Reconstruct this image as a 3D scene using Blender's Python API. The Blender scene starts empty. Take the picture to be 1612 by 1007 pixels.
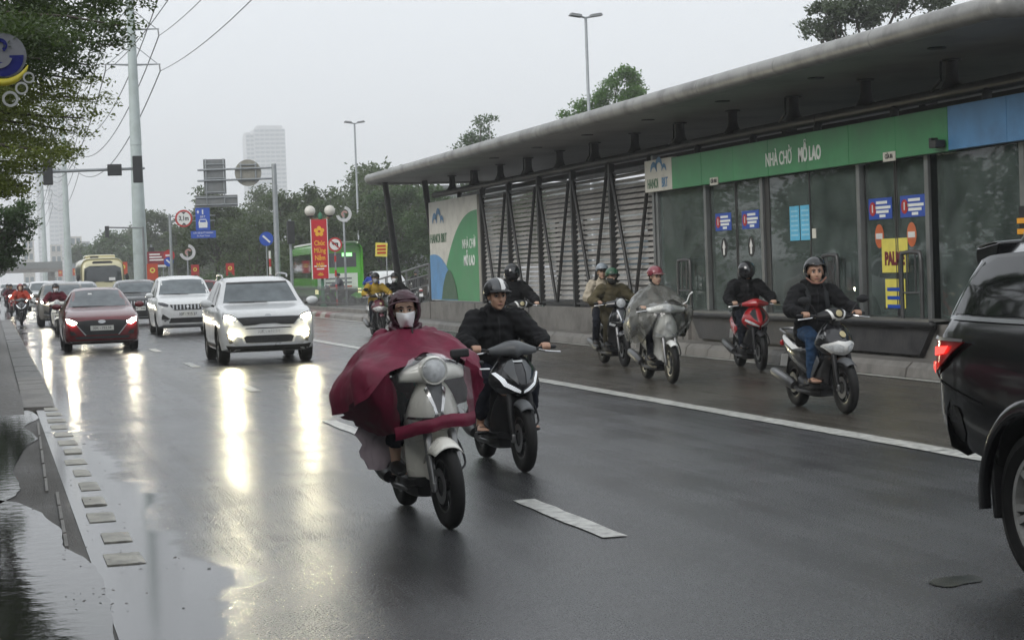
import bpy, bmesh, math, random
import numpy as np
from mathutils import Vector, Matrix, noise
from mathutils.bvhtree import BVHTree
random.seed(7); RNG = np.random.default_rng(11)
R = math.radians
scene = bpy.context.scene
COL = scene.collection

# ------------------------------------------------------------------ camera
CAM_H = 1.65; FPX = 2950.0; YAW = R(15.5); PITCH = R(-1.67); ROLL = R(2.0)
_fwd = np.array([math.sin(YAW)*math.cos(PITCH), math.cos(YAW)*math.cos(PITCH), math.sin(PITCH)])
_r0 = np.array([math.cos(YAW), -math.sin(YAW), 0.0]); _u0 = np.cross(_r0, _fwd)
_rt = math.cos(ROLL)*_r0 - math.sin(ROLL)*_u0
_up = math.sin(ROLL)*_r0 + math.cos(ROLL)*_u0
cam_data = bpy.data.cameras.new('camera'); cam = bpy.data.objects.new('camera', cam_data); COL.objects.link(cam)
cam_data.sensor_width = 36.0; cam_data.lens = 36.0*FPX/1612.0
cam_data.clip_start = 0.1; cam_data.clip_end = 6000
_m = Matrix.Identity(4)
for _i in range(3):
    _m[_i][0] = _rt[_i]; _m[_i][1] = _up[_i]; _m[_i][2] = -_fwd[_i]
_m[2][3] = CAM_H
cam.matrix_world = _m
scene.camera = cam

def ray(px, py): return _fwd + _rt*(px-806.0)/FPX - _up*(py-503.5)/FPX
def on_ground(px, py, z=0.0):
    d = ray(px, py); t = (z-CAM_H)/d[2]; return np.array([0, 0, CAM_H]) + d*t
def at_x(px, py, X):
    d = ray(px, py); return np.array([0, 0, CAM_H]) + d*(X/d[0])
def at_d(px, py, D):
    d = ray(px, py); return np.array([0, 0, CAM_H]) + d*(D/d[1])

# ------------------------------------------------------------------ sky, sun, exposure
world = bpy.data.worlds.new('World'); scene.world = world; world.use_nodes = True
nt = world.node_tree; nt.nodes.clear()
_out = nt.nodes.new('ShaderNodeOutputWorld'); _bg = nt.nodes.new('ShaderNodeBackground')
_sky = nt.nodes.new('ShaderNodeTexSky'); _sky.sky_type = 'NISHITA'; _sky.sun_disc = False
SUN_EL, SUN_AZ = R(31), R(238)
_sky.sun_elevation = SUN_EL; _sky.sun_rotation = SUN_AZ; _sky.air_density = 1.0; _sky.dust_density = 6.0
_hsv = nt.nodes.new('ShaderNodeHueSaturation'); _hsv.inputs['Saturation'].default_value = 0.25
_mix = nt.nodes.new('ShaderNodeMix'); _mix.data_type = 'RGBA'; _mix.inputs[0].default_value = 0.88
_mix.inputs[7].default_value = (9.6, 10.1, 10.65, 1)      # even overcast cloud deck
nt.links.new(_sky.outputs[0], _hsv.inputs['Color']); nt.links.new(_hsv.outputs[0], _mix.inputs[6])
nt.links.new(_mix.outputs[2], _bg.inputs[0]); _bg.inputs[1].default_value = 0.10
nt.links.new(_bg.outputs[0], _out.inputs[0])
sun_data = bpy.data.lights.new('sun', 'SUN'); sun = bpy.data.objects.new('sun', sun_data); COL.objects.link(sun)
sun_data.energy = 1.5; sun_data.angle = R(30); sun_data.color = (1.0, 0.97, 0.93)
sun.rotation_euler = Vector((-math.sin(SUN_AZ)*math.cos(SUN_EL), -math.cos(SUN_AZ)*math.cos(SUN_EL), -math.sin(SUN_EL))).to_track_quat('-Z', 'Y').to_euler()
scene.view_settings.view_transform = 'Standard'; scene.view_settings.look = 'None'
scene.view_settings.exposure = 0.14; scene.view_settings.gamma = 1.0
scene.cycles.use_denoising = True
scene.cycles.max_bounces = 8; scene.cycles.transparent_max_bounces = 16; scene.cycles.volume_bounces = 4
scene.cycles.sample_clamp_indirect = 6.0; scene.cycles.caustics_reflective = False; scene.cycles.caustics_refractive = False

# ------------------------------------------------------------------ materials
MATS = {}
def _node(nt, t, **kw):
    n = nt.nodes.new(t)
    for k, v in kw.items(): setattr(n, k, v)
    return n
def pbr(name, col, rough=0.5, metal=0.0, var=0.12, vs=6.0, bump=0.0, bs=60.0, coat=0.0, spec=0.5, rvar=0.15,
        emit=None, estr=0.0, dirt=None, dirt_amt=0.5, dirt_scale=3.0, alpha=1.0, trans=0.0, sheen=0.0, island=False, coords='Object', ior=1.5):
    if name in MATS: return MATS[name]
    m = bpy.data.materials.new(name); m.use_nodes = True; MATS[name] = m
    t = m.node_tree; b = t.nodes['Principled BSDF']; L = t.links.new
    b.inputs['Metallic'].default_value = metal; b.inputs['Specular IOR Level'].default_value = spec
    b.inputs['IOR'].default_value = ior
    b.inputs['Coat Weight'].default_value = coat; b.inputs['Coat Roughness'].default_value = 0.08
    b.inputs['Transmission Weight'].default_value = trans; b.inputs['Alpha'].default_value = alpha
    b.inputs['Sheen Weight'].default_value = sheen
    if emit:
        b.inputs['Emission Color'].default_value = (*emit, 1); b.inputs['Emission Strength'].default_value = estr
    tc = _node(t, 'ShaderNodeTexCoord')
    n = _node(t, 'ShaderNodeTexNoise'); n.inputs['Scale'].default_value = vs; n.inputs['Detail'].default_value = 6
    L(tc.outputs[coords], n.inputs['Vector'])
    mx = _node(t, 'ShaderNodeMix', data_type='RGBA')
    lo = tuple(max(0, c*(1-var)) for c in col[:3]); hi = tuple(min(1, c*(1+var)) for c in col[:3])
    mx.inputs[6].default_value = (*lo, 1); mx.inputs[7].default_value = (*hi, 1)
    mr = _node(t, 'ShaderNodeMapRange'); mr.inputs[1].default_value = 0.3; mr.inputs[2].default_value = 0.7
    if island:
        g = _node(t, 'ShaderNodeNewGeometry'); L(g.outputs['Random Per Island'], mx.inputs[0])
    else:
        L(n.outputs[0], mr.inputs[0]); L(mr.outputs[0], mx.inputs[0])
    last = mx.outputs[2]
    if dirt:
        n2 = _node(t, 'ShaderNodeTexNoise'); n2.inputs['Scale'].default_value = dirt_scale; n2.inputs['Detail'].default_value = 9; n2.inputs['Roughness'].default_value = 0.65
        L(tc.outputs[coords], n2.inputs['Vector'])
        m2 = _node(t, 'ShaderNodeMapRange'); m2.inputs[1].default_value = 0.45; m2.inputs[2].default_value = 0.72; m2.inputs[4].default_value = dirt_amt
        L(n2.outputs[0], m2.inputs[0])
        mx2 = _node(t, 'ShaderNodeMix', data_type='RGBA'); L(m2.outputs[0], mx2.inputs[0]); L(last, mx2.inputs[6]); mx2.inputs[7].default_value = (*dirt, 1)
        last = mx2.outputs[2]
    L(last, b.inputs['Base Color'])
    r = _node(t, 'ShaderNodeMapRange'); r.inputs[1].default_value = 0.25; r.inputs[2].default_value = 0.75
    r.inputs[3].default_value = max(0.0, rough*(1-rvar)); r.inputs[4].default_value = min(1.0, rough*(1+rvar))
    L(n.outputs[0], r.inputs[0]); L(r.outputs[0], b.inputs['Roughness'])
    if bump > 0:
        nb = _node(t, 'ShaderNodeTexNoise'); nb.inputs['Scale'].default_value = bs; nb.inputs['Detail'].default_value = 4
        L(tc.outputs[coords], nb.inputs['Vector'])
        bp = _node(t, 'ShaderNodeBump'); bp.inputs['Strength'].default_value = 1.0; bp.inputs['Distance'].default_value = bump
        L(nb.outputs[0], bp.inputs['Height']); L(bp.outputs[0], b.inputs['Normal'])
    return m
def glass(name, tint=(0.75, 0.85, 0.82), gloss=(1, 1, 1), rough=0.02, ior=1.5, dirt=0.0, veilcol=(0.5, 0.52, 0.52), boost=1.0):
    if name in MATS: return MATS[name]
    m = bpy.data.materials.new(name); m.use_nodes = True; MATS[name] = m
    t = m.node_tree; t.nodes.clear(); L = t.links.new
    o = _node(t, 'ShaderNodeOutputMaterial'); tr = _node(t, 'ShaderNodeBsdfTransparent'); gl = _node(t, 'ShaderNodeBsdfGlossy')
    tr.inputs[0].default_value = (*tint, 1); gl.inputs[0].default_value = (*gloss, 1); gl.inputs['Roughness'].default_value = rough
    fr = _node(t, 'ShaderNodeFresnel'); fr.inputs[0].default_value = ior
    mu = _node(t, 'ShaderNodeMath', operation='MULTIPLY'); mu.inputs[1].default_value = boost; mu.use_clamp = True
    L(fr.outputs[0], mu.inputs[0])
    mx = _node(t, 'ShaderNodeMixShader'); L(mu.outputs[0], mx.inputs[0]); L(tr.outputs[0], mx.inputs[1]); L(gl.outputs[0], mx.inputs[2])
    last = mx.outputs[0]
    if dirt > 0:
        df = _node(t, 'ShaderNodeBsdfDiffuse'); df.inputs[0].default_value = (*veilcol, 1)
        tc = _node(t, 'ShaderNodeTexCoord'); n = _node(t, 'ShaderNodeTexNoise'); n.inputs['Scale'].default_value = 2.5; n.inputs['Detail'].default_value = 8
        L(tc.outputs['Object'], n.inputs['Vector'])
        mr = _node(t, 'ShaderNodeMapRange'); mr.inputs[1].default_value = 0.35; mr.inputs[2].default_value = 0.75; mr.inputs[3].default_value = dirt*0.3; mr.inputs[4].default_value = dirt
        L(n.outputs[0], mr.inputs[0])
        m2 = _node(t, 'ShaderNodeMixShader'); L(mr.outputs[0], m2.inputs[0]); L(last, m2.inputs[1]); L(df.outputs[0], m2.inputs[2]); last = m2.outputs[0]
    L(last, o.inputs[0])
    return m

# ------------------------------------------------------------------ mesh builder
def V3(*a): return np.array(a, float)
def catmull(P, n, closed=False):
    P = [np.asarray(p, float) for p in P]; out = []
    N = len(P); spans = N if closed else N-1
    for i in range(spans):
        p1, p2 = P[i], P[(i+1) % N]
        p0 = P[(i-1) % N] if (closed or i > 0) else 2*p1-p2
        p3 = P[(i+2) % N] if (closed or i+2 < N) else 2*p2-p1
        for k in range(n):
            t = k/n
            out.append(0.5*((2*p1)+(-p0+p2)*t+(2*p0-5*p1+4*p2-p3)*t*t+(-p0+3*p1-3*p2+p3)*t**3))
    if not closed: out.append(P[-1])
    return out
class MB:
    def __init__(s): s.v = []; s.f = []; s.mi = []; s.cur = 0
    def add(s, vs, fs):
        o = len(s.v); s.v.extend([tuple(map(float, p)) for p in vs]); s.f.extend([tuple(i+o for i in f) for f in fs]); s.mi.extend([s.cur]*len(fs)); return s
    def box(s, c, d, rot=None, taper=None):
        x, y, z = d[0]/2, d[1]/2, d[2]/2
        P = [(-x, -y, -z), (x, -y, -z), (x, y, -z), (-x, y, -z), (-x, -y, z), (x, -y, z), (x, y, z), (-x, y, z)]
        if taper: P = [(p[0]*(taper[0] if p[2] > 0 else 1), p[1]*(taper[1] if p[2] > 0 else 1), p[2]) for p in P]
        if rot is not None: P = [tuple(rot @ Vector(p)) for p in P]
        P = [(p[0]+c[0], p[1]+c[1], p[2]+c[2]) for p in P]
        return s.add(P, [(3, 2, 1, 0), (4, 5, 6, 7), (0, 1, 5, 4), (1, 2, 6, 5), (2, 3, 7, 6), (3, 0, 4, 7)])
    def box2(s, a, b):
        a = np.asarray(a, float); b = np.asarray(b, float)
        return s.box((a+b)/2, np.abs(b-a))
    def bar(s, a, b, w, h=None, up=(0, 0, 1)):
        a = np.asarray(a, float); b = np.asarray(b, float); h = h or w
        t = b-a; l = np.linalg.norm(t); t = t/l; u = np.asarray(up, float)
        sd = np.cross(t, u)
        if np.linalg.norm(sd) < 1e-4: sd = np.cross(t, (1, 0, 0))
        sd /= np.linalg.norm(sd); u = np.cross(sd, t)
        P = []
        for q in (a, b):
            for (i, j) in ((-1, -1), (1, -1), (1, 1), (-1, 1)): P.append(q+sd*i*w/2+u*j*h/2)
        return s.add(P, [(3, 2, 1, 0), (4, 5, 6, 7), (0, 1, 5, 4), (1, 2, 6, 5), (2, 3, 7, 6), (3, 0, 4, 7)])
    def loft(s, rings, closed=True, caps=True):
        n = len(rings[0]); vs = [p for r in rings for p in r]; fs = []
        for i in range(len(rings)-1):
            for k in range(n if closed else n-1):
                k2 = (k+1) % n
                fs.append((i*n+k, i*n+k2, (i+1)*n+k2, (i+1)*n+k))
        if caps and closed:
            fs.append(tuple(range(n-1, -1, -1))); o = (len(rings)-1)*n; fs.append(tuple(o+k for k in range(n)))
        return s.add(vs, fs)
    def tube(s, pts, ra, rb=None, n=8, side=None, caps='round'):
        P = [np.asarray(p, float) for p in pts]; N = len(P)
        ra = list(ra) if hasattr(ra, '__len__') else [ra]*N
        rb = ra[:] if rb is None else (list(rb) if hasattr(rb, '__len__') else [rb]*N)
        T = []
        for i in range(N):
            t = P[min(i+1, N-1)]-P[max(i-1, 0)]; l = np.linalg.norm(t); T.append(t/l if l > 1e-9 else np.array([0, 0, 1.0]))
        if side is None:
            sd = np.cross(T[0], (0, 0, 1.0))
            if np.linalg.norm(sd) < 0.05: sd = np.cross(T[0], (1.0, 0, 0))
        else: sd = np.asarray(side, float)
        fixed = side is not None
        if caps == 'round':
            e0 = [(k, math.sqrt(max(0, 1-k*k))) for k in (0.995, 0.85, 0.5)]
            rr0 = min(ra[0], rb[0]); rr1 = min(ra[-1], rb[-1])
            pre = [(P[0]-T[0]*rr0*k, ra[0]*f, rb[0]*f, T[0]) for k, f in e0]
            post = [(P[-1]+T[-1]*rr1*k, ra[-1]*f, rb[-1]*f, T[-1]) for k, f in reversed(e0)]
        else: pre, post = [], []
        allp = pre+[(P[i], ra[i], rb[i], T[i]) for i in range(N)]+post
        rings = []
        for (p, a, b, t) in allp:
            sv = (np.asarray(side, float) if fixed else sd); sv = sv-t*np.dot(sv, t)
            l = np.linalg.norm(sv); sv = sv/l if l > 1e-6 else np.array([1.0, 0, 0]); sd = sv
            q = np.cross(t, sv)
            rings.append([p+sv*math.cos(2*math.pi*k/n)*a+q*math.sin(2*math.pi*k/n)*b for k in range(n)])
        return s.loft(rings)
    def ell(s, c, r, n=12, m=8, rot=None):
        rings = []
        for i in range(m+1):
            a = -math.pi/2+math.pi*i/m; a = max(-1.53, min(1.53, a))
            ring = []
            for k in range(n):
                p = Vector((math.cos(a)*math.cos(2*math.pi*k/n)*r[0], math.cos(a)*math.sin(2*math.pi*k/n)*r[1], math.sin(a)*r[2]))
                if rot is not None: p = rot @ p
                ring.append((p[0]+c[0], p[1]+c[1], p[2]+c[2]))
            rings.append(ring)
        return s.loft(rings)
    def lathe(s, prof, c=(0, 0, 0), axis='z', n=24, caps=True, closed_prof=False):
        rings = []
        for (r, h) in prof:
            ring = []
            for k in range(n):
                a = 2*math.pi*k/n; u, w = math.cos(a)*r, math.sin(a)*r
                p = {'z': (u, w, h), 'y': (w, h, u), 'x': (h, u, w)}[axis]
                ring.append((p[0]+c[0], p[1]+c[1], p[2]+c[2]))
            rings.append(ring)
        if closed_prof: rings.append(rings[0]); caps = False
        return s.loft(rings, caps=caps)
    def prism(s, poly, axis, d0, d1):
        def mk(a, b, d): return {'x': (d, a, b), 'y': (a, d, b), 'z': (a, b, d)}[axis]
        n = len(poly)
        vs = [mk(a, b, d0) for a, b in poly]+[mk(a, b, d1) for a, b in poly]
        fs = [tuple(range(n-1, -1, -1)), tuple(range(n, 2*n))]+[(i, (i+1) % n, n+(i+1) % n, n+i) for i in range(n)]
        return s.add(vs, fs)
    def grid(s, P):
        a, b = len(P), len(P[0]); vs = [p for r in P for p in r]
        return s.add(vs, [(i*b+j, i*b+j+1, (i+1)*b+j+1, (i+1)*b+j) for i in range(a-1) for j in range(b-1)])
    def mesh(s, name='m', smooth=True, ang=38):
        me = bpy.data.meshes.new(name); me.from_pydata(s.v, [], s.f)
        if any(s.mi): me.polygons.foreach_set('material_index', s.mi)
        bm = bmesh.new(); bm.from_mesh(me); bmesh.ops.remove_doubles(bm, verts=bm.verts, dist=1e-6)
        bmesh.ops.recalc_face_normals(bm, faces=bm.faces); bm.to_mesh(me); bm.free()
        if smooth: me.shade_smooth(); me.set_sharp_from_angle(angle=R(ang))
        me.update(); return me
    def build(s, name, mat, parent=None, smooth=True, ang=38, bevel=0.0, bseg=2, loc=None):
        return obj(name, s.mesh(name, smooth, ang), mat, parent, bevel, bseg, loc)
def obj(name, me, mat, parent=None, bevel=0.0, bseg=2, loc=None):
    o = bpy.data.objects.new(name, me); COL.objects.link(o)
    for m in (mat if isinstance(mat, (list, tuple)) else [mat]): me.materials.append(m)
    if parent is not None: o.parent = parent
    if loc is not None: o.location = loc
    if bevel > 0:
        b = o.modifiers.new('b', 'BEVEL'); b.width = bevel; b.segments = bseg; b.limit_method = 'ANGLE'; b.angle_limit = R(40)
    return o
def evalmesh(me, *mods):
    o = bpy.data.objects.new('tmp_shape', me); COL.objects.link(o)
    for typ, kw in mods:
        m = o.modifiers.new('m', typ)
        for k, v in kw.items(): setattr(m, k, v)
    bpy.context.view_layer.update()
    dg = bpy.context.evaluated_depsgraph_get(); r = bpy.data.meshes.new_from_object(o.evaluated_get(dg), depsgraph=dg)
    bpy.data.objects.remove(o); return r
def remesh(mb, vox, smooth=4, fac=0.5, disp=None):
    me = evalmesh(mb.mesh(smooth=False), ('REMESH', dict(mode='VOXEL', voxel_size=vox)), ('SMOOTH', dict(factor=fac, iterations=smooth)))
    if disp:
        n = len(me.vertices); co = np.empty(n*3); me.vertices.foreach_get('co', co); co = co.reshape(-1, 3)
        no = np.array([v.normal[:] for v in me.vertices]); co += no*disp(co, no)[:, None]
        me.vertices.foreach_set('co', co.ravel())
    me.shade_smooth(); me.update(); return me
def empty(name, loc=(0, 0, 0), rz=0.0, label=None, cat=None, group=None):
    o = bpy.data.objects.new(name, None); COL.objects.link(o); o.location = loc; o.rotation_euler = (0, 0, rz); o.empty_display_size = 0.2
    if label: tag(o, label, cat, group)
    return o
def tag(o, label, cat, group=None):
    o['label'] = label; o['category'] = cat
    if group: o['group'] = group
    return o
def structure(o): o['kind'] = 'structure'; return o
def stuff(o): o['kind'] = 'stuff'; return o
def wnoise(co, sc, seed=0.0):
    s = np.asarray(sc, float)*np.ones(3)
    return np.array([noise.noise(Vector((p[0]*s[0]+seed, p[1]*s[1]-seed, p[2]*s[2]+2*seed))) for p in co])
def bvh_of(o_or_me):
    me = o_or_me.data if hasattr(o_or_me, 'data') else o_or_me
    return BVHTree.FromPolygons([v.co[:] for v in me.vertices], [p.vertices[:] for p in me.polygons])
def decal(name, bvh, poly, axis, mat, parent=None, off=0.004, cell=0.06, thick=0.0, smooth=True):
    """a thin panel that lies on a curved surface: outline in the plane across `axis`, laid on along that axis"""
    A = axis[-1]; sg = -1 if axis[0] == '-' else 1
    dirv = {'x': Vector((-sg, 0, 0)), 'y': Vector((0, -sg, 0)), 'z': Vector((0, 0, -sg))}[A]
    def mk(a, b, d=0.0): return {'x': (d, a, b), 'y': (a, d, b), 'z': (a, b, d)}[A]
    bm = bmesh.new(); vs = [bm.verts.new(mk(a, b)) for a, b in poly]; bm.faces.new(vs)
    P = np.array(poly); lo, hi = P.min(0), P.max(0)
    for ax in (0, 1):
        k = int((hi[ax]-lo[ax])/cell)
        for i in range(1, k+1):
            q = lo[ax]+(hi[ax]-lo[ax])*i/(k+1); co = mk(q, 0) if ax == 0 else mk(0, q)
            no = mk(1, 0) if ax == 0 else mk(0, 1)
            bmesh.ops.bisect_plane(bm, geom=bm.verts[:]+bm.edges[:]+bm.faces[:], plane_co=co, plane_no=no)
    bmesh.ops.triangulate(bm, faces=bm.faces[:])
    for v in bm.verts:
        h = bvh.ray_cast(v.co-dirv*10, dirv)
        if h[0] is None: h = bvh.find_nearest(v.co-dirv*2)
        nn = h[1] if h[1].dot(dirv) < 0 else -h[1]
        v.co = h[0]+nn*off*0.5-dirv*off*0.7
    bmesh.ops.recalc_face_normals(bm, faces=bm.faces[:])
    fl = sum((f.normal.dot(dirv) for f in bm.faces))
    if fl > 0: bmesh.ops.reverse_faces(bm, faces=bm.faces[:])
    if thick > 0:
        r = bmesh.ops.extrude_face_region(bm, geom=bm.faces[:])
        for v in [g for g in r['geom'] if isinstance(g, bmesh.types.BMVert)]: v.co -= dirv*thick
        bmesh.ops.recalc_face_normals(bm, faces=bm.faces[:])
    me = bpy.data.meshes.new(name); bm.to_mesh(me); bm.free()
    if smooth: me.shade_smooth(); me.set_sharp_from_angle(angle=R(38))
    return obj(name, me, mat, parent)
def text_mesh(txt, size, depth=0.004, bold=0.0, xs=1.0, align='CENTER'):
    c = bpy.data.curves.new('t', 'FONT'); c.body = txt; c.size = size; c.extrude = depth; c.offset = bold; c.align_x = align; c.align_y = 'CENTER'; c.resolution_u = 3
    o = bpy.data.objects.new('tmp_text', c); COL.objects.link(o); bpy.context.view_layer.update()
    dg = bpy.context.evaluated_depsgraph_get(); me = bpy.data.meshes.new_from_object(o.evaluated_get(dg), depsgraph=dg)
    bpy.data.objects.remove(o)
    for v in me.vertices: v.co.x *= xs
    return me
def face_text(name, txt, size, mat, parent, loc, right, up, depth=0.004, bold=0.0, xs=1.0, align='CENTER'):
    me = text_mesh(txt, size, depth, bold, xs, align); o = obj(name, me, mat, parent)
    r = Vector(right).normalized(); u = Vector(up).normalized(); n = r.cross(u); M = Matrix((r, u, n)).transposed().to_4x4(); M.translation = Vector(loc)
    me.transform(M); return o
def copy_tree(o, parent=None):
    c = o.copy(); COL.objects.link(c); c.parent = parent
    for ch in list(o.children): copy_tree(ch, c)
    return c

# ================================================================== SETTING: ground, road, kerbs, puddles
def road_material(name, base, r0, r1, bump=0.0016, pooled=True):
    m = bpy.data.materials.new(name); m.use_nodes = True; t = m.node_tree; b = t.nodes['Principled BSDF']; L = t.links.new
    tc = _node(t, 'ShaderNodeTexCoord')
    mp = _node(t, 'ShaderNodeMapping'); mp.inputs['Scale'].default_value = (2.2, 0.07, 1); L(tc.outputs['Object'], mp.inputs[0])
    tr = _node(t, 'ShaderNodeTexNoise'); tr.inputs['Scale'].default_value = 1.3; tr.inputs['Detail'].default_value = 7; tr.inputs['Roughness'].default_value = 0.6; L(mp.outputs[0], tr.inputs[0])
    pa = _node(t, 'ShaderNodeTexNoise'); pa.inputs['Scale'].default_value = 0.55; pa.inputs['Detail'].default_value = 8; L(tc.outputs['Object'], pa.inputs[0])
    fi = _node(t, 'ShaderNodeTexVoronoi'); fi.inputs['Scale'].default_value = 75; L(tc.outputs['Object'], fi.inputs[0])
    f2 = _node(t, 'ShaderNodeTexNoise'); f2.inputs['Scale'].default_value = 85; f2.inputs['Detail'].default_value = 3; L(tc.outputs['Object'], f2.inputs[0])
    f3 = _node(t, 'ShaderNodeTexNoise'); f3.inputs['Scale'].default_value = 5; f3.inputs['Detail'].default_value = 4; L(tc.outputs['Object'], f3.inputs[0])
    ad = _node(t, 'ShaderNodeMath', operation='ADD'); L(tr.outputs[0], ad.inputs[0]); L(pa.outputs[0], ad.inputs[1])
    wet = _node(t, 'ShaderNodeMapRange'); wet.inputs[1].default_value = 0.78; wet.inputs[2].default_value = 1.28; L(ad.outputs[0], wet.inputs[0])
    # water standing in the gutter: the film deepens towards the near kerb
    sx = _node(t, 'ShaderNodeSeparateXYZ'); L(tc.outputs['Object'], sx.inputs[0])
    gd = _node(t, 'ShaderNodeMapRange'); gd.inputs[1].default_value = 1.75 if pooled else -50; gd.inputs[2].default_value = 0.8 if pooled else -60; gd.inputs[3].default_value = -0.25; gd.inputs[4].default_value = 0.36; L(sx.outputs[0], gd.inputs[0])
    ga = _node(t, 'ShaderNodeMath', operation='ADD'); L(gd.outputs[0], ga.inputs[0]); L(pa.outputs[0], ga.inputs[1])
    pool = _node(t, 'ShaderNodeMapRange', interpolation_type='SMOOTHSTEP'); pool.inputs[1].default_value = 0.60; pool.inputs[2].default_value = 0.80; L(ga.outputs[0], pool.inputs[0])
    rr = _node(t, 'ShaderNodeMapRange'); rr.inputs[3].default_value = r1; rr.inputs[4].default_value = r0; L(wet.outputs[0], rr.inputs[0])
    rf = _node(t, 'ShaderNodeMapRange'); rf.inputs[1].default_value = 0.3; rf.inputs[2].default_value = 0.7; rf.inputs[3].default_value = -0.08; rf.inputs[4].default_value = 0.10; L(f2.outputs[0], rf.inputs[0])
    ra = _node(t, 'ShaderNodeMath', operation='ADD'); L(rr.outputs[0], ra.inputs[0]); L(rf.outputs[0], ra.inputs[1])
    pr = _node(t, 'ShaderNodeMix', data_type='FLOAT'); L(pool.outputs[0], pr.inputs[0]); L(ra.outputs[0], pr.inputs[2]); pr.inputs[3].default_value = 0.09
    L(pr.outputs[0], b.inputs['Roughness'])
    mx = _node(t, 'ShaderNodeMix', data_type='RGBA'); mx.inputs[6].default_value = (*[c*1.45 for c in base], 1); mx.inputs[7].default_value = (*[c*0.75 for c in base], 1)
    L(wet.outputs[0], mx.inputs[0])
    sp = _node(t, 'ShaderNodeMapRange'); sp.inputs[1].default_value = 0.35; sp.inputs[2].default_value = 0.75; sp.inputs[3].default_value = 0.35; sp.inputs[4].default_value = 1.9; L(f2.outputs[0], sp.inputs[0])
    mm = _node(t, 'ShaderNodeMix', data_type='RGBA', blend_type='MULTIPLY'); mm.inputs[0].default_value = 1; L(mx.outputs[2], mm.inputs[6]); L(sp.outputs[0], mm.inputs[7])
    L(mm.outputs[2], b.inputs['Base Color'])
    hs = _node(t, 'ShaderNodeMath', operation='MULTIPLY_ADD'); L(fi.outputs[0], hs.inputs[0]); hs.inputs[1].default_value = -0.8; L(f2.outputs[0], hs.inputs[2])
    h2 = _node(t, 'ShaderNodeMath', operation='MULTIPLY_ADD'); L(f3.outputs[0], h2.inputs[0]); h2.inputs[1].default_value = 0.7; L(hs.outputs[0], h2.inputs[2])
    bs = _node(t, 'ShaderNodeMapRange'); bs.inputs[3].default_value = 1.0; bs.inputs[4].default_value = 0.6; L(wet.outputs[0], bs.inputs[0])
    ip = _node(t, 'ShaderNodeMath', operation='SUBTRACT'); ip.inputs[0].default_value = 1.03; L(pool.outputs[0], ip.inputs[1])
    bq = _node(t, 'ShaderNodeMath', operation='MULTIPLY'); L(bs.outputs[0], bq.inputs[0]); L(ip.outputs[0], bq.inputs[1])
    bp = _node(t, 'ShaderNodeBump'); bp.inputs['Distance'].default_value = bump; L(bq.outputs[0], bp.inputs['Strength']); L(h2.outputs[0], bp.inputs['Height'])
    L(bp.outputs[0], b.inputs['Normal']); b.inputs['Specular IOR Level'].default_value = 0.5; b.inputs['IOR'].default_value = 1.5
    return m
M_ROAD = road_material('wet_asphalt', (0.036, 0.037, 0.039), 0.16, 0.30, 0.0026)
M_BRT = road_material('wet_bus_lane_asphalt', (0.064, 0.057, 0.046), 0.17, 0.30, 0.0024, False)
M_SIDE = road_material('wet_pavement', (0.034, 0.030, 0.025), 0.32, 0.6, 0.008, False)
M_WATER = pbr('puddle_water', (0.018, 0.018, 0.016), 0.04, var=0.2, rvar=0.3, bump=0.0014, bs=7, ior=1.33)
M_WHITE_PAINT = pbr('worn_road_paint', (0.56, 0.56, 0.52), 0.35, var=0.2, vs=9, dirt=(0.10, 0.10, 0.095), dirt_amt=0.95, dirt_scale=11, bump=0.001, bs=80)
M_KERBW = pbr('painted_kerb', (0.34, 0.325, 0.275), 0.4, dirt=(0.07, 0.065, 0.055), dirt_amt=1.0, dirt_scale=4.2, bump=0.006, bs=25)
M_KERBD = pbr('bare_kerb', (0.065, 0.062, 0.056), 0.4, dirt=(0.035, 0.034, 0.03), dirt_amt=0.7, dirt_scale=6, bump=0.004, bs=25)
M_CONC = pbr('dirty_concrete', (0.20, 0.19, 0.175), 0.55, dirt=(0.07, 0.065, 0.06), dirt_amt=0.75, dirt_scale=2.2, bump=0.004, bs=18)
M_SOIL = pbr('wet_soil', (0.045, 0.038, 0.030), 0.45, var=0.4, vs=14, bump=0.02, bs=14)

def sheet(name, pts, z, mat, parent=None, sub=0):
    mb = MB(); mb.add([(x, y, z) for x, y in pts], [tuple(range(len(pts)))])
    return mb.build(name, mat, parent, smooth=False)
M_GROUND = pbr('bare_ground', (0.07, 0.07, 0.06), 0.6, var=0.3, vs=0.3)
structure(sheet('ground', [(-900, -60), (1200, -60), (1200, 2300), (-900, 2300)], -0.06, M_GROUND))
road = structure(sheet('road', [(0.50, -40), (7.62, -40), (7.62, 900), (0.50, 900)], 0.0, M_ROAD))
bus_lane = structure(sheet('bus_lane', [(7.62, -40), (11.75, -40), (11.75, 900), (7.62, 900)], 0.0, M_BRT))
structure(sheet('far_road', [(16.6, -40), (22.9, -40), (22.9, 900), (16.6, 900)], 0.0, M_ROAD))
structure(sheet('cross_street', [(-90, 84), (110, 84), (110, 106), (-90, 106)], 0.004, M_ROAD))
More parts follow.
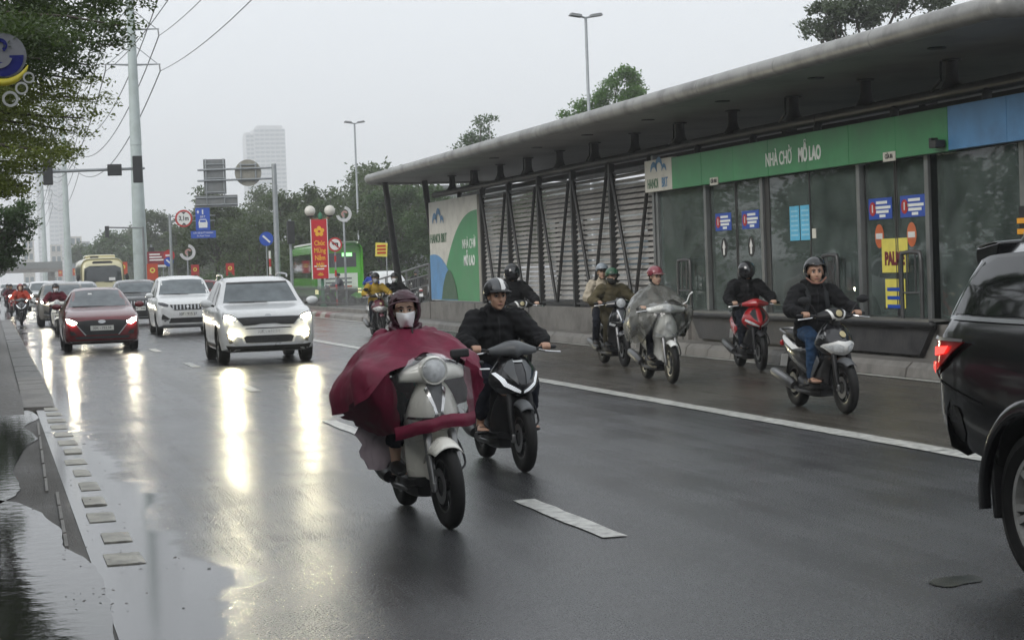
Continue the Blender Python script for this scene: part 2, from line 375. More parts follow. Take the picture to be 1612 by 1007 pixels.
# markings on the road
def band(x0, x1, y0, y1, z=0.008, parent=None, mat=M_WHITE_PAINT, name='lane_dash', jit=0.012):
    n = max(2, int((y1-y0)/0.25)); n = min(n, 200); P = []
    for i in range(n+1):
        y = y0+(y1-y0)*i/n; e = 0 if i in (0, n) else jit
        P.append([(x0+random.uniform(-e, e), y, z), (x1+random.uniform(-e, e), y, z)])
    mb = MB(); mb.grid(P); return mb.build(name, mat, parent, smooth=False)
for k in range(12):
    y = 10.62+8.0*k*0.985
    if 80 < y < 108: continue
    band(3.46, 3.62, y, y+2.0, parent=road)
for (a, b) in ((-20, 13.9), (13.9, 30), (30, 52), (52, 79)):
    band(7.36, 7.60, a, b-0.03, parent=road, name='solid_lane_line')
for (a, b) in ((6, 24), (24, 42), (42, 62), (62, 79)):
    band(11.33, 11.45, a, b-0.05, parent=bus_lane, name='edge_line', mat=M_WHITE_PAINT)
for k in range(7):
    band(1.4+k*0.9, 1.9+k*0.9, 79.5, 82.5, parent=road, name='crossing_stripe', z=0.009)
# near side pavement with its broken kerb
structure(sheet('sidewalk', [(-40, -40), (0.52, -40), (0.52, 24), (-40, 24)], -0.004, M_SIDE))
pv = MB(); pts = []
for i in range(0, 61):
    y = 24+i*2.0; pts.append(y)
rows = []
for y in pts:
    k = min(1, max(0, (y-24)/3.0)); h = 0.14*k
    rows.append([(-40, y, h), (-0.6, y, h), (0.05, y, h+0.05*k+0.04*k*math.sin(y*0.7)), (0.34, y, h-0.002)])
pv.grid(rows); structure(pv.build('planting_strip', M_SOIL))
kerb = empty('kerb', (0.55, 12, 0)); kerb['kind'] = 'structure'
def kerb_stone(x0, x1, y0, y1, h0, h1, mat, parent, name='kerb_stone', org=(0, 0)):
    mb = MB(); j = lambda: random.uniform(-0.012, 0.012); rd = 0.03
    rings = []
    for (y, h) in ((y0+0.01, h0), (y1-0.01, h1)):
        hh = h+j()*0.3
        rings.append([(x0+j(), y, -0.05), (x1+j(), y, -0.05), (x1+j(), y, max(0.004, hh-rd)), (x1-rd, y, hh), (x0, y, hh)])
    mb.loft(rings); o = mb.build(name, mat, parent, smooth=False); o.data.transform(Matrix.Translation((-org[0], -org[1], 0))); return o
ko = (0.55, 12)
y = 11.0; i = 0
while y < 25:
    w = i % 2 == 0
    L_ = random.uniform(0.46, 0.58); e_ = 0.008
    if w: kerb_stone(0.60+random.uniform(-.02, .02), 0.775+random.uniform(-.025, .02), y, y+L_, e_, e_, M_KERBW if w else M_KERBD, kerb, org=ko)
    y += L_+0.01; i += 1
while y < 78:
    k0 = min(1, max(0, (y-25)/2.5)); k1 = min(1, max(0, (y+1-25)/2.5))
    kerb_stone(0.33, 0.74, y, y+1.0, 0.016+0.15*k0, 0.016+0.15*k1, M_KERBD if y > 30 else M_CONC, kerb, org=ko); y += 1.02
# inner edging and the rounded corner of a tree pit at the camera's feet
edge = empty('pavement_edging', (0.15, 14, 0)); edge['kind'] = 'structure'
prev = None
for k, (px, py) in enumerate([(70, 800), (84, 826), (95, 862), (88, 778), (78, 752)]): pass
for k in range(9):
    a = on_ground(105-4*k if k < 4 else 86-3*k, 862-22*k); b = on_ground(102-4*k if k < 4 else 84-3*k, 842-22*k)
    mb = MB(); mb.bar((a[0]-0.15, a[1]-14, 0.004), (b[0]-0.15, b[1]-14, 0.004), 0.022, 0.016); mb.build('edging_stone', M_CONC, edge, smooth=False)
pit = MB(); arc = []
c0 = on_ground(-4, 1040)
for k in range(13):
    a = R(-20+k*10); arc.append((c0[0]-0.42+0.45*math.cos(a), c0[1]-0.1+0.62*math.sin(a)))
pit.prism(arc, 'z', -0.05, 0.10)
tag(pit.build('kerbed_tree_pit', M_CONC, None, bevel=0.02, smooth=False), 'low concrete corner of a kerbed tree pit beside the big puddle', 'tree pit')
# standing water
def puddle(name, pts, z, n=6, jit=0.03, mat=None):
    c = catmull([V3(x, y, 0) for x, y in pts], n, closed=True)
    poly = [(p[0]+jit*noise.noise(Vector((p[0]*9, p[1]*3, 3.3))), p[1]+2*jit*noise.noise(Vector((p[0]*7, p[1]*2.5, 9.1)))) for p in c]
    o = sheet(name, poly, z, mat or M_WATER); structure(o); return o
def pud_px(name, px, z, **kw): return puddle(name, [tuple(on_ground(*p)[:2]) for p in px], z, **kw)
pud_px('puddle', [(-60, 800), (30, 792), (90, 830), (105, 862), (135, 880), (160, 905), (172, 945), (178, 985), (188, 1060), (60, 1080), (-80, 1000)], 0.0045)
pud_px('puddle', [(-40, 645), (20, 640), (60, 655), (40, 672), (60, 690), (40, 705), (22, 740), (30, 775), (-40, 780)], 0.0045, jit=0.03)
M_SILT = pbr('silty_puddle', (0.075, 0.07, 0.055), 0.2, var=0.4, vs=8, dirt=(0.03, 0.03, 0.03), dirt_scale=6, dirt_amt=0.9)
pud_px('puddle', [(1462, 915), (1490, 907), (1535, 907), (1542, 915), (1505, 923), (1475, 922)], 0.005, jit=0.02, mat=M_SILT)
# leaf litter and small stones lying along the wet kerb
lit = MB()
for k in range(260):
    px = random.uniform(20, 330); py = random.uniform(600, 960)
    if px > 150+(py-700)*0.25+random.random()**3*160 or (px < 100 and py > 800): continue
    p = on_ground(px, py); s = random.uniform(0.004, 0.013)*(1+1.2*(random.random() > 0.93)); a = random.uniform(0, 6.28)
    lit.add([(p[0]+s*math.cos(a+q), p[1]+1.5*s*math.sin(a+q), 0.018+random.uniform(0, .006)*(q > 3)) for q in (0, 1.3, 3.1, 4.6)], [(0, 1, 2, 3)])
o = lit.build('leaf_litter', pbr('rotting_leaves', (0.035, 0.026, 0.016), 0.4, var=0.6, island=True), smooth=False); stuff(o); tag(o, 'small dark wet leaves and grit strewn along the flooded kerb', 'leaf litter')
# median island that carries the station
med = structure(MB().box2((12.05, -30, -0.05), (16.6, 80.5, 0.14)).build('median', M_CONC, smooth=False))
structure(MB().box2((10.8, 106.5, -0.05), (14.6, 700, 0.16)).build('median', pbr('planted_median', (0.035, 0.05, 0.025), 0.7, var=0.4, vs=3)))
mk = empty('median_kerb', (11.9, 30, 0)); mk['kind'] = 'structure'
y = -6.0
while y < 79:
    mb = MB(); j = random.uniform(-0.01, 0.01)
    rings = [[(11.56+j, yy-30, -0.05), (12.07, yy-30, -0.05), (12.07, yy-30, 0.20), (11.68+j, yy-30, 0.19), (11.60+j, yy-30, 0.12)] for yy in (y+0.008, y+1.0)]
    for r in rings:
        for q in range(5): r[q] = (r[q][0]-11.9, r[q][1], r[q][2])
    mb.loft(rings); red = y > 66 and int(y) % 2 == 0
    mb.build('kerb_stone', (pbr('red_kerb', (0.16, 0.035, 0.03), 0.4, dirt=(0.06, 0.05, 0.05)) if red else (M_KERBW if y > 66 else M_CONC)), mk, smooth=False); y += 1.015

# ================================================================== BUS STATION
M_STEEL = pbr('dark_painted_steel', (0.028, 0.029, 0.030), 0.45, var=0.3, vs=5, dirt=(0.06, 0.055, 0.05), dirt_amt=0.5)
M_ALU = pbr('grey_aluminium', (0.26, 0.27, 0.27), 0.38, metal=0.6, var=0.15, dirt=(0.10, 0.10, 0.095), dirt_amt=0.6)
M_SLAT = pbr('louvre_slat', (0.40, 0.385, 0.36), 0.5, var=0.15, vs=3, dirt=(0.10, 0.09, 0.08), dirt_amt=0.7, dirt_scale=2.5)
M_ROOF = pbr('weathered_roof_metal', (0.26, 0.26, 0.25), 0.42, metal=0.15, var=0.15, vs=2, dirt=(0.075, 0.075, 0.07), dirt_amt=0.85, dirt_scale=1.7, bump=0.003, bs=6)
M_SOFFIT = pbr('roof_soffit', (0.24, 0.24, 0.235), 0.5, var=0.12, vs=1.2, dirt=(0.07, 0.07, 0.07), dirt_amt=0.6, dirt_scale=0.8)
M_GREEN = pbr('green_fascia', (0.060, 0.29, 0.115), 0.42, var=0.12, vs=2, dirt=(0.05, 0.21, 0.09), dirt_amt=0.6, dirt_scale=1.5)
M_BLUEF = pbr('blue_fascia', (0.11, 0.30, 0.56), 0.42, var=0.12, vs=2, dirt=(0.07, 0.17, 0.32), dirt_amt=0.6, dirt_scale=1.5)
M_CREAM = pbr('cream_sign_board', (0.70, 0.68, 0.60), 0.45, var=0.06, dirt=(0.3, 0.28, 0.24), dirt_amt=0.5)
M_LETTER = pbr('white_lettering', (0.86, 0.88, 0.84), 0.5, var=0.04)
M_DKWALL = pbr('dark_platform_wall', (0.040, 0.040, 0.042), 0.4, var=0.25, vs=3, dirt=(0.09, 0.085, 0.08), dirt_amt=0.5, bump=0.003, bs=20)
M_RUBBER = pbr('black_rubber', (0.014, 0.014, 0.015), 0.5, var=0.3, bump=0.002, bs=40)
M_GLASS = glass('station_glass', (0.78, 0.88, 0.85), rough=0.02, dirt=0.30, veilcol=(0.28, 0.33, 0.31), boost=1.0)  # the dirt veil is painted-in brightness, standing for reflections and the lit interior
M_BLUE = pbr('sign_blue', (0.01, 0.07, 0.42), 0.35, var=0.1)
M_RED = pbr('sign_red', (0.45, 0.02, 0.02), 0.35, var=0.1)
M_YEL = pbr('poster_yellow', (0.75, 0.66, 0.12), 0.5, var=0.1)
M_CYAN = pbr('poster_cyan', (0.10, 0.48, 0.72), 0.4, var=0.1)
M_BLACK = pbr('matt_black', (0.012, 0.012, 0.013), 0.5, var=0.3)
M_WHITE = pbr('plain_white', (0.72, 0.72, 0.70), 0.4, var=0.06)
M_NAVY = pbr('logo_blue', (0.08, 0.22, 0.40), 0.5, var=0.1)
M_DGREEN = pbr('logo_green', (0.06, 0.16, 0.08), 0.5, var=0.1)

st = empty('bus_station', (12.2, 33, 0), 0, 'long grey bus station with green fascia, louvred walls and glass doors on the median', 'bus station')
SX, SY = 12.2, 33.0
class SB(MB):
    """mesh builder that takes world coordinates for parts of the station"""
    def build(s, name, mat, parent=None, **kw):
        s.v = [(p[0]-SX, p[1]-SY, p[2]) for p in s.v]
        return MB.build(s, name, mat, parent or st, **kw)
XF, XB = 12.2, 15.7
Y0, Y1 = 19.0, 52.3      # near and far end of the platform
# platform: dark recessed wall with bumper by the doors, bare concrete further on
SB().box2((12.16, Y0, 0.10), (XB, 31.75, 0.66)).build('platform', M_CONC, smooth=False)
SB().box2((12.10, 31.76, 0.10), (XB, Y1, 0.70)).build('platform', M_CONC, smooth=False)
for (a, b) in ((22.6, 31.5), (10.5, 22.1)):
    sb = SB(); sb.prism([(a, 0.24), (b, 0.24), (b, 0.42), (b-0.0, 0.62), (a, 0.62)], 'x', 12.09, 12.158); 
    sb2 = SB(); 
    sb = SB(); sb.add([(12.07, a+0.35, 0.24), (12.07, b-0.35, 0.24), (12.07, b, 0.62), (12.07, a, 0.62), (12.157, a+0.35, 0.24), (12.157, b-0.35, 0.24), (12.157, b, 0.62), (12.157, a, 0.62)], [(0, 1, 2, 3), (7, 6, 5, 4), (0, 4, 5, 1), (1, 5, 6, 2), (2, 6, 7, 3), (3, 7, 4, 0)])
    if a > 15: sb.build('platform_panel', M_DKWALL, smooth=False)
sb = SB(); sb.tube([(12.02, 22.5, 0.665), (12.02, 27, 0.665), (12.02, 31.6, 0.665)], 0.055, n=12); sb.build('bumper', M_RUBBER)
SB().box2((11.98, 22.5, 0.70), (XB, 31.6, 0.735)).build('platform_edge', pbr('worn_granite', (0.16, 0.16, 0.15), 0.35, dirt=(0.07, 0.07, 0.065)), smooth=False)
for k in range(4):
    SB().box2((12.085, 32.0+k*5.05, 0.16), (12.097, 32.03+k*5.05, 0.69)).build('wall_joint', M_DKWALL, smooth=False)
# facade posts
POSTS = [33.5+2.6*k for k in range(6)]          # louvre bay posts
for y in POSTS:
    SB().box2((12.14, y-0.05, 0.70), (12.26, y+0.05, 3.62)).build('post', M_STEEL if y > 34 else M_ALU, smooth=False)
MULL = [33.36, 30.9, 28.4, 24.86, 22.8]
for k, y in enumerate(MULL):
    SB().box2((12.16, y-0.055, 0.735), (12.27, y+0.055, 2.93)).build('mullion', M_ALU, bevel=0.006, smooth=False)
    if k in (2, 4): SB().box2((12.20, y-0.24, 0.735), (12.32, y-0.06, 2.93)).build('door_jamb', M_STEEL, smooth=False)
# louvre bays: frame, slats, crossed V braces
def louvre_bay(ya, yb, z0, z1, n, brace=True, x=12.2):
    b = SB().box2((x-0.03, ya, z0), (x+0.03, yb, z0+0.05)).build('louvre_bay', M_STEEL, smooth=False)
    SB().box2((x-0.03, ya, z1-0.06), (x+0.03, yb, z1)).build('head_rail', M_STEEL, b, smooth=False)
    rot = Matrix.Rotation(R(-52), 3, 'Y'); dz = (z1-z0-0.12)/n
    me = None
    for k in range(n):
        zc = z0+0.08+dz*(k+0.5)
        if me is None:
            mb = MB(); mb.box((0, 0, 0), (0.088, yb-ya-0.02, 0.007), rot=rot); me = mb.mesh('slat', smooth=False); me.materials.append(M_SLAT)
        o = bpy.data.objects.new('slat', me); COL.objects.link(o); o.parent = b; o.location = (x-SX+0.05, (ya+yb)/2-SY, zc); o.rotation_euler = (random.uniform(-.004, .004), random.uniform(-.1, .1), 0)
    if brace:
        ym = (ya+yb)/2
        for (p, q) in (((ya+0.1), ym-0.05), ((yb-0.1), ym+0.05)):
            mb = MB(); mb.tube([(x-SX-0.05, p-SY, z1-0.02), (x-SX-0.05, q-SY, z0+0.05)], 0.038, n=10, caps='flat'); mb.build('brace', M_STEEL, b)
    return b
for i in range(5): louvre_bay(POSTS[i]+0.055, POSTS[i+1]-0.055, 0.76, 3.45, 24)
louvre_bay(20.5, 22.5, 0.78, 2.9, 19, brace=False, x=12.30)
for (a, b) in ((20.46, 22.74), (18.6, 20.3)):
    SB().box2((12.20, a, 0.74), (12.22, b, 2.93)).build('glass_pane', M_GLASS, smooth=False)
SB().box2((12.17, 20.34, 0.74), (12.29, 20.45, 2.93)).build('mullion', M_ALU, smooth=False)
for k in range(4):   # yellow and black chevron column guard
    SB().box2((12.02, 19.75, 1.55+0.13*k), (12.15, 20.28, 1.615+0.13*k)).build('warning_stripe', pbr('warning_yellow', (0.80, 0.36, 0.02), 0.4), smooth=False)
SB().box2((12.04, 19.77, 0.74), (12.145, 20.26, 2.15)).build('column_guard', M_BLACK, smooth=False)
# glass: fixed panes and two pairs of sliding doors
def pane(ya, yb, x=12.21, z0=0.745, z1=2.92, name='glass_pane'):
    return SB().box2((x, ya, z0), (x+0.012, yb, z1)).build(name, M_GLASS, smooth=False)
pane(30.97, 33.29); pane(24.93, 26.6); pane(26.64, 28.14)
SB().box2((12.20, 26.605, 0.745), (12.23, 26.635, 2.92)).build('pane_joint', M_STEEL, smooth=False)
doors = []
for (a, b) in ((28.46, 30.83), (22.87, 24.79)):
    m = (a+b)/2
    for (p, q) in ((a, m-0.012), (m+0.012, b)):
        d = pane(p, q, x=12.24, name='sliding_door'); doors.append((d, p, q))
        for yy in (p, q-0.03):
            SB().box2((12.232, yy, 0.745), (12.262, yy+0.03, 2.92)).build('door_stile', M_STEEL, d, smooth=False)
# back of the platform, seen through the glass
for k in range(13):
    y = 20.0+2.6*k
    SB().box2((XB-0.12, y-0.04, 0.70), (XB-0.02, y+0.04, 3.6)).build('rear_post', M_STEEL, smooth=False)
    if k < 12 and k > 5:
        for q in range(12):
            mb = MB(); 
            SB().box2((XB-0.10, y+0.06, 0.95+0.21*q), (XB-0.08, y+2.52, 1.06+0.21*q)).build('rear_slat', M_SLAT, smooth=False)
    elif k < 12:
        SB().box2((XB-0.09, y+0.06, 0.95), (XB-0.08, y+2.52, 2.9)).build('rear_pane', M_GLASS, smooth=False)
SB().box2((XB-0.14, 18.6, 2.93), (XB-0.02, 52, 3.5)).build('rear_fascia', M_STEEL, smooth=False)
for yy in (26.0, 31.2):
    SB().box2((13.9, yy, 0.74), (14.1, yy+0.22, 4.0)).build('inner_column', M_STEEL, smooth=False)
SB().box2((13.3, 27.4, 0.74), (13.7, 28.2, 1.75)).build('ticket_counter', M_ALU, smooth=False)
SB().box2((13.6, 29.4, 1.15), (13.9, 32.4, 1.2)).build('bench_seat', M_ALU, smooth=False)
# fascia: logo board, green boards, blue boards
SB().box2((12.02, 32.13, 2.93), (12.14, 33.58, 3.52)).build('logo_board', M_CREAM, smooth=False, bevel=0.004)
yb = 32.12
for k in range(7):
    ya = 32.12-(k+1)*1.457
    SB().box2((12.02+0.002*(k % 2), ya+0.004, 2.93), (12.14, yb-0.004, 3.50)).build('fascia_board', M_GREEN, smooth=False, bevel=0.004); yb = ya
for k in range(3):
    ya = yb-1.457
    SB().box2((12.022+0.002*(k % 2), ya+0.004, 2.94), (12.14, yb-0.004, 3.505)).build('fascia_board', M_BLUEF, smooth=False, bevel=0.004); yb = ya
RT, UP = (0, -1, 0), (0, 0, 1)
def ft(name, txt, size, mat, y, z, x=12.018, **kw): return face_text(name, txt, size, mat, st, (x-SX, y-SY, z), RT, UP, **kw)
ft('lettering', 'NHÀ', 0.30, M_LETTER, 27.60, 3.17, xs=0.74, bold=0.004); ft('lettering', 'CHỜ', 0.30, M_LETTER, 27.06, 3.17, xs=0.74, bold=0.004)
ft('lettering', 'MỖ LAO', 0.29, M_LETTER, 26.17, 3.17, xs=0.74, bold=0.012)
ft('logo_lettering', 'HANOI', 0.25, M_DGREEN, 33.14, 3.07, xs=0.72, bold=0.004)
ft('logo_lettering', 'BRT', 0.25, M_NAVY, 32.50, 3.07, xs=0.72, bold=0.004)
def arch_logo(yc, zc, s, parent=None, x=12.018):
    for (dy, dz, r, w) in ((0.24, -0.03, 0.17, 0.055), (-0.06, 0.04, 0.18, 0.055), (-0.34, -0.03, 0.12, 0.04)):
        mb = SB(); P = []
        for k in range(13):
            a = R(10+k*13.5); ww = w*math.sin(math.pi*(k+0.6)/13.2)**0.7
            P.append([(x-0.004, yc+s*(dy+math.cos(a)*(r+q)), zc+s*(dz+math.sin(a)*(r+q))) for q in (-ww, ww)])
        mb.grid(P); mb.build('logo_arch', M_NAVY, smooth=False)
arch_logo(32.84, 3.30, 0.95)
for y in (30.05, 23.55):
    SB().box2((12.005, y-0.18, 2.90), (12.018, y+0.18, 3.03)).build('door_plate', M_CREAM, smooth=False)
    ft('plate_lettering', 'CỬA RA' if y < 25 else 'CỬA VÀO', 0.09, M_BLACK, y, 2.965, x=12.003, xs=0.7)
# far end hoarding with the station name
SB().box2((12.10, 46.62, 0.74), (12.16, 52.1, 3.50)).build('end_hoarding', M_CREAM, smooth=False)
def hoard(poly, mat, name, x):
    mb = SB(); mb.prism(poly, 'x', x, x+0.004); mb.build(name, mat, smooth=False)
ycv = [46.64+5.44*k/24 for k in range(25)]
def hill(y): 
    t = (y-46.64)/5.44; return 0.76+2.35*max(0, 1-(t/0.80)**2.4) if t < 0.80 else 0.76
poly = [(46.64, 0.75)]+[(y, hill(y)+0.02) for y in ycv if (y-46.64)/5.44 < 0.80]
poly = [(46.64, 0.75)]+[(y, hill(y)) for y in ycv if (y-46.64)/5.44 < 0.8]+[(46.64+5.44*0.8, 0.75)]
hoard(poly, M_GREEN, 'green_hill', 12.094)
def bluehill(y): 
    t = (52.08-y)/3.6; return 0.78+1.25*max(0.0, 1-abs((t-0.12)/0.75)**2.2)
poly = [(52.08, 0.76)]+[(52.08-3.1*k/14, bluehill(52.08-3.1*k/14)) for k in range(15)]+[(52.08-3.1, 0.76)]
hoard(poly, M_BLUEF, 'blue_hill', 12.088)
M_DG2 = pbr('dark_green_hill', (0.03, 0.10, 0.05), 0.42)
poly = [(48.9+1.9*k/10, 0.78+0.8*math.sin(math.pi*k/10)**0.8) for k in range(11)]
hoard(poly, M_DG2, 'dark_hill', 12.082)
arch_logo(51.0, 2.90, 1.5, x=12.088)
ft('hoarding_lettering', 'HANOI BRT', 0.36, M_DGREEN, 51.0, 2.46, x=12.09, xs=1.05)
ft('hoarding_lettering', 'NHÀ CHỜ', 0.36, M_LETTER, 47.55, 2.24, x=12.086, xs=0.85)
ft('hoarding_lettering', 'MỖ LAO', 0.36, M_LETTER, 47.55, 1.80, x=12.086, xs=0.85, bold=0.012)
# roof: slab with a rolled metal edge, closing round both ends
RX = 10.52; RYN, RYF = 17.95, 52.6; RZ = 4.24; RR = 0.135
slab = SB()
outl = [(RX, RYN+0.05), (RX, RYF), (RX+0.25, RYF+0.55), (RX+0.8, RYF+0.85), (16.6, RYF+0.9), (17.2, RYF+0.2), (17.2, RYN-1.2), (16.2, RYN-1.5), (RX+0.6, RYN-0.10)]
slab.prism(outl, 'z', RZ-0.085, RZ+0.05); slab.build('roof_slab', M_SOFFIT, smooth=False)
c = sum(np.array(p) for p in outl)/len(outl)
crown = SB(); rings = []
for k in range(6):
    f = 1-k/5*0.8; zz = RZ+0.055+0.42*math.sin(k/5*math.pi/2)
    rings.append([(c[0]+(p[0]-c[0])*f, c[1]+(p[1]-c[1])*f, zz) for p in outl])
crown.loft(rings); crown.build('roof_crown', M_ROOF)
npan = 12
for k in range(npan):
    a = RYN+(RYF-RYN)*k/npan; b = RYN+(RYF-RYN)*(k+1)/npan
    sb = SB(); sb.tube([(RX, a+0.006, RZ), (RX, (a+b)/2, RZ+0.004), (RX, b-0.006, RZ)], RR, n=20, caps='flat'); sb.build('roof_edge', M_ROOF)
sb = SB(); sb.tube(catmull([(RX, RYF, RZ), (RX+0.22, RYF+0.55, RZ), (RX+0.8, RYF+0.85, RZ), (13.5, RYF+0.9, RZ), (16.6, RYF+0.9, RZ)], 4), RR+0.01, n=18); sb.build('roof_edge', M_ROOF)
sb = SB(); sb.tube(catmull([(RX, RYN, RZ), (RX+0.6, RYN-0.16, RZ), (12.5, RYN-0.62, RZ), (16.4, RYN-1.5, RZ)], 4), RR+0.008, n=18); sb.build('roof_edge', M_ROOF)
# ring beam and roof stubs with flared feet, brackets down to the posts
for k in range(4):
    a, b = 17.8+8.6*k, 17.8+8.6*(k+1)
    sb = SB(); sb.tube([(12.3, a, 3.72), (12.3, b-0.02, 3.72)], 0.085, n=12, caps='flat'); sb.build('ring_beam', M_STEEL)
    sb = SB(); sb.box2((13.0, a, 3.62), (13.1, b-0.02, 3.72)); sb.build('inner_beam', M_STEEL, smooth=False)
for k in range(13):
    y = 19.75+2.52*k
    sb = SB(); sb.lathe([(0.17, 3.76), (0.14, 3.80), (0.095, 3.88), (0.08, 3.96), (0.08, 4.13), (0.13, 4.135), (0.13, 4.156)], c=(12.3, y, 0), n=14); sb.build('roof_stub', M_STEEL)
    sb = SB(); sb.tube(catmull([(12.3, y-0.75, 3.72), (12.3, y-0.92, 3.68), (12.24, y-0.98, 3.60), (12.24, y-0.98, 3.44)], 4), 0.06, n=10, caps='flat'); sb.build('bracket', M_STEEL)
    if k % 2 == 1:
        sb = SB(); sb.tube([(12.24, y+0.18, 4.14), (12.24, y+0.2, 3.9), (12.24, y+0.45, 3.78)], 0.018, n=6); sb.build('conduit', M_STEEL)
for k in range(7):
    y = 21+2.52*k*1.4
    sb = SB(); sb.lathe([(0.12, 4.140), (0.12, 4.154)], c=(11.4, y, 0), n=16); sb.build('soffit_lamp', M_BLACK)
sb = SB(); sb.box2((11.86, 21.95, 2.98), (12.0, 22.14, 3.08)); sb.box2((11.9, 22.14, 3.0), (12.0, 22.22, 3.12)); sb.build('camera_box', M_STEEL, smooth=False, bevel=0.01)
# raking columns beyond the far end
for (bx, by, tx, ty) in ((12.6, 55.3, 11.9, 57.2), (12.6, 53.1, 12.1, 52.7)):
    sb = SB(); sb.tube([(bx, min(by, 52.9) if ty < 53 else 53.4, 0.5), (tx, 52.5 if ty < 53 else 53.3+0.0, 4.16)], [0.11, 0.085], n=12, caps='flat')
    if ty < 53: sb.build('raking_column', M_STEEL)
sb = SB(); sb.tube([(11.75, 54.3, 0.14), (11.05, 53.0, 4.16)], [0.11, 0.085], n=12, caps='flat'); sb.build('raking_column', M_STEEL)
# hand-rail hoops at the platform edge
for (y, w) in ((31.75, 0.62), (25.65, 0.52), (23.10, 0.56)):
    sb = SB(); z0, z1 = 0.735, 1.63
    sb.tube(catmull([(12.06, y+w/2, z0), (12.06, y+w/2, z1-0.1), (12.06, y+w/2-0.1, z1), (12.06, y-w/2+0.1, z1), (12.06, y-w/2, z1-0.1), (12.06, y-w/2, z0)], 4), 0.03, n=10, caps='flat')
    sb.tube([(12.06, y+w/2, z0+0.35), (12.06, y-w/2, z0+0.35)], 0.014, n=8)
    for q in (-0.12, 0.12): sb.tube([(12.06, y+q, z0+0.35), (12.06, y+q, z1)], 0.014, n=8)
    sb.build('guard_hoop', M_STEEL if y < 20 else pbr('galvanised_rail', (0.10, 0.10, 0.10), 0.4, metal=0.5, var=0.2))
# stickers and posters on the glass
def disc(y, z, r, mat, name, x, parent, n=24, th=0.003, sy=1.0):
    mb = SB(); mb.prism([(y+r*sy*math.cos(2*math.pi*k/n), z+r*math.sin(2*math.pi*k/n)) for k in range(n)], 'x', x-th, x); return mb.build(name, mat, parent, smooth=False)
def rect(y0, y1, z0, z1, mat, name, x, parent, th=0.003): return SB().box2((x-th, y0, z0), (x, y1, z1)).build(name, mat, parent, smooth=False)
for i, (d, a, b) in enumerate(doors):
    m = (a+b)/2; x = 12.238; exitd = i >= 2
    w = 0.36; s = rect(m-w, m+w, 2.12, 2.42, M_BLUE, 'door_notice', x, d)
    disc(m+w-0.13, 2.27, 0.10, M_RED, 'notice_mark', x-0.004, d); rect(m+w-0.145, m+w-0.115, 2.22, 2.33, M_WHITE, 'notice_mark', x-0.008, d)
    for (z, p, q) in ((2.355, -0.22, 0.12), (2.285, -0.32, 0.17), (2.225, -0.26, 0.12), (2.165, -0.16, 0.02)): rect(m+p, m+q, z-0.02, z+0.02, M_LETTER, 'notice_line', x-0.004, d)
    if exitd:
        disc(m+0.05, 1.88, 0.17, pbr('no_entry_orange', (0.55, 0.13, 0.04), 0.4), 'no_entry_disc', x, d, sy=0.8); rect(m-0.05, m+0.15, 1.84, 1.92, M_WHITE, 'no_entry_bar', x-0.004, d)
    else:
        disc(m, 1.82, 0.17, M_BLACK, 'entry_disc', x, d, sy=0.8)
        mb = SB(); mb.prism([(m-0.07, 1.82), (m, 1.95), (m+0.07, 1.82), (m+0.035, 1.82), (m+0.035, 1.70), (m-0.035, 1.70), (m-0.035, 1.82)], 'x', x-0.008, x-0.004); mb.build('entry_arrow', M_WHITE, d, smooth=False)
for (y0, y1) in ((26.62, 26.98), (27.02, 27.38)):
    rect(y0, y1, 1.88, 2.42, M_CYAN, 'wall_poster', 12.206, st)
    for q in range(6): rect(y0+0.05, y1-0.05, 1.95+0.075*q, 1.98+0.075*q, pbr('poster_pale_blue', (0.30, 0.62, 0.80), 0.4), 'poster_line', 12.2025, st)
rect(26.42, 26.56, 1.9, 2.05, M_CREAM, 'small_notice', 12.206, st)
rect(23.52, 24.30, 1.36, 1.84, M_YEL, 'yellow_poster', 12.236, st); rect(23.62, 24.22, 0.86, 1.27, M_YEL, 'yellow_poster', 12.236, st)
face_text('poster_lettering', 'PALME', 0.25, pbr('poster_maroon', (0.16, 0.02, 0.03), 0.5), st, (12.230-SX, 23.91-SY, 1.55), RT, UP, xs=0.8, bold=0.012)
for q in range(3): rect(23.68, 24.16, 0.86+0.12*q, 0.91+0.12*q, M_BLUE, 'poster_line', 12.232, st)
rect(28.2, 28.62, 1.45, 2.25, M_BLUE, 'blue_wayfinding_board', 13.4, st)
mb = SB(); mb.prism([(29.35, 1.62), (29.2, 1.74), (29.2, 1.66), (29.0, 1.66), (29.0, 1.58), (29.2, 1.58), (29.2, 1.50)], 'x', 13.38, 13.39); mb.build('arrow_mark', M_WHITE, smooth=False)
rect(28.9, 29.5, 1.4, 1.85, M_BLUE, 'blue_wayfinding_board', 13.4, st); rect(31.4, 32.2, 1.6, 2.35, pbr('old_yellow_poster', (0.32, 0.30, 0.10), 0.5), 'old_poster', 12.9, st)

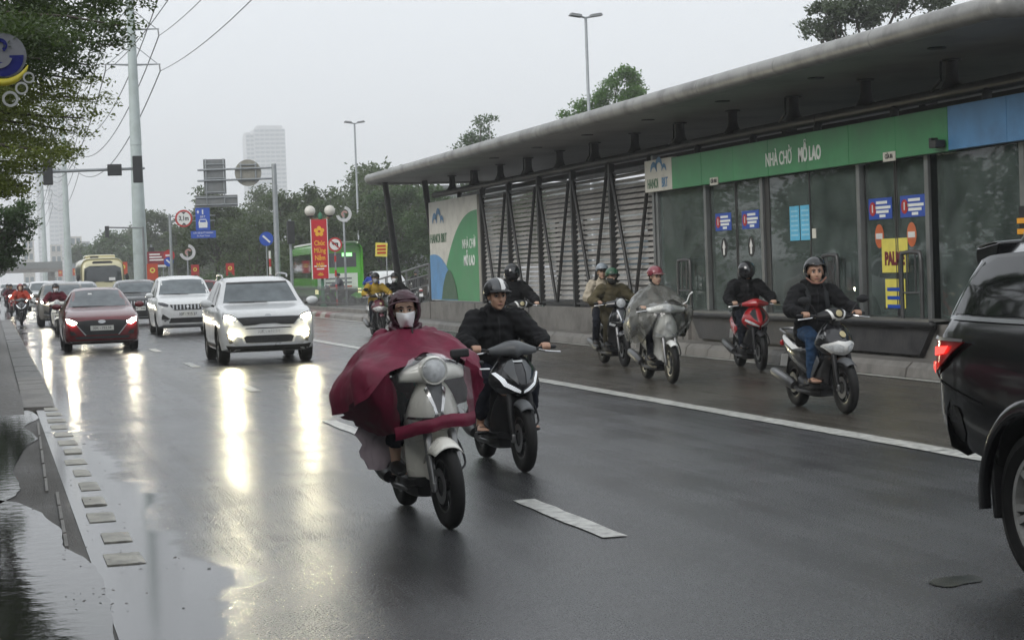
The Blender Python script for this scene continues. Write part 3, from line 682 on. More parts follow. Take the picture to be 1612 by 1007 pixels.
# ================================================================== TREES
def leaf_mat(name, col, var=0.45, tr=0.35):
    if name in MATS: return MATS[name]
    m = pbr(name, col, 0.42, var=var, island=True, spec=0.35); t = m.node_tree; b = t.nodes['Principled BSDF']; o = t.nodes['Material Output']
    tl = _node(t, 'ShaderNodeBsdfTranslucent'); tl.inputs[0].default_value = (col[0]*1.5, col[1]*1.7, col[2]*0.8, 1)
    mx = _node(t, 'ShaderNodeMixShader'); mx.inputs[0].default_value = tr
    t.links.new(b.outputs[0], mx.inputs[1]); t.links.new(tl.outputs[0], mx.inputs[2]); t.links.new(mx.outputs[0], o.inputs[0]); return m
M_BARK = pbr('bark', (0.055, 0.045, 0.035), 0.7, var=0.35, vs=9, bump=0.02, bs=20)
LEAF_A = leaf_mat('leaves_dark', (0.062, 0.088, 0.038)); LEAF_B = leaf_mat('leaves_olive', (0.15, 0.175, 0.05)); LEAF_C = leaf_mat('leaves_mid', (0.060, 0.10, 0.042)); LEAF_D = leaf_mat('leaves_bright', (0.085, 0.16, 0.045))
def leaves_mesh(name, C, Rr, N, size, flat=0.0, seed=0, shell=0.35, size_var=0.5, sub=7):
    """N leaf blades spread through ellipsoidal clumps (C centres, Rr radii), gathered in small sprays"""
    rg = np.random.default_rng(seed); C = np.asarray(C, float); Rr = np.asarray(Rr, float)
    vol = (Rr.prod(1))**0.75; pr = vol/vol.sum(); ns = max(1, N//sub)
    ci = rg.choice(len(C), ns, p=pr)
    d = rg.normal(size=(ns, 3)); d /= np.linalg.norm(d, axis=1)[:, None]; rad = rg.random(ns)**shell
    P = C[ci]+d*rad[:, None]*Rr[ci]
    P = np.repeat(P, sub, 0)+rg.normal(size=(ns*sub, 3))*size*1.6*np.array([1, 1, 0.7]); n = len(P)
    nrm = rg.normal(size=(n, 3)); nrm[:, 2] = np.abs(nrm[:, 2])+flat; nrm /= np.linalg.norm(nrm, axis=1)[:, None]
    a = rg.normal(size=(n, 3)); a -= nrm*(a*nrm).sum(1)[:, None]; a /= np.linalg.norm(a, axis=1)[:, None]; b = np.cross(nrm, a)
    s = size*(1-size_var/2+size_var*rg.random(n))[:, None]
    v = np.empty((n, 4, 3)); v[:, 0] = P-a*s; v[:, 1] = P+b*s*0.45-nrm*s*0.12; v[:, 2] = P+a*s; v[:, 3] = P-b*s*0.45-nrm*s*0.12
    me = bpy.data.meshes.new(name); me.vertices.add(n*4); me.vertices.foreach_set('co', v.ravel())
    me.loops.add(n*4); me.loops.foreach_set('vertex_index', np.arange(n*4, dtype=np.int32))
    me.polygons.add(n); me.polygons.foreach_set('loop_start', np.arange(0, n*4, 4, dtype=np.int32)); me.update(calc_edges=True); return me
def limb(mb, a, b, r0, r1, wob=0.12, n=5):
    a = np.asarray(a, float); b = np.asarray(b, float); l = np.linalg.norm(b-a); P = []; rr = []
    for k in range(n+1):
        t = k/n; w = np.array([random.uniform(-1, 1) for _ in range(3)])*wob*l*0.25*math.sin(math.pi*t)
        P.append(a+(b-a)*t+w+np.array([0, 0, 0.08*l*math.sin(math.pi*t)])); rr.append(r0+(r1-r0)*t)
    mb.tube(P, rr, n=7); return P
def tree(name, base, height, spread, label, mat, N=6000, size=0.09, clumps=16, trunk_h=0.35, seed=1, tr=0.16, group=None, cl=None, zlow=0.3, flat=0.3):
    """trunk, limbs and a crown of uneven leaf clumps"""
    rs = random.Random(seed); t = empty(name, base, 0, label, 'tree', group)
    C, Rr = [], []
    for k in range(clumps):
        a = rs.uniform(0, 6.283); zf = rs.uniform(zlow, 1.0); prof = math.sin(math.pi*min(1, max(0.08, (zf-zlow)/(1-zlow)*0.80+0.18)))**0.7
        r = spread*prof*math.sqrt(rs.uniform(0.05, 0.85)); C.append((r*math.cos(a), r*math.sin(a), height*(zf*0.93))); q = spread*rs.uniform(0.20, 0.40); Rr.append((q, q, q*rs.uniform(0.55, 0.85)))
    mb = MB(); top = np.array([rs.uniform(-.2, .2), rs.uniform(-.2, .2), height*trunk_h]); limb(mb, (0, 0, -0.1), top, tr, tr*0.7, 0.1)
    for c in C[:10]: limb(mb, top*rs.uniform(0.75, 1.0), np.array(c), tr*0.45, tr*0.1, 0.3)
    mb.build('trunk', M_BARK, t); obj('crown', leaves_mesh('crown', C, Rr, N, size, flat=flat, seed=seed), mat, t); return t
def on_line(px, X): return at_x(px, 430, X)
# overhanging layered tree on the near pavement
def tiered_tree():
    base = np.array([-2.4, 21.5, 0.0]); t = empty('layered_tree', base, 0, 'layered dark green tree hanging its branches over the near kerb', 'tree')
    trunk = MB(); limb(trunk, (0, 0, -0.1), (0.15, 0.1, 7.0), 0.16, 0.06, 0.05, 8)
    dark, olive = ([], []), ([], [])
    rs = random.Random(5)
    tiers = [ # start px, tip px, thickness px, depth, dark?
        ((-60, 20), (225, 8), 26, 21.5, 1), ((-60, 45), (214, 40), 24, 20.5, 1), ((-60, 75), (205, 72), 20, 22.0, 1), ((-60, 10), (150, 25), 34, 23.0, 1), ((-60, 100), (165, 103), 18, 21.0, 1), ((-40, 62), (130, 66), 30, 19.8, 1),
        ((-60, 88), (110, 92), 26, 22.5, 1), ((-60, -20), (190, -16), 30, 21.0, 1), ((-60, 130), (150, 126), 11, 22.5, 0), ((-60, 160), (170, 157), 10, 22.0, 0), ((-60, 178), (152, 187), 11, 21.4, 0),
        ((-60, 205), (132, 206), 12, 22.3, 0), ((-60, 228), (122, 240), 12, 21.6, 0), ((-60, 250), (118, 243), 10, 20.9, 0), ((-60, 275), (48, 296), 14, 22.0, 0), ((-60, 262), (70, 262), 14, 22.8, 0), ((-60, 145), (118, 140), 12, 20.7, 0), ((-60, 215), (95, 222), 14, 23.0, 0), ((-60, 190), (105, 170), 13, 23.3, 0), ((-60, 285), (28, 305), 12, 21.2, 0)]
    tiers += [((-80, -45-34*q), (200-28*q+rs.uniform(-20, 20), -48-34*q), 28, 20.5+rs.uniform(0, 2.5), 1) for q in range(7)]
    for (s, e, th, D, dk) in tiers:
        a = at_d(*s, D)-base; b = at_d(*e, D+rs.uniform(-0.5, 0.5))-base
        limb(trunk, (0.05, 0.05, max(1.8, a[2]-0.35)), b*0.9+a*0.1, 0.05, 0.008, 0.12, 7)
        n = 13; T = dark if dk else olive
        for k in range(n):
            f = (k+0.5)/n; p = a+(b-a)*f; tp = (1-f*0.62); th_m = th/2950*22
            for q in range(2):
                off = np.array([rs.uniform(-0.10, 0.10), rs.uniform(-0.9, 0.9)*tp, rs.uniform(-0.05, 0.05)])
                T[0].append(p+off); T[1].append((0.20, 0.30*tp+0.1, th_m*tp+0.018))
    trunk.build('trunk', M_BARK, t)
    obj('backlit_crown', leaves_mesh('c', *dark, 40000, 0.030, flat=0.4, seed=3, shell=0.55), LEAF_A, t)  # upper tiers take a darker leaf colour that paints in their backlit shade
    obj('olive_crown', leaves_mesh('c', *olive, 22000, 0.026, flat=0.6, seed=4, shell=0.5), LEAF_B, t)
tiered_tree()
# denser tree further along the near pavement
def px_tree(name, label, pts, D, mat, N, size, base_px=None, seed=1, group=None, trunk_r=0.14, X=None):
    """crown clumps given as (px, py, radius px) at depth D"""
    f = D/0.963; C0 = [at_d(p[0], p[1], D) for p in pts]; bx = np.mean([c[0] for c in C0]) if base_px is None else at_d(base_px, 400, D)[0]
    base = np.array([bx, D, 0.0]); t = empty(name, base, 0, label, 'tree', group); C, Rr = [], []; rs = random.Random(seed)
    mb = MB(); zlo = min(c[2] for c in C0); top = np.array([0, 0, max(1.2, zlo*0.9)]); limb(mb, (0, 0, -0.1), top, trunk_r, trunk_r*0.7, 0.08)
    for c, p in zip(C0, pts):
        r = p[2]*f/FPX; c = c-base+np.array([0, rs.uniform(-0.8, 0.8)*r, 0]); limb(mb, top*rs.uniform(0.8, 1), c, trunk_r*0.4, 0.015, 0.2, 4)
        for q in range(3):
            C.append(c+np.array([rs.uniform(-.55, .55), rs.uniform(-.7, .7), rs.uniform(-.5, .5)])*r); Rr.append((r*0.62, r*0.7, r*0.5))
    mb.build('trunk', M_BARK, t); obj('crown', leaves_mesh('c', C, Rr, N, size, flat=0.2, seed=seed), mat, t); return t
px_tree('street_tree', 'dense dark green tree with low crown further along the near kerb', [(-40, 330, 40), (5, 335, 28), (38, 330, 16), (-10, 370, 38), (30, 362, 22), (55, 352, 9), (10, 400, 26), (34, 392, 12), (0, 420, 16), (-40, 400, 40)], 52, LEAF_C, 14000, 0.055, base_px=-45, seed=8)
px_tree('street_tree', 'big dark tree behind the layered tree on the near pavement', [(0, 100, 36), (20, 130, 22), (-10, 280, 26), (50, 60, 28), (20, 40, 40), (50, 15, 32), (-20, 180, 26), (-40, 60, 50), (-50, 160, 60)], 45, LEAF_A, 16000, 0.075, base_px=-40, seed=9)
for i, (x, y, h) in enumerate(((-5.2, 3.0, 9.5), (-5.0, 31, 9), (-4.8, -6, 9.5), (-5.5, 62, 8), (-4.8, 12.5, 9), (-5.2, -16, 9.5), (-5.0, -27, 9.5), (-5.2, 42, 9))):
    tree('street_tree', (x, y, 0), h, 3.9, 'spreading street tree in the row along the near pavement', LEAF_C, N=9000, size=0.14, clumps=24, seed=20+i, zlow=0.22, group='trees along the near pavement')
# trees beyond the crossing, in the median and on the far pavement
BT = [
 ('broad hazy tree with rounded crown behind the bus lane sign', [(330, 320, 24), (345, 350, 36), (312, 345, 22), (370, 345, 24), (320, 390, 36), (362, 390, 34), (340, 300, 12), (300, 400, 22), (385, 400, 20)], 132, LEAF_A, 9000, 0.15),
 ('dark tree behind the tall sign gantry post', [(435, 320, 24), (465, 330, 30), (450, 365, 34), (420, 360, 26), (485, 365, 28), (440, 400, 30), (475, 400, 30), (405, 395, 20)], 128, LEAF_A, 9000, 0.15),
 ('open crowned tree with twiggy top behind the green bus', [(490, 302, 12), (505, 325, 20), (520, 305, 8), (515, 355, 24), (495, 345, 22), (530, 375, 22), (505, 385, 26)], 122, LEAF_A, 6000, 0.15),
 ('leafy tree behind the yellow placard', [(590, 315, 18), (612, 308, 18), (640, 312, 20), (600, 345, 28), (635, 345, 28), (580, 370, 26), (620, 380, 30), (650, 385, 26), (560, 395, 20), (665, 320, 18)], 112, LEAF_C, 11000, 0.12),
 ('tree seen between the raking columns of the station', [(690, 318, 26), (668, 350, 28), (700, 350, 28), (675, 390, 30), (715, 390, 26)], 104, LEAF_C, 7000, 0.12),
 ('tall pale hazy tree beside the steel power pole', [(240, 335, 16), (255, 350, 18), (238, 370, 22), (260, 385, 20), (240, 405, 22), (262, 415, 16)], 215, LEAF_A, 5000, 0.22),
 ('low rounded hazy tree beside the cream coach', [(172, 378, 16), (190, 375, 14), (160, 395, 18), (185, 400, 22), (145, 408, 14), (198, 395, 14)], 250, LEAF_C, 5000, 0.24),
 ('distant hazy tree left of the cream coach', [(125, 392, 9), (135, 402, 12), (118, 408, 10), (140, 415, 12)], 330, LEAF_C, 2500, 0.3),
 ('hazy tree between the height limit sign and the power pole', [(275, 370, 14), (285, 395, 18), (272, 410, 16), (290, 415, 16)], 180, LEAF_A, 3500, 0.2),
]
for i, (lab, pts, D, mt, N, s) in enumerate(BT): px_tree('roadside_tree', lab, pts, D, mt, N, s, seed=40+i, trunk_r=0.2)
px_tree('roof_high_tree', 'small light crowned tree rising behind the far part of the station roof', [(757, 195, 14), (770, 188, 11), (742, 210, 14), (765, 215, 18), (735, 228, 14), (790, 222, 9), (720, 234, 8), (760, 240, 26), (757, 280, 34)], 111, LEAF_C, 3800, 0.10, seed=60)
px_tree('roof_high_tree', 'bright green bushy tree rising beside the lamp mast behind the roof', [(978, 112, 20), (995, 125, 18), (965, 128, 18), (1005, 145, 16), (950, 150, 24), (980, 155, 28), (925, 165, 20), (905, 175, 14), (890, 180, 9), (1012, 160, 12), (955, 185, 30), (985, 190, 36), (970, 240, 40), (930, 220, 34)], 89, LEAF_D, 16000, 0.085, seed=61)
px_tree('roof_high_tree', 'tall grey green tree with coarse leaves above the near roof', [(1290, 45, 22), (1310, 20, 24), (1345, 15, 30), (1380, 5, 30), (1320, 50, 24), (1290, 10, 16), (1415, 5, 30), (1455, 0, 28), (1375, 35, 26), (1490, -10, 26), (1275, 50, 10), (1420, -30, 40), (1340, -30, 40), (1340, 90, 40), (1420, 70, 40)], 59, leaf_mat('leaves_grey', (0.07, 0.09, 0.06)), 15000, 0.085, seed=62)
# rows of trees closing the view down the road
protos = [tree('row_tree', (26.5+i, 128+9*i, 0), 8.5+i*0.8, 4.4, 'hazy dark tree in the row along the far pavement', LEAF_A, N=6000, size=0.19, clumps=22, seed=80+i, zlow=0.12, trunk_h=0.2, group='row of trees along the far pavement') for i in range(3)]
for k in range(14):
    c = copy_tree(protos[k % 3]); c.location = (25+random.uniform(-1, 6), 158+k*17+random.uniform(-4, 4), 0); c.rotation_euler = (0, 0, random.uniform(0, 6)); c.scale = [random.uniform(0.8, 1.15)]*3
for k in range(9):
    c = copy_tree(protos[k % 3]); c.location = (-5.5+random.uniform(-2, 0.5), 96+k*24+random.uniform(-4, 4), 0); c.rotation_euler = (0, 0, random.uniform(0, 6)); c.scale = [random.uniform(0.75, 1.0)]*3; c['label'] = 'hazy dark tree in the row along the near pavement'; c['group'] = 'row of trees along the near pavement'
for k in range(6):
    c = copy_tree(protos[k % 3]); c.location = (-5.6+random.uniform(-1.5, 0.2), 48+k*15+random.uniform(-2, 2), 0); c.rotation_euler = (0, 0, random.uniform(0, 6)); c.scale = [random.uniform(0.75, 1.0)]*3; c['label'] = 'hazy dark tree in the row along the near pavement'; c['group'] = 'row of trees along the near pavement'
for k in range(8):
    c = copy_tree(protos[k % 3]); c.location = (16.5+k*3.3, 114+random.uniform(-2, 12), 0); c.rotation_euler = (0, 0, random.uniform(0, 6)); c.scale = [random.uniform(0.55, 0.72)]*3; c['label'] = 'low bushy tree closing the far side of the crossing'; c['group'] = 'bushy trees across the crossing'
def hedge(label, x0, x1, y0, y1, h, N, seed):
    t = empty('hedge', ((x0+x1)/2, (y0+y1)/2, 0), 0, label, 'hedge'); rg = np.random.default_rng(seed); n = 60
    C = np.stack([rg.uniform(x0-(x0+x1)/2, x1-(x0+x1)/2, n), np.linspace(y0-(y0+y1)/2, y1-(y0+y1)/2, n), np.full(n, h*0.55)], 1); obj('foliage', leaves_mesh('h', C, np.array([[0.7, (y1-y0)/n*1.2, h*0.5]]*n), N, 0.16, seed=seed), LEAF_C, t)
    MB().box2((x0-(x0+x1)/2+0.3, -(y1-y0)/2, 0.1), (x1-(x0+x1)/2-0.3, (y1-y0)/2, h*0.7)).build('stems', M_BARK, t, smooth=False)
hedge('clipped hedge down the middle of the road beyond the crossing', 11.6, 13.8, 110, 260, 1.5, 9000, 5); hedge('hedge along the far pavement beyond the bus', 23.5, 25.0, 104, 260, 1.7, 7000, 6)
tree('roadside_tree', (27.5, 38, 0), 8.5, 3.8, 'far pavement tree seen through the station glass', LEAF_C, N=7000, size=0.12, seed=71, group='trees seen through the glass')
tree('roadside_tree', (26.5, 48, 0), 8.5, 3.8, 'far pavement tree seen through the station glass', LEAF_C, N=7000, size=0.12, seed=72, group='trees seen through the glass')

# ================================================================== POLES, WIRES, LAMPS, SIGNALS
M_POLE = pbr('pale_green_pole', (0.40, 0.46, 0.45), 0.45, var=0.08, vs=1.5, dirt=(0.22, 0.26, 0.23), dirt_amt=0.5, dirt_scale=0.9)
M_GALV = pbr('galvanised_steel', (0.30, 0.32, 0.33), 0.42, metal=0.5, var=0.12)
M_GREYP = pbr('grey_sign_back', (0.20, 0.21, 0.21), 0.5, metal=0.3, var=0.12, dirt=(0.12, 0.12, 0.11))
POLE_X = 11.6
def power_pole(D, dia, top, label):
    t = empty('power_pole', (POLE_X, D, 0), 0, label, 'power pole', 'steel power poles')
    zs = [0, 3.6, 3.62, 12.2, 12.22, top]
    for k in range(3):
        mb = MB(); a, b = zs[2*k], zs[2*k+1]; ra = dia/2*(1-0.022*a); rb = dia/2*(1-0.022*b); mb.lathe([(ra+(0.02 if k else 0), a), (rb, b)], n=14); mb.build('shaft_section', M_POLE, t, ang=60)
    for z in (18.6, 21.4, 24.2):
        for s in (-1, 1):
            mb = MB(); mb.tube([(s*dia*0.3, 0, z), (s*2.15, 0, z+0.05)], [0.09, 0.05], n=6); mb.build('crossarm', M_GALV, t)
            mb = MB(); mb.tube([(s*dia*0.3, 0, z+1.4), (s*1.9, 0, z+0.12)], 0.035, n=5); mb.build('arm_stay', M_GALV, t)
            mb = MB(); mb.tube([(s*2.1, 0, z), (s*2.15, 0, z-0.5)], 0.06, n=6); mb.build('insulator', M_GREYP, t)
    return t
power_pole(152, 1.20, 27, 'tall pale green steel power pole nearest the traffic lights')
power_pole(295, 1.22, 27, 'pale green steel power pole second along the median')
power_pole(420, 1.25, 27, 'hazy steel power pole third along the median')
M_WIRE = pbr('power_wire', (0.10, 0.10, 0.105), 0.5)
for zi, z in enumerate((18.1, 20.9, 23.7)):
    for s in (-1, 1):
        x = POLE_X+s*2.15
        for (d0, d1, sag) in ((152, 22, 2.2), (152, 295, 3.4), (295, 420, 3.0), (420, 560, 3.0)):
            P = [(x, d0+(d1-d0)*k/20, z-4*sag*(k/20)*(1-k/20)) for k in range(21)]
            mb = MB(); mb.tube(P, 0.028 if d0 < 200 and d1 < 200 else 0.05, n=5)
            tag(mb.build('power_wire', M_WIRE, None), 'thin power line on the %s arms, %s side, %s' % (('lowest', 'middle', 'top')[zi], 'kerb' if s < 0 else 'far', {22: 'nearest span', 295: 'span past the first pole', 420: 'span past the second pole', 560: 'span past the third pole'}[d1]), 'wire', 'power lines above the median')
def flood_mast(x, D, h, label):
    t = empty('lamp_mast', (x, D, 0), 0, label, 'street lamp', 'twin head lamp masts')
    MB().lathe([(0.13, 0), (0.12, 0.4), (0.085, 0.45), (0.055, h)], n=12).build('mast', M_GALV, t)
    for s in (-1, 1):
        MB().tube([(0, 0, h-0.05), (s*0.3, 0, h+0.05)], 0.04, n=6).build('arm', M_GALV, t)
        mb = MB(); mb.box((s*0.42, 0, h+0.07), (0.52, 0.36, 0.12), rot=Matrix.Rotation(R(-8*s), 3, 'Y'), taper=(0.8, 0.8)); mb.build('lamp_head', M_GREYP, t, bevel=0.02)
def mast_at(px, py, X, label):
    p = at_x(px, py, X); flood_mast(p[0], p[1], p[2], label)
mast_at(922, 27, 23.3, 'twin head lamp mast rising above the bright green tree')
mast_at(558, 194, 23.3, 'twin head lamp mast standing behind the red banner')
M_SIGNAL = pbr('signal_housing', (0.015, 0.016, 0.017), 0.45)
def signal_head(parent, c, h=1.05, w=0.36, name='signal_head'):
    mb = MB(); mb.box(c, (w, 0.22, h)); o = mb.build(name, M_SIGNAL, parent, bevel=0.03, smooth=False)
    for k in range(3):
        z = c[2]+(k-1)*h/3.1; m2 = MB(); m2.lathe([(0.13, 0), (0.15, 0.02), (0.15, 0.20), (0.14, 0.20), (0.13, 0.03)], c=(c[0], c[1]+0.11, z), axis='y', n=12); m2.build('visor', M_SIGNAL, o)
    return o
# overhead mast arm on the near side (backs of the signals)
D0 = 77.0; a = at_d(226, 265, D0); z0 = a[2]
t = empty('signal_mast', (-1.3, D0, 0), 0, 'overhead traffic signal arm reaching over the lanes from the leafy pavement', 'traffic light')
MB().lathe([(0.14, 0), (0.12, 0.3), (0.09, 6.4)], n=12).build('mast', M_GALV, t)
MB().tube([(0, 0, z0-0.12), (a[0]+1.3, 0, z0)], [0.085, 0.055], n=10).build('arm', M_GALV, t)
for px, py, hh, ww in ((75, 271, 1.05, 0.38), (216, 267, 1.08, 0.38)):
    p = at_d(px, py, D0); signal_head(t, (p[0]+1.3, -0.16, p[2]), hh, ww)
p = at_d(180, 268, D0); MB().box((p[0]+1.3, -0.14, p[2]), (0.56, 0.14, 0.46)).build('countdown_box', M_SIGNAL, t, bevel=0.02, smooth=False)
# second, smaller arm beyond the crossing
D1 = 150.0; p = at_d(225, 357, D1); q = at_d(168, 358, D1)
t = empty('signal_mast', (p[0], D1, 0), 0, 'slender signal arm in front of the first green power pole', 'traffic light')
MB().lathe([(0.12, 0), (0.08, p[2])], n=10).build('mast', M_GREYP, t); MB().tube([(0, 0, p[2]-0.1), (q[0]-p[0], 0, q[2])], 0.06, n=8).build('arm', M_GREYP, t)
signal_head(t, (q[0]-p[0], -0.1, q[2]-0.35), 0.9, 0.32)
D1 = 128.0; p = at_d(490, 350, D1); q = at_d(392, 355, D1)
t = empty('signal_mast', (p[0], D1, 0), 0, 'pale signal arm behind the gantry post with red banner in front of its foot', 'traffic light')
MB().lathe([(0.12, 0), (0.08, p[2])], n=10).build('mast', M_GALV, t); MB().tube([(0, 0, p[2]-0.1), (q[0]-p[0], 0, q[2])], 0.06, n=8).build('arm', M_GALV, t)
signal_head(t, (q[0]-p[0], -0.1, q[2]), 0.95, 0.34)
D1 = 86.0; p = at_d(456, 345, D1)
t = empty('signal_post', (p[0], D1, 0), 0, 'post mounted traffic signal seen from behind beside the gantry post', 'traffic light')
MB().lathe([(0.08, 0), (0.06, p[2])], n=10).build('post', M_GALV, t); signal_head(t, (0, -0.16, at_d(456, 366, D1)[2]), 1.05, 0.34)
p2 = at_d(238, 385, 118); t = empty('signal_post', (p2[0], 118, 0), 0, 'post mounted traffic signal standing among the red boards', 'traffic light')
MB().lathe([(0.08, 0), (0.06, p2[2])], n=10).build('post', M_GALV, t); signal_head(t, (0, -0.16, at_d(238, 402, 118)[2]), 1.0, 0.34)

# ================================================================== SIGNS
def rod(parent, a, b, r=0.03, mat=None, name='rail'): return MB().tube([a, b], r, n=8).build(name, mat or M_GALV, parent)
DG = 92.0
g = at_d(431, 258, DG); t = empty('sign_gantry', (g[0], DG, 0), 0, 'cantilever gantry post with the backs of a square and a round road sign', 'sign gantry')
MB().lathe([(0.17, 0), (0.15, 0.3), (0.12, g[2])], n=14).build('post', M_GALV, t)
def gl(px, py): p = at_d(px, py, DG); return (p[0]-g[0], 0, p[2])
for py in (267, 284):
    a = gl(428, py-3); b = gl(312, py+1); rod(t, a, b, 0.05, name='gantry_arm')
def board(parent, x0, x1, z0, z1, y=-0.08, mat=None, name='sign_board', th=0.03): return MB().box2((x0, y-th, z0), (x1, y, z1)).build(name, mat or M_GREYP, parent, smooth=False)
A = gl(320, 251); B = gl(357, 305); b = board(t, A[0], B[0], B[2], A[2], y=0.12)
for f in (0.1, 0.9): rod(b, (A[0]+(B[0]-A[0])*f, 0.07, A[2]), (A[0]+(B[0]-A[0])*f, 0.07, B[2]-0.5), 0.035, name='batten')
for f in (0.15, 0.55, 0.95): rod(b, (A[0]+0.05, 0.06, A[2]+(B[2]-A[2])*f), (B[0]-0.05, 0.06, A[2]+(B[2]-A[2])*f), 0.035, name='batten')
A = gl(308, 308); B = gl(375, 325); b = board(t, A[0], B[0], B[2], A[2], y=0.14)
for f in (0.2, 0.8): rod(b, (A[0]+0.05, 0.08, A[2]+(B[2]-A[2])*f), (B[0]-0.05, 0.08, A[2]+(B[2]-A[2])*f), 0.035, name='batten')
c = gl(391, 272); rr = gl(412, 272)[0]-c[0]
b = MB().lathe([(rr, 0.10), (rr, 0.13)], c=(c[0], 0, c[2]), axis='y', n=28).build('round_sign', pbr('cream_sign_back', (0.27, 0.26, 0.22), 0.5, var=0.12), t)
for s in (-1, 1): rod(b, (c[0]+s*rr*0.55, 0.07, c[2]-rr*0.7), (c[0]+s*rr*0.55, 0.07, c[2]+rr*0.7), 0.04, name='batten')
for s in (-0.55, 0.6): rod(b, (c[0]-rr*0.6, 0.06, c[2]+s*rr), (c[0]+rr*0.6, 0.06, c[2]+s*rr), 0.04, name='batten')
def disc_xz(parent, c, r, mat, name, y, th=0.02, n=28, sz=1.0): return MB().prism([(c[0]+r*math.cos(2*math.pi*k/n), c[2]+r*sz*math.sin(2*math.pi*k/n)) for k in range(n)], 'y', y-th, y).build(name, mat, parent, smooth=False)
def ring_xz(parent, c, r0, r1, mat, name, y, th=0.02, n=28, a0=0, a1=360):
    mb = MB(); rings = []
    for k in range(n+1):
        a = R(a0+(a1-a0)*k/n); rings.append([(c[0]+q*math.cos(a), yy, c[2]+q*math.sin(a)) for q, yy in ((r0, y-th), (r1, y-th), (r1, y), (r0, y))])
    mb.loft(rings, caps=(a1-a0) < 359); return mb.build(name, mat, parent, smooth=False)
def txt_xz(name, s, size, mat, parent, x, z, y, **kw): return face_text(name, s, size, mat, parent, (x, y, z), (1, 0, 0), (0, 0, 1), depth=0.003, **kw)
# height limit and bus lane signs
DS = 110.0; g = at_d(267, 338, DS); t = empty('height_limit_sign', (g[0], DS, 0), 0, 'round red and white height limit sign on arms of a grey post', 'road sign')
MB().lathe([(0.10, 0), (0.08, g[2])], n=10).build('post', M_GALV, t)
def gs(px, py): p = at_d(px, py, DS); return (p[0]-g[0], 0, p[2])
for py in (341, 349): rod(t, gs(267, py), gs(338, py-2), 0.03, name='arm')
c = gs(289, 344); d = disc_xz(t, c, 0.50, M_RED, 'sign_disc', -0.06); w = disc_xz(d, c, 0.40, M_WHITE, 'sign_face', -0.085, th=0.006)
txt_xz('numeral', '3,1m', 0.36, M_BLACK, d, c[0], c[2], -0.094, xs=0.8, bold=0.012)
for s in (-1, 1): MB().prism([(c[0]-0.14, c[2]+s*0.38), (c[0]+0.14, c[2]+s*0.38), (c[0], c[2]+s*0.24)], 'y', -0.098, -0.092).build('limit_arrow', M_BLACK, d, smooth=False)
b2 = empty('bus_lane_sign', (gs(319, 345)[0]+g[0], DS, gs(319, 345)[2]), 0, 'blue bus lane sign with white bus symbol above a blue name plate', 'road sign')
bd = MB().box2((-0.41, -0.10, -0.65), (0.41, -0.07, 0.65)).build('sign_board', M_BLUE, b2, smooth=False)
MB().box2((-0.72, -0.10, -1.10), (0.72, -0.07, -0.68)).build('name_plate', M_BLUE, b2, smooth=False)
txt_xz('lettering', 'LÀN XE BUÝT NHANH', 0.15, M_WHITE, b2, 0, -0.80, -0.105, xs=0.75); txt_xz('lettering', 'Bus Rapid Transit', 0.13, M_WHITE, b2, 0, -0.97, -0.105, xs=0.8)
txt_xz('lettering', 'BRT', 0.17, M_WHITE, bd, 0, 0.13, -0.105)
MB().box2((-0.04, -0.106, 0.28), (0.04, -0.101, 0.55)).build('lane_mark', M_WHITE, bd, smooth=False); MB().prism([(-0.34, 0.42), (-0.27, 0.53), (-0.20, 0.42), (-0.27, 0.31)], 'y', -0.106, -0.101).build('lane_mark', M_WHITE, bd, smooth=False)
MB().prism([(-0.24, -0.5), (0.24, -0.5), (0.26, -0.2), (0.18, 0.0), (-0.18, 0.0), (-0.26, -0.2)], 'y', -0.106, -0.101).build('bus_symbol', M_WHITE, bd, smooth=False)
MB().box2((-0.17, -0.110, -0.18), (0.17, -0.1065, -0.05)).build('bus_window', M_BLUE, bd, smooth=False)
# other signs by the crossing
def post_sign(px, py, D, r, label, kind):
    g = at_d(px, py, D); t = empty('road_sign', (g[0], D, 0), 0, label, 'road sign'); MB().lathe([(0.035, 0), (0.035, g[2]+r*0.8)], n=8).build('post', M_GALV, t); c = (0, 0, g[2])
    if kind == 'noentry': d = disc_xz(t, c, r, M_RED, 'sign_disc', -0.05); MB().box2((-r*0.65, -0.08, c[2]-r*0.16), (r*0.65, -0.071, c[2]+r*0.16)).build('bar', M_WHITE, d, smooth=False)
    if kind == 'blue': d = disc_xz(t, c, r, M_BLUE, 'sign_disc', -0.05); MB().bar((-r*0.5, -0.076, c[2]+r*0.45), (r*0.5, -0.076, c[2]-r*0.5), 0.09, 0.02, up=(0, 1, 0)).build('bar', M_WHITE, d, smooth=False)
    if kind == 'noturn':
        d = disc_xz(t, c, r, M_RED, 'sign_disc', -0.05); disc_xz(d, c, r*0.76, M_WHITE, 'sign_face', -0.075, th=0.005)
        MB().prism([(r*0.25, c[2]-r*0.45), (r*0.42, c[2]-r*0.45), (r*0.42, c[2]+r*0.25), (-r*0.15, c[2]+r*0.25), (-r*0.15, c[2]+r*0.42), (-r*0.48, c[2]+r*0.15), (-r*0.15, c[2]-r*0.12), (-r*0.15, c[2]+r*0.06), (r*0.25, c[2]+r*0.06)], 'y', -0.086, -0.081).build('arrow', M_BLACK, d, smooth=False)
        MB().bar((-r*0.55, -0.092, c[2]+r*0.5), (r*0.55, -0.092, c[2]-r*0.5), 0.05, 0.008, up=(0, 1, 0)).build('slash', M_RED, d, smooth=False)
        for k in range(8):
            if k % 2 == 0: MB().lathe([(0.042, 0.25+0.3*k), (0.042, 0.5+0.3*k)], n=8).build('red_band', M_RED, t)
    return t
post_sign(527, 385, 77, 0.30, 'round no left turn sign on a red banded post beside the banner', 'noturn')
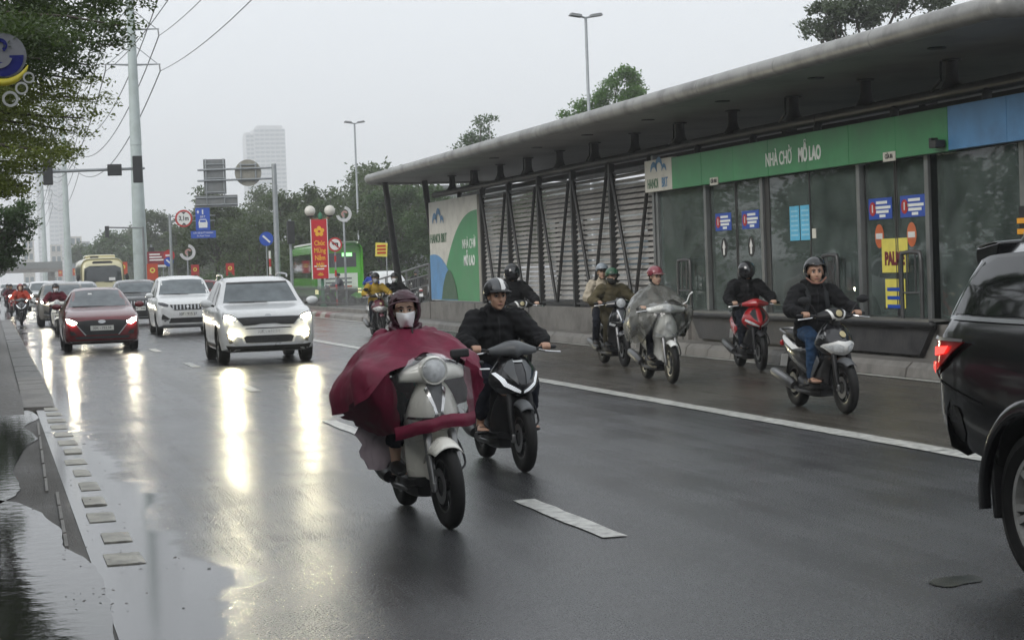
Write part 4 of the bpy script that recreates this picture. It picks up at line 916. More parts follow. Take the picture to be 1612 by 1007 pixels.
post_sign(266, 402, 112, 0.33, 'red no entry sign below the height limit sign', 'noentry'); post_sign(265.5, 412, 111.6, 0.28, 'blue round sign with white slash under the no entry sign', 'blue')
t = post_sign(419, 376, 96, 0.36, 'blue round sign beside the red banded post at the gantry', 'blue')
g = at_d(424, 380, 94); t = empty('banded_post', (g[0], 94, 0), 0, 'red and white banded post in front of the gantry post', 'post')
for k in range(7): MB().lathe([(0.06, 0.4*k), (0.06, 0.4*k+0.395)], n=8).build('band', M_RED if k % 2 else M_WHITE, t)
g = at_d(246, 405, 116); t = empty('notice_board', (g[0], 116, 0), 0, 'dark red notice board with pale lettering beyond the crossing', 'sign board')
for s in (-0.4, 0.4): MB().box2((s-0.03, -0.03, 0), (s+0.03, 0.03, g[2])).build('post', M_GALV, t, smooth=False)
bb = MB().box2((-0.55, -0.08, g[2]-0.45), (0.55, -0.035, g[2]+0.35)).build('board', pbr('maroon_board', (0.22, 0.02, 0.03), 0.45), t, smooth=False)
for k in range(3): MB().box2((-0.42, -0.088, g[2]-0.2+0.17*k), (0.42-0.1*k, -0.082, g[2]-0.12+0.17*k)).build('lettering_line', M_LETTER, bb, smooth=False)
MB().box2((-0.58, -0.085, g[2]-0.6), (0.58, -0.035, g[2]-0.47)).build('board_foot', M_WHITE, t, smooth=False)
M_ORANGE = pbr('festive_orange', (0.50, 0.06, 0.015), 0.5)
for i, (px, py, D) in enumerate(((194, 422, 150), (240, 428, 112), (118, 428, 260), (95, 430, 300), (307, 426, 125), (362, 424, 118))):
    g = at_d(px, py, D); s = 0.32 if i < 4 else 0.26; t = empty('festive_sign', (g[0], D, 0), 0, ('orange panel at the foot of the first green power pole', 'orange panel under the dark red notice board', 'hazy orange panel left of the coach', 'hazy orange panel by the second power pole', 'small red flower panel under the white swirl ornament', 'small red flower panel behind the white saloon')[i], 'banner', 'festive panels along the median')
    MB().box2((-0.03, -0.03, 0), (0.03, 0.03, g[2])).build('post', M_GALV, t, smooth=False); MB().box2((-s, -0.06, g[2]-s*1.5), (s, -0.035, g[2]+s*1.5)).build('panel', M_ORANGE if i < 4 else M_RED, t, smooth=False)
    ring_xz(t, (0, 0, g[2]+s*0.3), s*0.25, s*0.5, M_YEL, 'flower_mark', -0.065, th=0.004, n=12)
# globe lamp with the red new year banner
DB = 74.5; g = at_d(504, 345, DB); t = empty('globe_lamp', (g[0], DB, 0), 0, 'green lamp post with two white globes above the red banner', 'street lamp')
M_GP = pbr('green_lamp_post', (0.03, 0.16, 0.08), 0.4)
MB().lathe([(0.16, 0), (0.16, 0.25), (0.07, 0.4), (0.05, g[2])], n=12).build('post', M_GP, t)
MB().tube(catmull([(-0.40, 0, g[2]+0.10), (-0.2, 0, g[2]-0.02), (0, 0, g[2]+0.04), (0.2, 0, g[2]-0.02), (0.40, 0, g[2]+0.10)], 4), 0.05, n=8).build('scroll_arm', pbr('gilt_arm', (0.20, 0.12, 0.06), 0.5), t)
MB().lathe([(0.09, g[2]), (0.11, g[2]+0.15), (0.03, g[2]+0.28)], n=10).build('finial', M_GP, t)
for s in (-0.40, 0.40): MB().ell((s, 0, g[2]+0.33), (0.22, 0.22, 0.22), 16, 10).build('globe', pbr('opal_globe', (0.62, 0.60, 0.54), 0.25, var=0.1, dirt=(0.35, 0.33, 0.28)), t); MB().lathe([(0.10, g[2]+0.08), (0.12, g[2]+0.15)], c=(s, 0, 0), n=10).build('globe_collar', M_BLACK, t)
A = at_d(491, 346, DB-0.2); B = at_d(519, 438, DB-0.2)
bn = empty('festive_banner', (at_d(505, 440, DB-0.2)[0], DB-0.2, B[2]), 0, 'tall red new year banner with yellow blossom and lettering on the globe lamp', 'banner')
w = (B[0]-A[0])/2; H = A[2]-B[2]
bd = MB().box2((-w, -0.03, 0), (w, 0.0, H)).build('banner_cloth', pbr('banner_red', (0.50, 0.012, 0.022), 0.45, var=0.1, vs=2), bn, smooth=False)
for s in (-w-0.03, w+0.0): MB().box2((s, -0.035, -0.02), (s+0.03, 0.01, H+0.02)).build('banner_frame', M_WHITE, bn, smooth=False)
M_GOLD = pbr('banner_gold', (0.80, 0.42, 0.03), 0.5)
for k in range(5):
    a = R(90+72*k); disc_xz(bd, (0.13*math.cos(a), 0, H*0.80+0.13*math.sin(a)), 0.085, M_GOLD, 'blossom_petal', -0.032, th=0.004+0.001*k, n=12)
for k, (s, ww) in enumerate((('Chúc', 0.24), ('Mừng', 0.24), ('Năm', 0.24), ('Mới', 0.24))): txt_xz('banner_lettering', s, 0.27, M_GOLD, bd, 0.0, H*0.60-0.30*k*H/2.4, -0.036, bold=0.006, xs=0.75)
for k in range(2): MB().box2((-0.25+0.1*k, -0.036, H*0.20-0.11*k), (0.25-0.1*k, -0.031, H*0.20-0.11*k+0.05)).build('banner_line', M_WHITE, bd, smooth=False)
for k in range(5): MB().bar((0, -0.034, 0.12), (0.13*math.cos(R(20+35*k)), -0.034, 0.12+0.13*math.sin(R(20+35*k))), 0.035, 0.006, up=(0, 1, 0)).build('fan_mark', M_GOLD, bd, smooth=False)
# wave shaped light ornaments
def swirl(px, py, D, s, label, big=False):
    g = at_d(px, py, D); t = empty('light_ornament', (g[0], D, 0), 0, label, 'ornament', None)
    c = (0, 0, g[2])
    if big:
        MB().tube([(-0.45, 0.06, 0), (-0.45, 0.06, g[2]+0.5)], 0.06, n=8).build('post', M_GALV, t)
        disc_xz(t, c, s, pbr('ornament_grey', (0.16, 0.165, 0.18), 0.5, spec=0.2), 'back_plate', 0.0, th=0.02, n=36)
        ring_xz(t, (c[0]-s*0.06, 0, c[2]-s*0.02), s*0.30, s*0.93, pbr('ornament_blue', (0.008, 0.012, 0.11), 0.6, spec=0.15), 'blue_wave', -0.024, th=0.012, a0=200, a1=362, n=24)
        ring_xz(t, (c[0]-s*0.15, 0, c[2]+s*0.45), s*0.16, s*0.32, pbr('ornament_blue', (0.008, 0.012, 0.11), 0.6, spec=0.15), 'blue_curl', -0.024, th=0.012, a0=-60, a1=210, n=18)
        ring_xz(t, (c[0]-s*0.25, 0, c[2]+s*0.02), s*0.40, s*0.62, pbr('ornament_grey', (0.16, 0.165, 0.18), 0.5, spec=0.2), 'foam_curl', -0.040, th=0.01, a0=250, a1=345, n=14)
        Y = pbr('ornament_yellow', (0.42, 0.36, 0.02), 0.4); P = []
        for k in range(20):
            a = R(195+k*7.6); wd = 0.30*s*math.sin(math.pi*(k+0.4)/19.8)**0.7
            P.append([(c[0]-0.1*s+math.cos(a)*(s*1.22+q), -0.03, c[2]-0.02*s+math.sin(a)*(s*1.22+q)) for q in (-wd*0.6, wd*0.5)])
        mb = MB(); mb.grid(P); o = mb.build('yellow_crescent', Y, t); o.modifiers.new('s', 'SOLIDIFY').thickness = 0.03
        for (dx, dz, r) in ((1.05, -1.02, 0.26), (0.72, -1.50, 0.29), (0.20, -1.98, 0.36)): ring_xz(t, (c[0]+dx*s, 0, c[2]+dz*s), r*s*0.68, r*s, pbr('ornament_ring', (0.30, 0.31, 0.30), 0.4), 'ring', -0.02, th=0.03, n=24)
    else:
        MB().tube([(0, 0.06, 0), (0, 0.06, g[2])], 0.05, n=8).build('post', M_GALV, t)
        ring_xz(t, c, s*0.62, s, pbr('ornament_white', (0.55, 0.55, 0.55), 0.4), 'swirl', -0.02, a0=-170, a1=80, n=22); ring_xz(t, (0.1*s, 0, c[2]), s*0.2, s*0.42, pbr('ornament_pink', (0.45, 0.25, 0.22), 0.4), 'curl', -0.02, a0=20, a1=260, n=16)
swirl(6, 88, 19.0, 0.215, 'blue wave and yellow crescent light ornament under the overhanging tree', True)
swirl(295, 397, 118, 0.5, 'white swirl light ornament below the blue bus lane sign'); swirl(541, 337, 84, 0.36, 'white and blue swirl light ornament beside the globe lamp')
g = at_d(600, 393, 70); t = empty('yellow_placard', (g[0], 70, 0), 0, 'yellow placard on a thin post behind the ramp railing', 'sign board'); MB().tube([(0.2, 0, 0), (0.2, 0, g[2]+0.3)], 0.02, n=6).build('post', M_GALV, t)
bd = MB().box((0, -0.04, g[2]), (0.46, 0.02, 0.52), rot=Matrix.Rotation(R(4), 3, 'Y')).build('placard', M_YEL, t, smooth=False)
for k in range(3): MB().box2((-0.17, -0.062, g[2]-0.16+0.13*k), (0.17, -0.052, g[2]-0.08+0.13*k)).build('lettering_line', M_ORANGE, bd, smooth=False)

# ================================================================== RAILINGS on the median nose and the ramp
M_RAIL = pbr('grey_railing', (0.16, 0.165, 0.165), 0.42, metal=0.3, var=0.15)
fe = empty('picket_fence', (12.15, 71, 0.14), 0, 'grey picket fence round the tip of the median', 'fence')
MB().box2((-0.06, -9, 0.0), (0.06, 9.2, 0.18)).build('plinth', M_CONC, fe, smooth=False)
for z in (0.32, 0.82): MB().box2((-0.02, -9, z), (0.02, 9.2, z+0.04)).build('rail', M_RAIL, fe, smooth=False)
pm = MB().prism([(-0.025, 0.20), (0.025, 0.20), (0.025, 0.90), (0.0, 0.98), (-0.025, 0.90)], 'x', -0.035, -0.021).mesh('picket', smooth=False); pm.materials.append(M_RAIL)
for k in range(92):
    o = bpy.data.objects.new('picket', pm); COL.objects.link(o); o.parent = fe; o.location = (0, -8.9+k*0.197, 0)
rp = empty('ramp_railing', (12.15, 57, 0.14), 0, 'sloping tubular handrail up the ramp to the station end', 'railing')
def rz(y): return 0.0+max(0, min(1, (61.5-y)/9.0))*0.55
MB().prism([(-4.6, 0.0), (4.9, 0.0), (4.9, 0.06), (-4.6, 0.56)], 'x', -0.05, 1.6).build('ramp', M_CONC, rp, smooth=False)
for k, h in enumerate((1.08, 0.78, 0.48)): MB().tube([(0, 4.9, h), (0, -4.5, h+0.55)], 0.03 if k == 0 else 0.022, n=8).build('rail', M_RAIL, rp)
for k in range(7): yy = 4.8-k*1.55; z = (4.9-yy)/9.4*0.55; MB().tube([(0, yy, z), (0, yy, z+1.08)], 0.03, n=8).build('post', M_RAIL, rp)
for k in range(38): yy = 4.7-k*0.245; z = (4.9-yy)/9.4*0.55; MB().tube([(0, yy, z+0.48), (0, yy, z+0.78)], 0.011, n=5, caps='flat').build('baluster', M_RAIL, rp)

# ================================================================== BUILDINGS far off
def block(name, label, px0, px1, pytop, D, depth, mat, floors, bandmat, group=None, cap=None):
    a = at_d(px0, pytop, D); b = at_d(px1, pytop, D); h = (a[2]+b[2])/2; w = b[0]-a[0]
    t = empty(name, ((a[0]+b[0])/2, D+depth/2, 0), 0, label, 'building', group)
    MB().box2((-w/2, -depth/2, 0), (w/2, depth/2, h)).build('wall', mat, t, smooth=False)
    fh = h/floors
    for k in range(floors): MB().box2((-w/2-0.15, -depth/2-0.15, fh*k+fh*0.35), (w/2+0.15, -depth/2+0.1, fh*k+fh*0.85)).build('window_band', bandmat, t, smooth=False)
    nb = max(2, int(w/4))
    for k in range(nb+1): xx = -w/2+w*k/nb; MB().box2((xx-0.25, -depth/2-0.35, 0), (xx+0.25, -depth/2-0.16, h)).build('pilaster', mat, t, smooth=False)
    if cap: MB().box2((-w/2*cap[0], -depth/3, h), (w/2*cap[1], depth/3, h+cap[2])).build('roof_block', mat, t, smooth=False)
    return t
M_TW = pbr('tower_wall', (0.42, 0.44, 0.45), 0.5, var=0.05, vs=0.05); M_TG = pbr('tower_glass', (0.10, 0.15, 0.18), 0.2, var=0.1, vs=0.1); M_TW2 = pbr('pale_wall', (0.50, 0.48, 0.44), 0.6, var=0.08, vs=0.2)
block('tower_block', 'pale glass tower block rising far off above the trees', 400, 448, 203, 1480, 26, M_TW, 34, M_TG, cap=(0.75, 0.9, 3)); block('tower_block', 'lower shoulder wing on the left of the pale glass tower', 387, 399.5, 212, 1482, 22, M_TW, 33, M_TG, cap=(0.9, 0.2, 2))
for i, (a, b, y, D) in enumerate(((56, 66, 262, 1650), (74, 88, 248, 1640), (89, 99, 262, 1660))): block('tower_block', ('narrow hazy tower block left of the third power pole', 'tallest hazy tower block behind the second power pole', 'hazy tower block right behind the second power pole')[i], a, b, y, D, 20, M_TW, 28, M_TG, 'slim towers behind the power poles')
block('town_house', 'small white town house in the haze beside the coach', 110, 127, 372, 620, 12, M_TW2, 4, M_TG); block('town_house', 'low grey town house in the haze behind the third pole', 36, 52, 378, 640, 12, M_TW2, 4, M_TG); block('town_house', 'taller pale town house between the second and third poles', 80, 96, 385, 660, 12, M_TW2, 4, M_TG); block('town_house', 'town house next to the small white one', 128, 140, 380, 630, 12, M_TW, 4, M_TG)
for i, (x, w, y0) in enumerate(((-13, 9, -18), (-13.5, 10, -8.6), (-13, 10, 2), (-14, 9.5, 12.5), (-13, 10, 22.6), (-13.5, 10, 33), (-13, 9, -27.6), (-13.2, 10, -38), (-13, 14, 108), (-13.2, 14, 123))):   # shop houses behind the near pavement, reflected in the station glass
    t = empty('shop_house', (x, y0+w/2, 0), 0, 'narrow shop house behind the near pavement', 'building', 'shop houses behind the near pavement'); h = 7+2*((i*5) % 3)
    MB().box2((-5, -w/2, 0), (5, w/2, h)).build('wall', M_TW2 if i % 2 else M_CONC, t, smooth=False)
    for f in range(int(h/3.3)):
        for q in (-0.28, 0.0, 0.28): MB().box2((5.0, q*w-0.6, 0.5+3.3*f), (5.06, q*w+0.6, 2.4+3.3*f)).build('window', M_TG, t, smooth=False)
ov = empty('footbridge', (-8, 360, 0), 0, 'grey footbridge crossing the road far off in the haze', 'bridge')
MB().box2((-60, -2, 3.4), (21, 2, 4.1)).build('deck', M_CONC, ov, smooth=False); MB().box2((-60, -2.1, 4.1), (21, -1.95, 5.3)).build('parapet', M_GREYP, ov, smooth=False)
for x in (-12, 8.0, 19): MB().box2((x-0.6, -1, 0), (x+0.6, 1, 3.4)).build('pier', M_CONC, ov, smooth=False)
for i, (x0, x1, y, h) in enumerate(((26, 60, 118, 5.5), (34, 70, 150, 8), (26, 50, 60, 4.5))):
    t = empty('low_building', ((x0+x1)/2, y, 0), 0, ('low building behind the green bus', 'taller low building beyond the hedge', 'low building seen through the station glass')[i], 'building', 'low buildings behind the far trees'); w = x1-x0
    MB().box2((-w/2, -3, 0), (w/2, 6, h)).build('wall', pbr('dim_wall', (0.30, 0.32, 0.31), 0.6), t, smooth=False)
    for k in range(int(w/4)): MB().box2((-w/2+1+4*k, -3.08, 1.0), (-w/2+3.4+4*k, -3.01, 3.0)).build('window', M_TG, t, smooth=False)
    MB().box2((-w/2-0.4, -3.6, h), (w/2+0.4, 6.4, h+0.25)).build('roof', M_GREYP, t, smooth=False)

# ================================================================== SCOOTERS
M_TYRE = pbr('tyre_rubber', (0.010, 0.010, 0.010), 0.6, spec=0.25, var=0.4, vs=20, bump=0.002, bs=120)
M_ALLOY = pbr('grey_alloy', (0.22, 0.22, 0.22), 0.35, metal=0.8, var=0.15); M_ALLOYD = pbr('black_alloy', (0.02, 0.02, 0.02), 0.35, metal=0.4, var=0.2)
M_CHROME = pbr('chrome', (0.55, 0.55, 0.55), 0.15, metal=1.0, var=0.05); M_PLAST = pbr('black_plastic', (0.012, 0.012, 0.013), 0.45, spec=0.3, var=0.25, bump=0.0008, bs=200)
M_SEAT = pbr('seat_vinyl', (0.014, 0.014, 0.015), 0.5, spec=0.3, bump=0.002, bs=60); M_GREYPL = pbr('grey_plastic', (0.085, 0.09, 0.095), 0.4, var=0.15)
M_LENS = pbr('lamp_lens', (0.55, 0.57, 0.58), 0.08, var=0.25, vs=30, spec=0.8); M_DKLENS = pbr('dark_lens', (0.03, 0.03, 0.035), 0.08, spec=0.8)
M_EXH = pbr('exhaust_shield', (0.10, 0.10, 0.10), 0.35, metal=0.6, var=0.2)
def lit(name, col, s): return pbr(name, col, 0.2, emit=col, estr=s, var=0.02)
LIT_SOFT = lit('daytime_lamp', (0.92, 0.96, 1.0), 0.35); LIT_HEAD = lit('head_lamp_lit', (1.0, 0.90, 0.66), 170.0); LIT_HEADF = lit('head_lamp_far', (1.0, 0.92, 0.72), 110.0)
LIT_TAIL = lit('tail_lamp_lit', (1.0, 0.05, 0.04), 2.5)
M_AMBER = pbr('amber_lens', (0.5, 0.16, 0.02), 0.15); M_REDL = pbr('red_lens', (0.35, 0.01, 0.01), 0.12)
def wheel(parent, c, r, w, rimmat, name, steer=0.0, spokes=5, n=40, flat=0.62):
    o = empty('t', c); bpy.data.objects.remove(o)
    mb = MB(); rb = r*flat; h = w/2
    prof = [(r, 0), (r-0.004, h*0.45), (r-0.018, h*0.82), (r-0.04, h), (rb+0.02, h*0.9), (rb, h*0.72), (rb, -h*0.72), (rb+0.02, -h*0.9), (r-0.04, -h), (r-0.018, -h*0.82), (r-0.004, -h*0.45)]
    mb.lathe(prof, axis='y', n=n, closed_prof=True); t = mb.build(name, M_TYRE, parent, loc=c); t.rotation_euler = (0, 0, steer)
    mb = MB(); mb.lathe([(rb+0.004, -h*0.74), (rb+0.004, h*0.74), (rb-0.014, h*0.66), (rb-0.02, 0), (rb-0.014, -h*0.66)], axis='y', n=n, closed_prof=True); mb.build('rim', rimmat, t)
    mb = MB(); mb.lathe([(r*0.16, -h*0.9), (r*0.16, h*0.9)], axis='y', n=16); mb.build('hub', rimmat, t)
    for k in range(spokes):
        a = 2*math.pi*k/spokes
        for da in (-0.16, 0.16):
            p = (math.sin(a)*r*0.12, 0, math.cos(a)*r*0.12); q = (math.sin(a+da)*rb*0.985, 0, math.cos(a+da)*rb*0.985); mb = MB(); mb.bar(p, q, 0.018, 0.026, up=(0, 1, 0)); mb.build('spoke', rimmat, t)
    mb = MB(); mb.lathe([(r*0.42, -h*0.95), (r*0.42, -h*0.95-0.004), (r*0.24, -h*0.95-0.004), (r*0.24, -h*0.95)], axis='y', n=24, closed_prof=True); mb.build('brake_disc', M_ALLOY, t)
    return t
def shield_mesh(levels, p=2.2, back=0.05, n=14, sub=4):
    L = catmull([V3(*l) for l in levels], sub); rings = []
    for z, w, xf, xe in L:
        ring = []
        for k in range(n+1):
            s = -1+2*k/n; ring.append((xe+(xf-xe)*(1-abs(s)**p), w*math.copysign(abs(s)**0.9, s), z))
        for k in range(n, -1, -1):
            s = -1+2*k/n; ring.append((xe+(xf-xe)*(1-abs(s)**p)*0.9-back, w*0.97*math.copysign(abs(s)**0.9, s), z))
        rings.append(ring)
    mb = MB(); mb.loft(rings); return mb
def sloft(secs, n=20, e=2.6, sub=4):
    """loft of super-ellipse sections (x, zc, half width, half height)"""
    rings = []
    for x, z, w, h in catmull([V3(*s) for s in secs], sub):
        w = max(w, 0.003); h = max(h, 0.003)
        rings.append([(x, w*math.copysign(abs(math.cos(a))**(2/e), math.cos(a)), z+h*math.copysign(abs(math.sin(a))**(2/e), math.sin(a))) for a in [2*math.pi*k/n for k in range(n)]])
    mb = MB(); mb.loft(rings); return mb
def mir(poly): return [(-y, z) for y, z in reversed(poly)]
def scooter(label, loc, head, style, body, trim=None, fender=None, rim=None, lamp=None, group=None, mirrors='b', steer=0.0, simple=False, lean=0.0):
    """head: direction of travel in degrees from world +x"""
    t = empty('motor_scooter', (*loc[:2], 0), R(head), label, 'motorbike', group); t.rotation_euler = (R(lean), 0, R(head))
    trim = trim or M_PLAST; fender = fender or body; rim = rim or M_ALLOYD; nw = 22 if simple else 40
    wheel(t, (0.64, 0, 0.275), 0.275, 0.088, rim, 'front_wheel', steer, n=nw); wheel(t, (-0.64, 0, 0.265), 0.265, 0.115, rim, 'rear_wheel', n=nw)
    # front mudguard
    retro = style == 'retro'; fy, drop, a0, a1 = (0.105, 0.10, 56, 148) if retro else (0.062, 0.05, 52, 122)
    P = []
    for i in range(17):
        a = R(a0+(a1-a0)*i/16); tp = math.sin(math.pi*(i+1.5)/19)**0.35; row = []
        for k in range(11):
            s = -1+0.2*k; rr = 0.275+0.035-drop*abs(s)**2.4*tp; row.append((0.64+math.cos(a)*rr, s*fy*(0.75+0.25*tp), 0.275+math.sin(a)*rr))
        P.append(row)
    mb = MB(); mb.grid(P); f = mb.build('front_mudguard', fender, t, ang=60); f.modifiers.new('s', 'SOLIDIFY').thickness = 0.006
    for s in (-1, 1):
        mb = MB(); mb.tube([(0.645, s*0.085, 0.275), (0.60, s*0.085, 0.42), (0.545, s*0.08, 0.60)], [0.022, 0.026, 0.03], n=10); mb.build('fork_leg', M_ALLOY if retro or style == 'white' else M_PLAST, t)
        mb = MB(); mb.box((0.645, s*0.085, 0.275), (0.06, 0.03, 0.07)); mb.build('axle_clamp', M_ALLOY, t, bevel=0.01)
    mb = MB(); mb.tube(catmull([(0.62, 0.10, 0.36), (0.56, 0.15, 0.40), (0.52, 0.13, 0.52), (0.5, 0.08, 0.6)], 3), 0.008, n=6); mb.build('brake_hose', M_PLAST, t)
    # leg shield / nose
    if retro or style == 'white':
        lv = [(0.95, 0.07, 0.46, 0.41), (0.88, 0.125, 0.52, 0.42), (0.79, 0.175, 0.565, 0.41), (0.70, 0.205, 0.575, 0.38), (0.62, 0.21, 0.54, 0.34), (0.54, 0.20, 0.42, 0.28), (0.44, 0.185, 0.33, 0.22), (0.33, 0.17, 0.30, 0.17), (0.24, 0.145, 0.27, 0.13)]
        lv = [(l[0], l[1]*0.87, l[2], l[3]) for l in lv]
        if style == 'white': lv = [(l[0], l[1]*(0.92 if l[0] > 0.6 else 0.78), l[2], l[3]) for l in lv]
    else:
        lv = [(0.93, 0.075, 0.44, 0.38), (0.885, 0.125, 0.53, 0.40), (0.80, 0.185, 0.62, 0.40), (0.72, 0.208, 0.675, 0.39), (0.655, 0.175, 0.665, 0.40), (0.60, 0.125, 0.59, 0.38), (0.54, 0.135, 0.44, 0.29), (0.44, 0.15, 0.34, 0.22), (0.33, 0.15, 0.30, 0.16), (0.24, 0.13, 0.27, 0.12)]
    up = [l for l in lv if l[0] >= 0.60]; lo = [l for l in lv if l[0] <= 0.62]
    fm = shield_mesh(up, p=2.3 if retro else 1.7); fs = fm.build('front_shield', body, t, ang=50); fb = bvh_of(fs)
    lo[0] = (lo[0][0]-0.004, *lo[0][1:]); shield_mesh(lo, p=2.6).build('lower_shield', body if retro or style == 'white' else trim, t, ang=50)
    shield_mesh([(l[0], l[1]*0.93, l[3]-0.02, l[3]-0.06) for l in lv], p=2.6, back=0.03).build('inner_shield', M_PLAST, t)
    # floor, rear body, seat
    sloft([(0.28, 0.27, 0.13, 0.03), (0.15, 0.265, 0.165, 0.04), (0.0, 0.265, 0.165, 0.045), (-0.12, 0.29, 0.15, 0.06)], e=4).build('floorboard', M_PLAST, t)
    rb = sloft([(0.04, 0.40, 0.10, 0.09), (-0.03, 0.47, 0.125, 0.18), (-0.15, 0.53, 0.150, 0.19), (-0.32, 0.57, 0.165, 0.155), (-0.52, 0.62, 0.155, 0.125), (-0.70, 0.68, 0.125, 0.095), (-0.86, 0.735, 0.075, 0.06), (-0.93, 0.755, 0.03, 0.03)]).build('rear_body', trim if style in ('sport', 'nouvo', 'red') else body, t)
    rbv = bvh_of(rb)
    for sg in ('y', '-y'):
        decal('side_panel', rbv, [(-0.10, 0.60), (-0.30, 0.66), (-0.62, 0.74), (-0.86, 0.77), (-0.84, 0.72), (-0.55, 0.62), (-0.28, 0.50)] if style != 'nouvo' else [(-0.16, 0.66), (-0.40, 0.69), (-0.64, 0.745), (-0.88, 0.785), (-0.88, 0.762), (-0.62, 0.70), (-0.38, 0.64)], sg, body if style in ('sport', 'red') else (M_WHITE if style == 'nouvo' else trim), t, off=0.006)
    sloft([(0.05, 0.72, 0.085, 0.035), (-0.05, 0.735, 0.125, 0.05), (-0.22, 0.735, 0.14, 0.052), (-0.34, 0.745, 0.14, 0.055), (-0.48, 0.79, 0.135, 0.055), (-0.66, 0.80, 0.115, 0.05), (-0.76, 0.80, 0.07, 0.035)], e=3).build('seat', M_SEAT, t)
    mb = MB(); mb.tube(catmull([(-0.70, 0.11, 0.80), (-0.86, 0.10, 0.84), (-0.93, 0, 0.845), (-0.86, -0.10, 0.84), (-0.70, -0.11, 0.80)], 4), 0.013, n=8); mb.build('grab_rail', M_ALLOY, t)
    sloft([(0.18, 0.20, 0.09, 0.045), (0.0, 0.20, 0.12, 0.06), (-0.25, 0.24, 0.13, 0.09), (-0.40, 0.27, 0.11, 0.09)], e=3).build('engine_block', M_PLAST, t)
    sloft([(-0.22, 0.28, 0.05, 0.085), (-0.45, 0.285, 0.05, 0.085), (-0.66, 0.27, 0.045, 0.08), (-0.76, 0.265, 0.03, 0.05)], e=3).build('drive_case', M_GREYPL, t).location = (0, 0.125, 0)
    mb = MB(); mb.tube([(-0.02, -0.11, 0.19), (-0.28, -0.15, 0.20), (-0.36, -0.155, 0.24)], 0.02, n=8); mb.build('exhaust_pipe', M_EXH, t)
    mb = MB(); mb.tube([(-0.34, -0.165, 0.25), (-0.42, -0.17, 0.275), (-0.84, -0.18, 0.37), (-0.90, -0.18, 0.385)], [0.045, 0.062, 0.058, 0.04], n=14, caps='flat'); mb.build('muffler', M_EXH, t)
    mb = MB(); mb.tube([(-0.46, -0.205, 0.30), (-0.78, -0.21, 0.37)], [0.04, 0.038], [0.016, 0.016], n=10, side=(0, 0, 1)); mb.build('muffler_guard', M_ALLOY if style == 'nouvo' else M_GREYPL, t)
    mb = MB(); mb.tube([(-0.58, 0.16, 0.30), (-0.62, 0.15, 0.60)], 0.02, n=8); mb.build('shock_absorber', M_GREYPL, t)
    MB().grid([[(-0.70-0.05*k, s*0.07, 0.62-0.11*k) for s in (-1, 0, 1)] for k in range(4)]).build('rear_mudguard', M_PLAST, t).modifiers.new('s', 'SOLIDIFY').thickness = 0.006
    MB().box((-0.93, 0, 0.69), (0.05, 0.16, 0.06)).build('tail_lamp', M_REDL, t, bevel=0.015); MB().box((-0.885, 0, 0.50), (0.006, 0.19, 0.14), rot=Matrix.Rotation(R(20), 3, 'Y')).build('rear_plate', M_WHITE, t)
    for s in (-1, 1): MB().box((0.02, s*0.20, 0.275), (0.10, 0.08, 0.02)).build('foot_peg', M_PLAST, t, bevel=0.006) if style in ('nouvo', 'sport') else None
    # handlebar cowl
    zc = 0.985 if retro or style == 'white' else (0.955 if style in ('sport', 'red') else 1.0)
    if retro:
        cs = [(-0.215, 0.40, zc-0.008, 0.035, 0.036), (-0.20, 0.405, zc-0.008, 0.045, 0.044), (-0.10, 0.435, zc, 0.075, 0.056), (0, 0.45, zc+0.015, 0.085, 0.080), (0.10, 0.435, zc, 0.075, 0.056), (0.20, 0.405, zc-0.008, 0.045, 0.044), (0.215, 0.40, zc-0.008, 0.035, 0.036)]
    elif style == 'white':
        cs = [(-0.26, 0.40, zc, 0.03, 0.03), (-0.16, 0.43, zc+0.005, 0.06, 0.045), (0, 0.47, zc+0.015, 0.10, 0.065), (0.16, 0.43, zc+0.005, 0.06, 0.045), (0.26, 0.40, zc, 0.03, 0.03)]
    else:
        cs = [(-0.20, 0.36, zc+0.005, 0.035, 0.022), (-0.12, 0.39, zc+0.012, 0.075, 0.045), (-0.05, 0.41, zc+0.025, 0.10, 0.06), (0, 0.42, zc+0.02, 0.115, 0.07), (0.05, 0.41, zc+0.025, 0.10, 0.06), (0.12, 0.39, zc+0.012, 0.075, 0.045), (0.20, 0.36, zc+0.005, 0.035, 0.022)]
    rings = []
    for y, x, z, rx, rz in catmull([V3(*c) for c in cs], 4):
        rings.append([(x+rx*math.copysign(abs(math.cos(a))**0.8, math.cos(a))-0.25*rz*math.sin(a), y, z+rz*math.copysign(abs(math.sin(a))**0.8, math.sin(a))) for a in [2*math.pi*k/16 for k in range(16)]])
    mb = MB(); mb.loft(rings); hc = mb.build('handlebar_cowl', body if style in ('retro', 'white', 'red') else (M_GREYPL if style == 'sport' else M_PLAST), t, ang=50); hb = bvh_of(hc)
    mb = MB(); mb.lathe([(0.05, 0.70), (0.05, zc-0.03)], c=(0.43, 0, 0), n=12); mb.build('steering_column', M_PLAST, t)
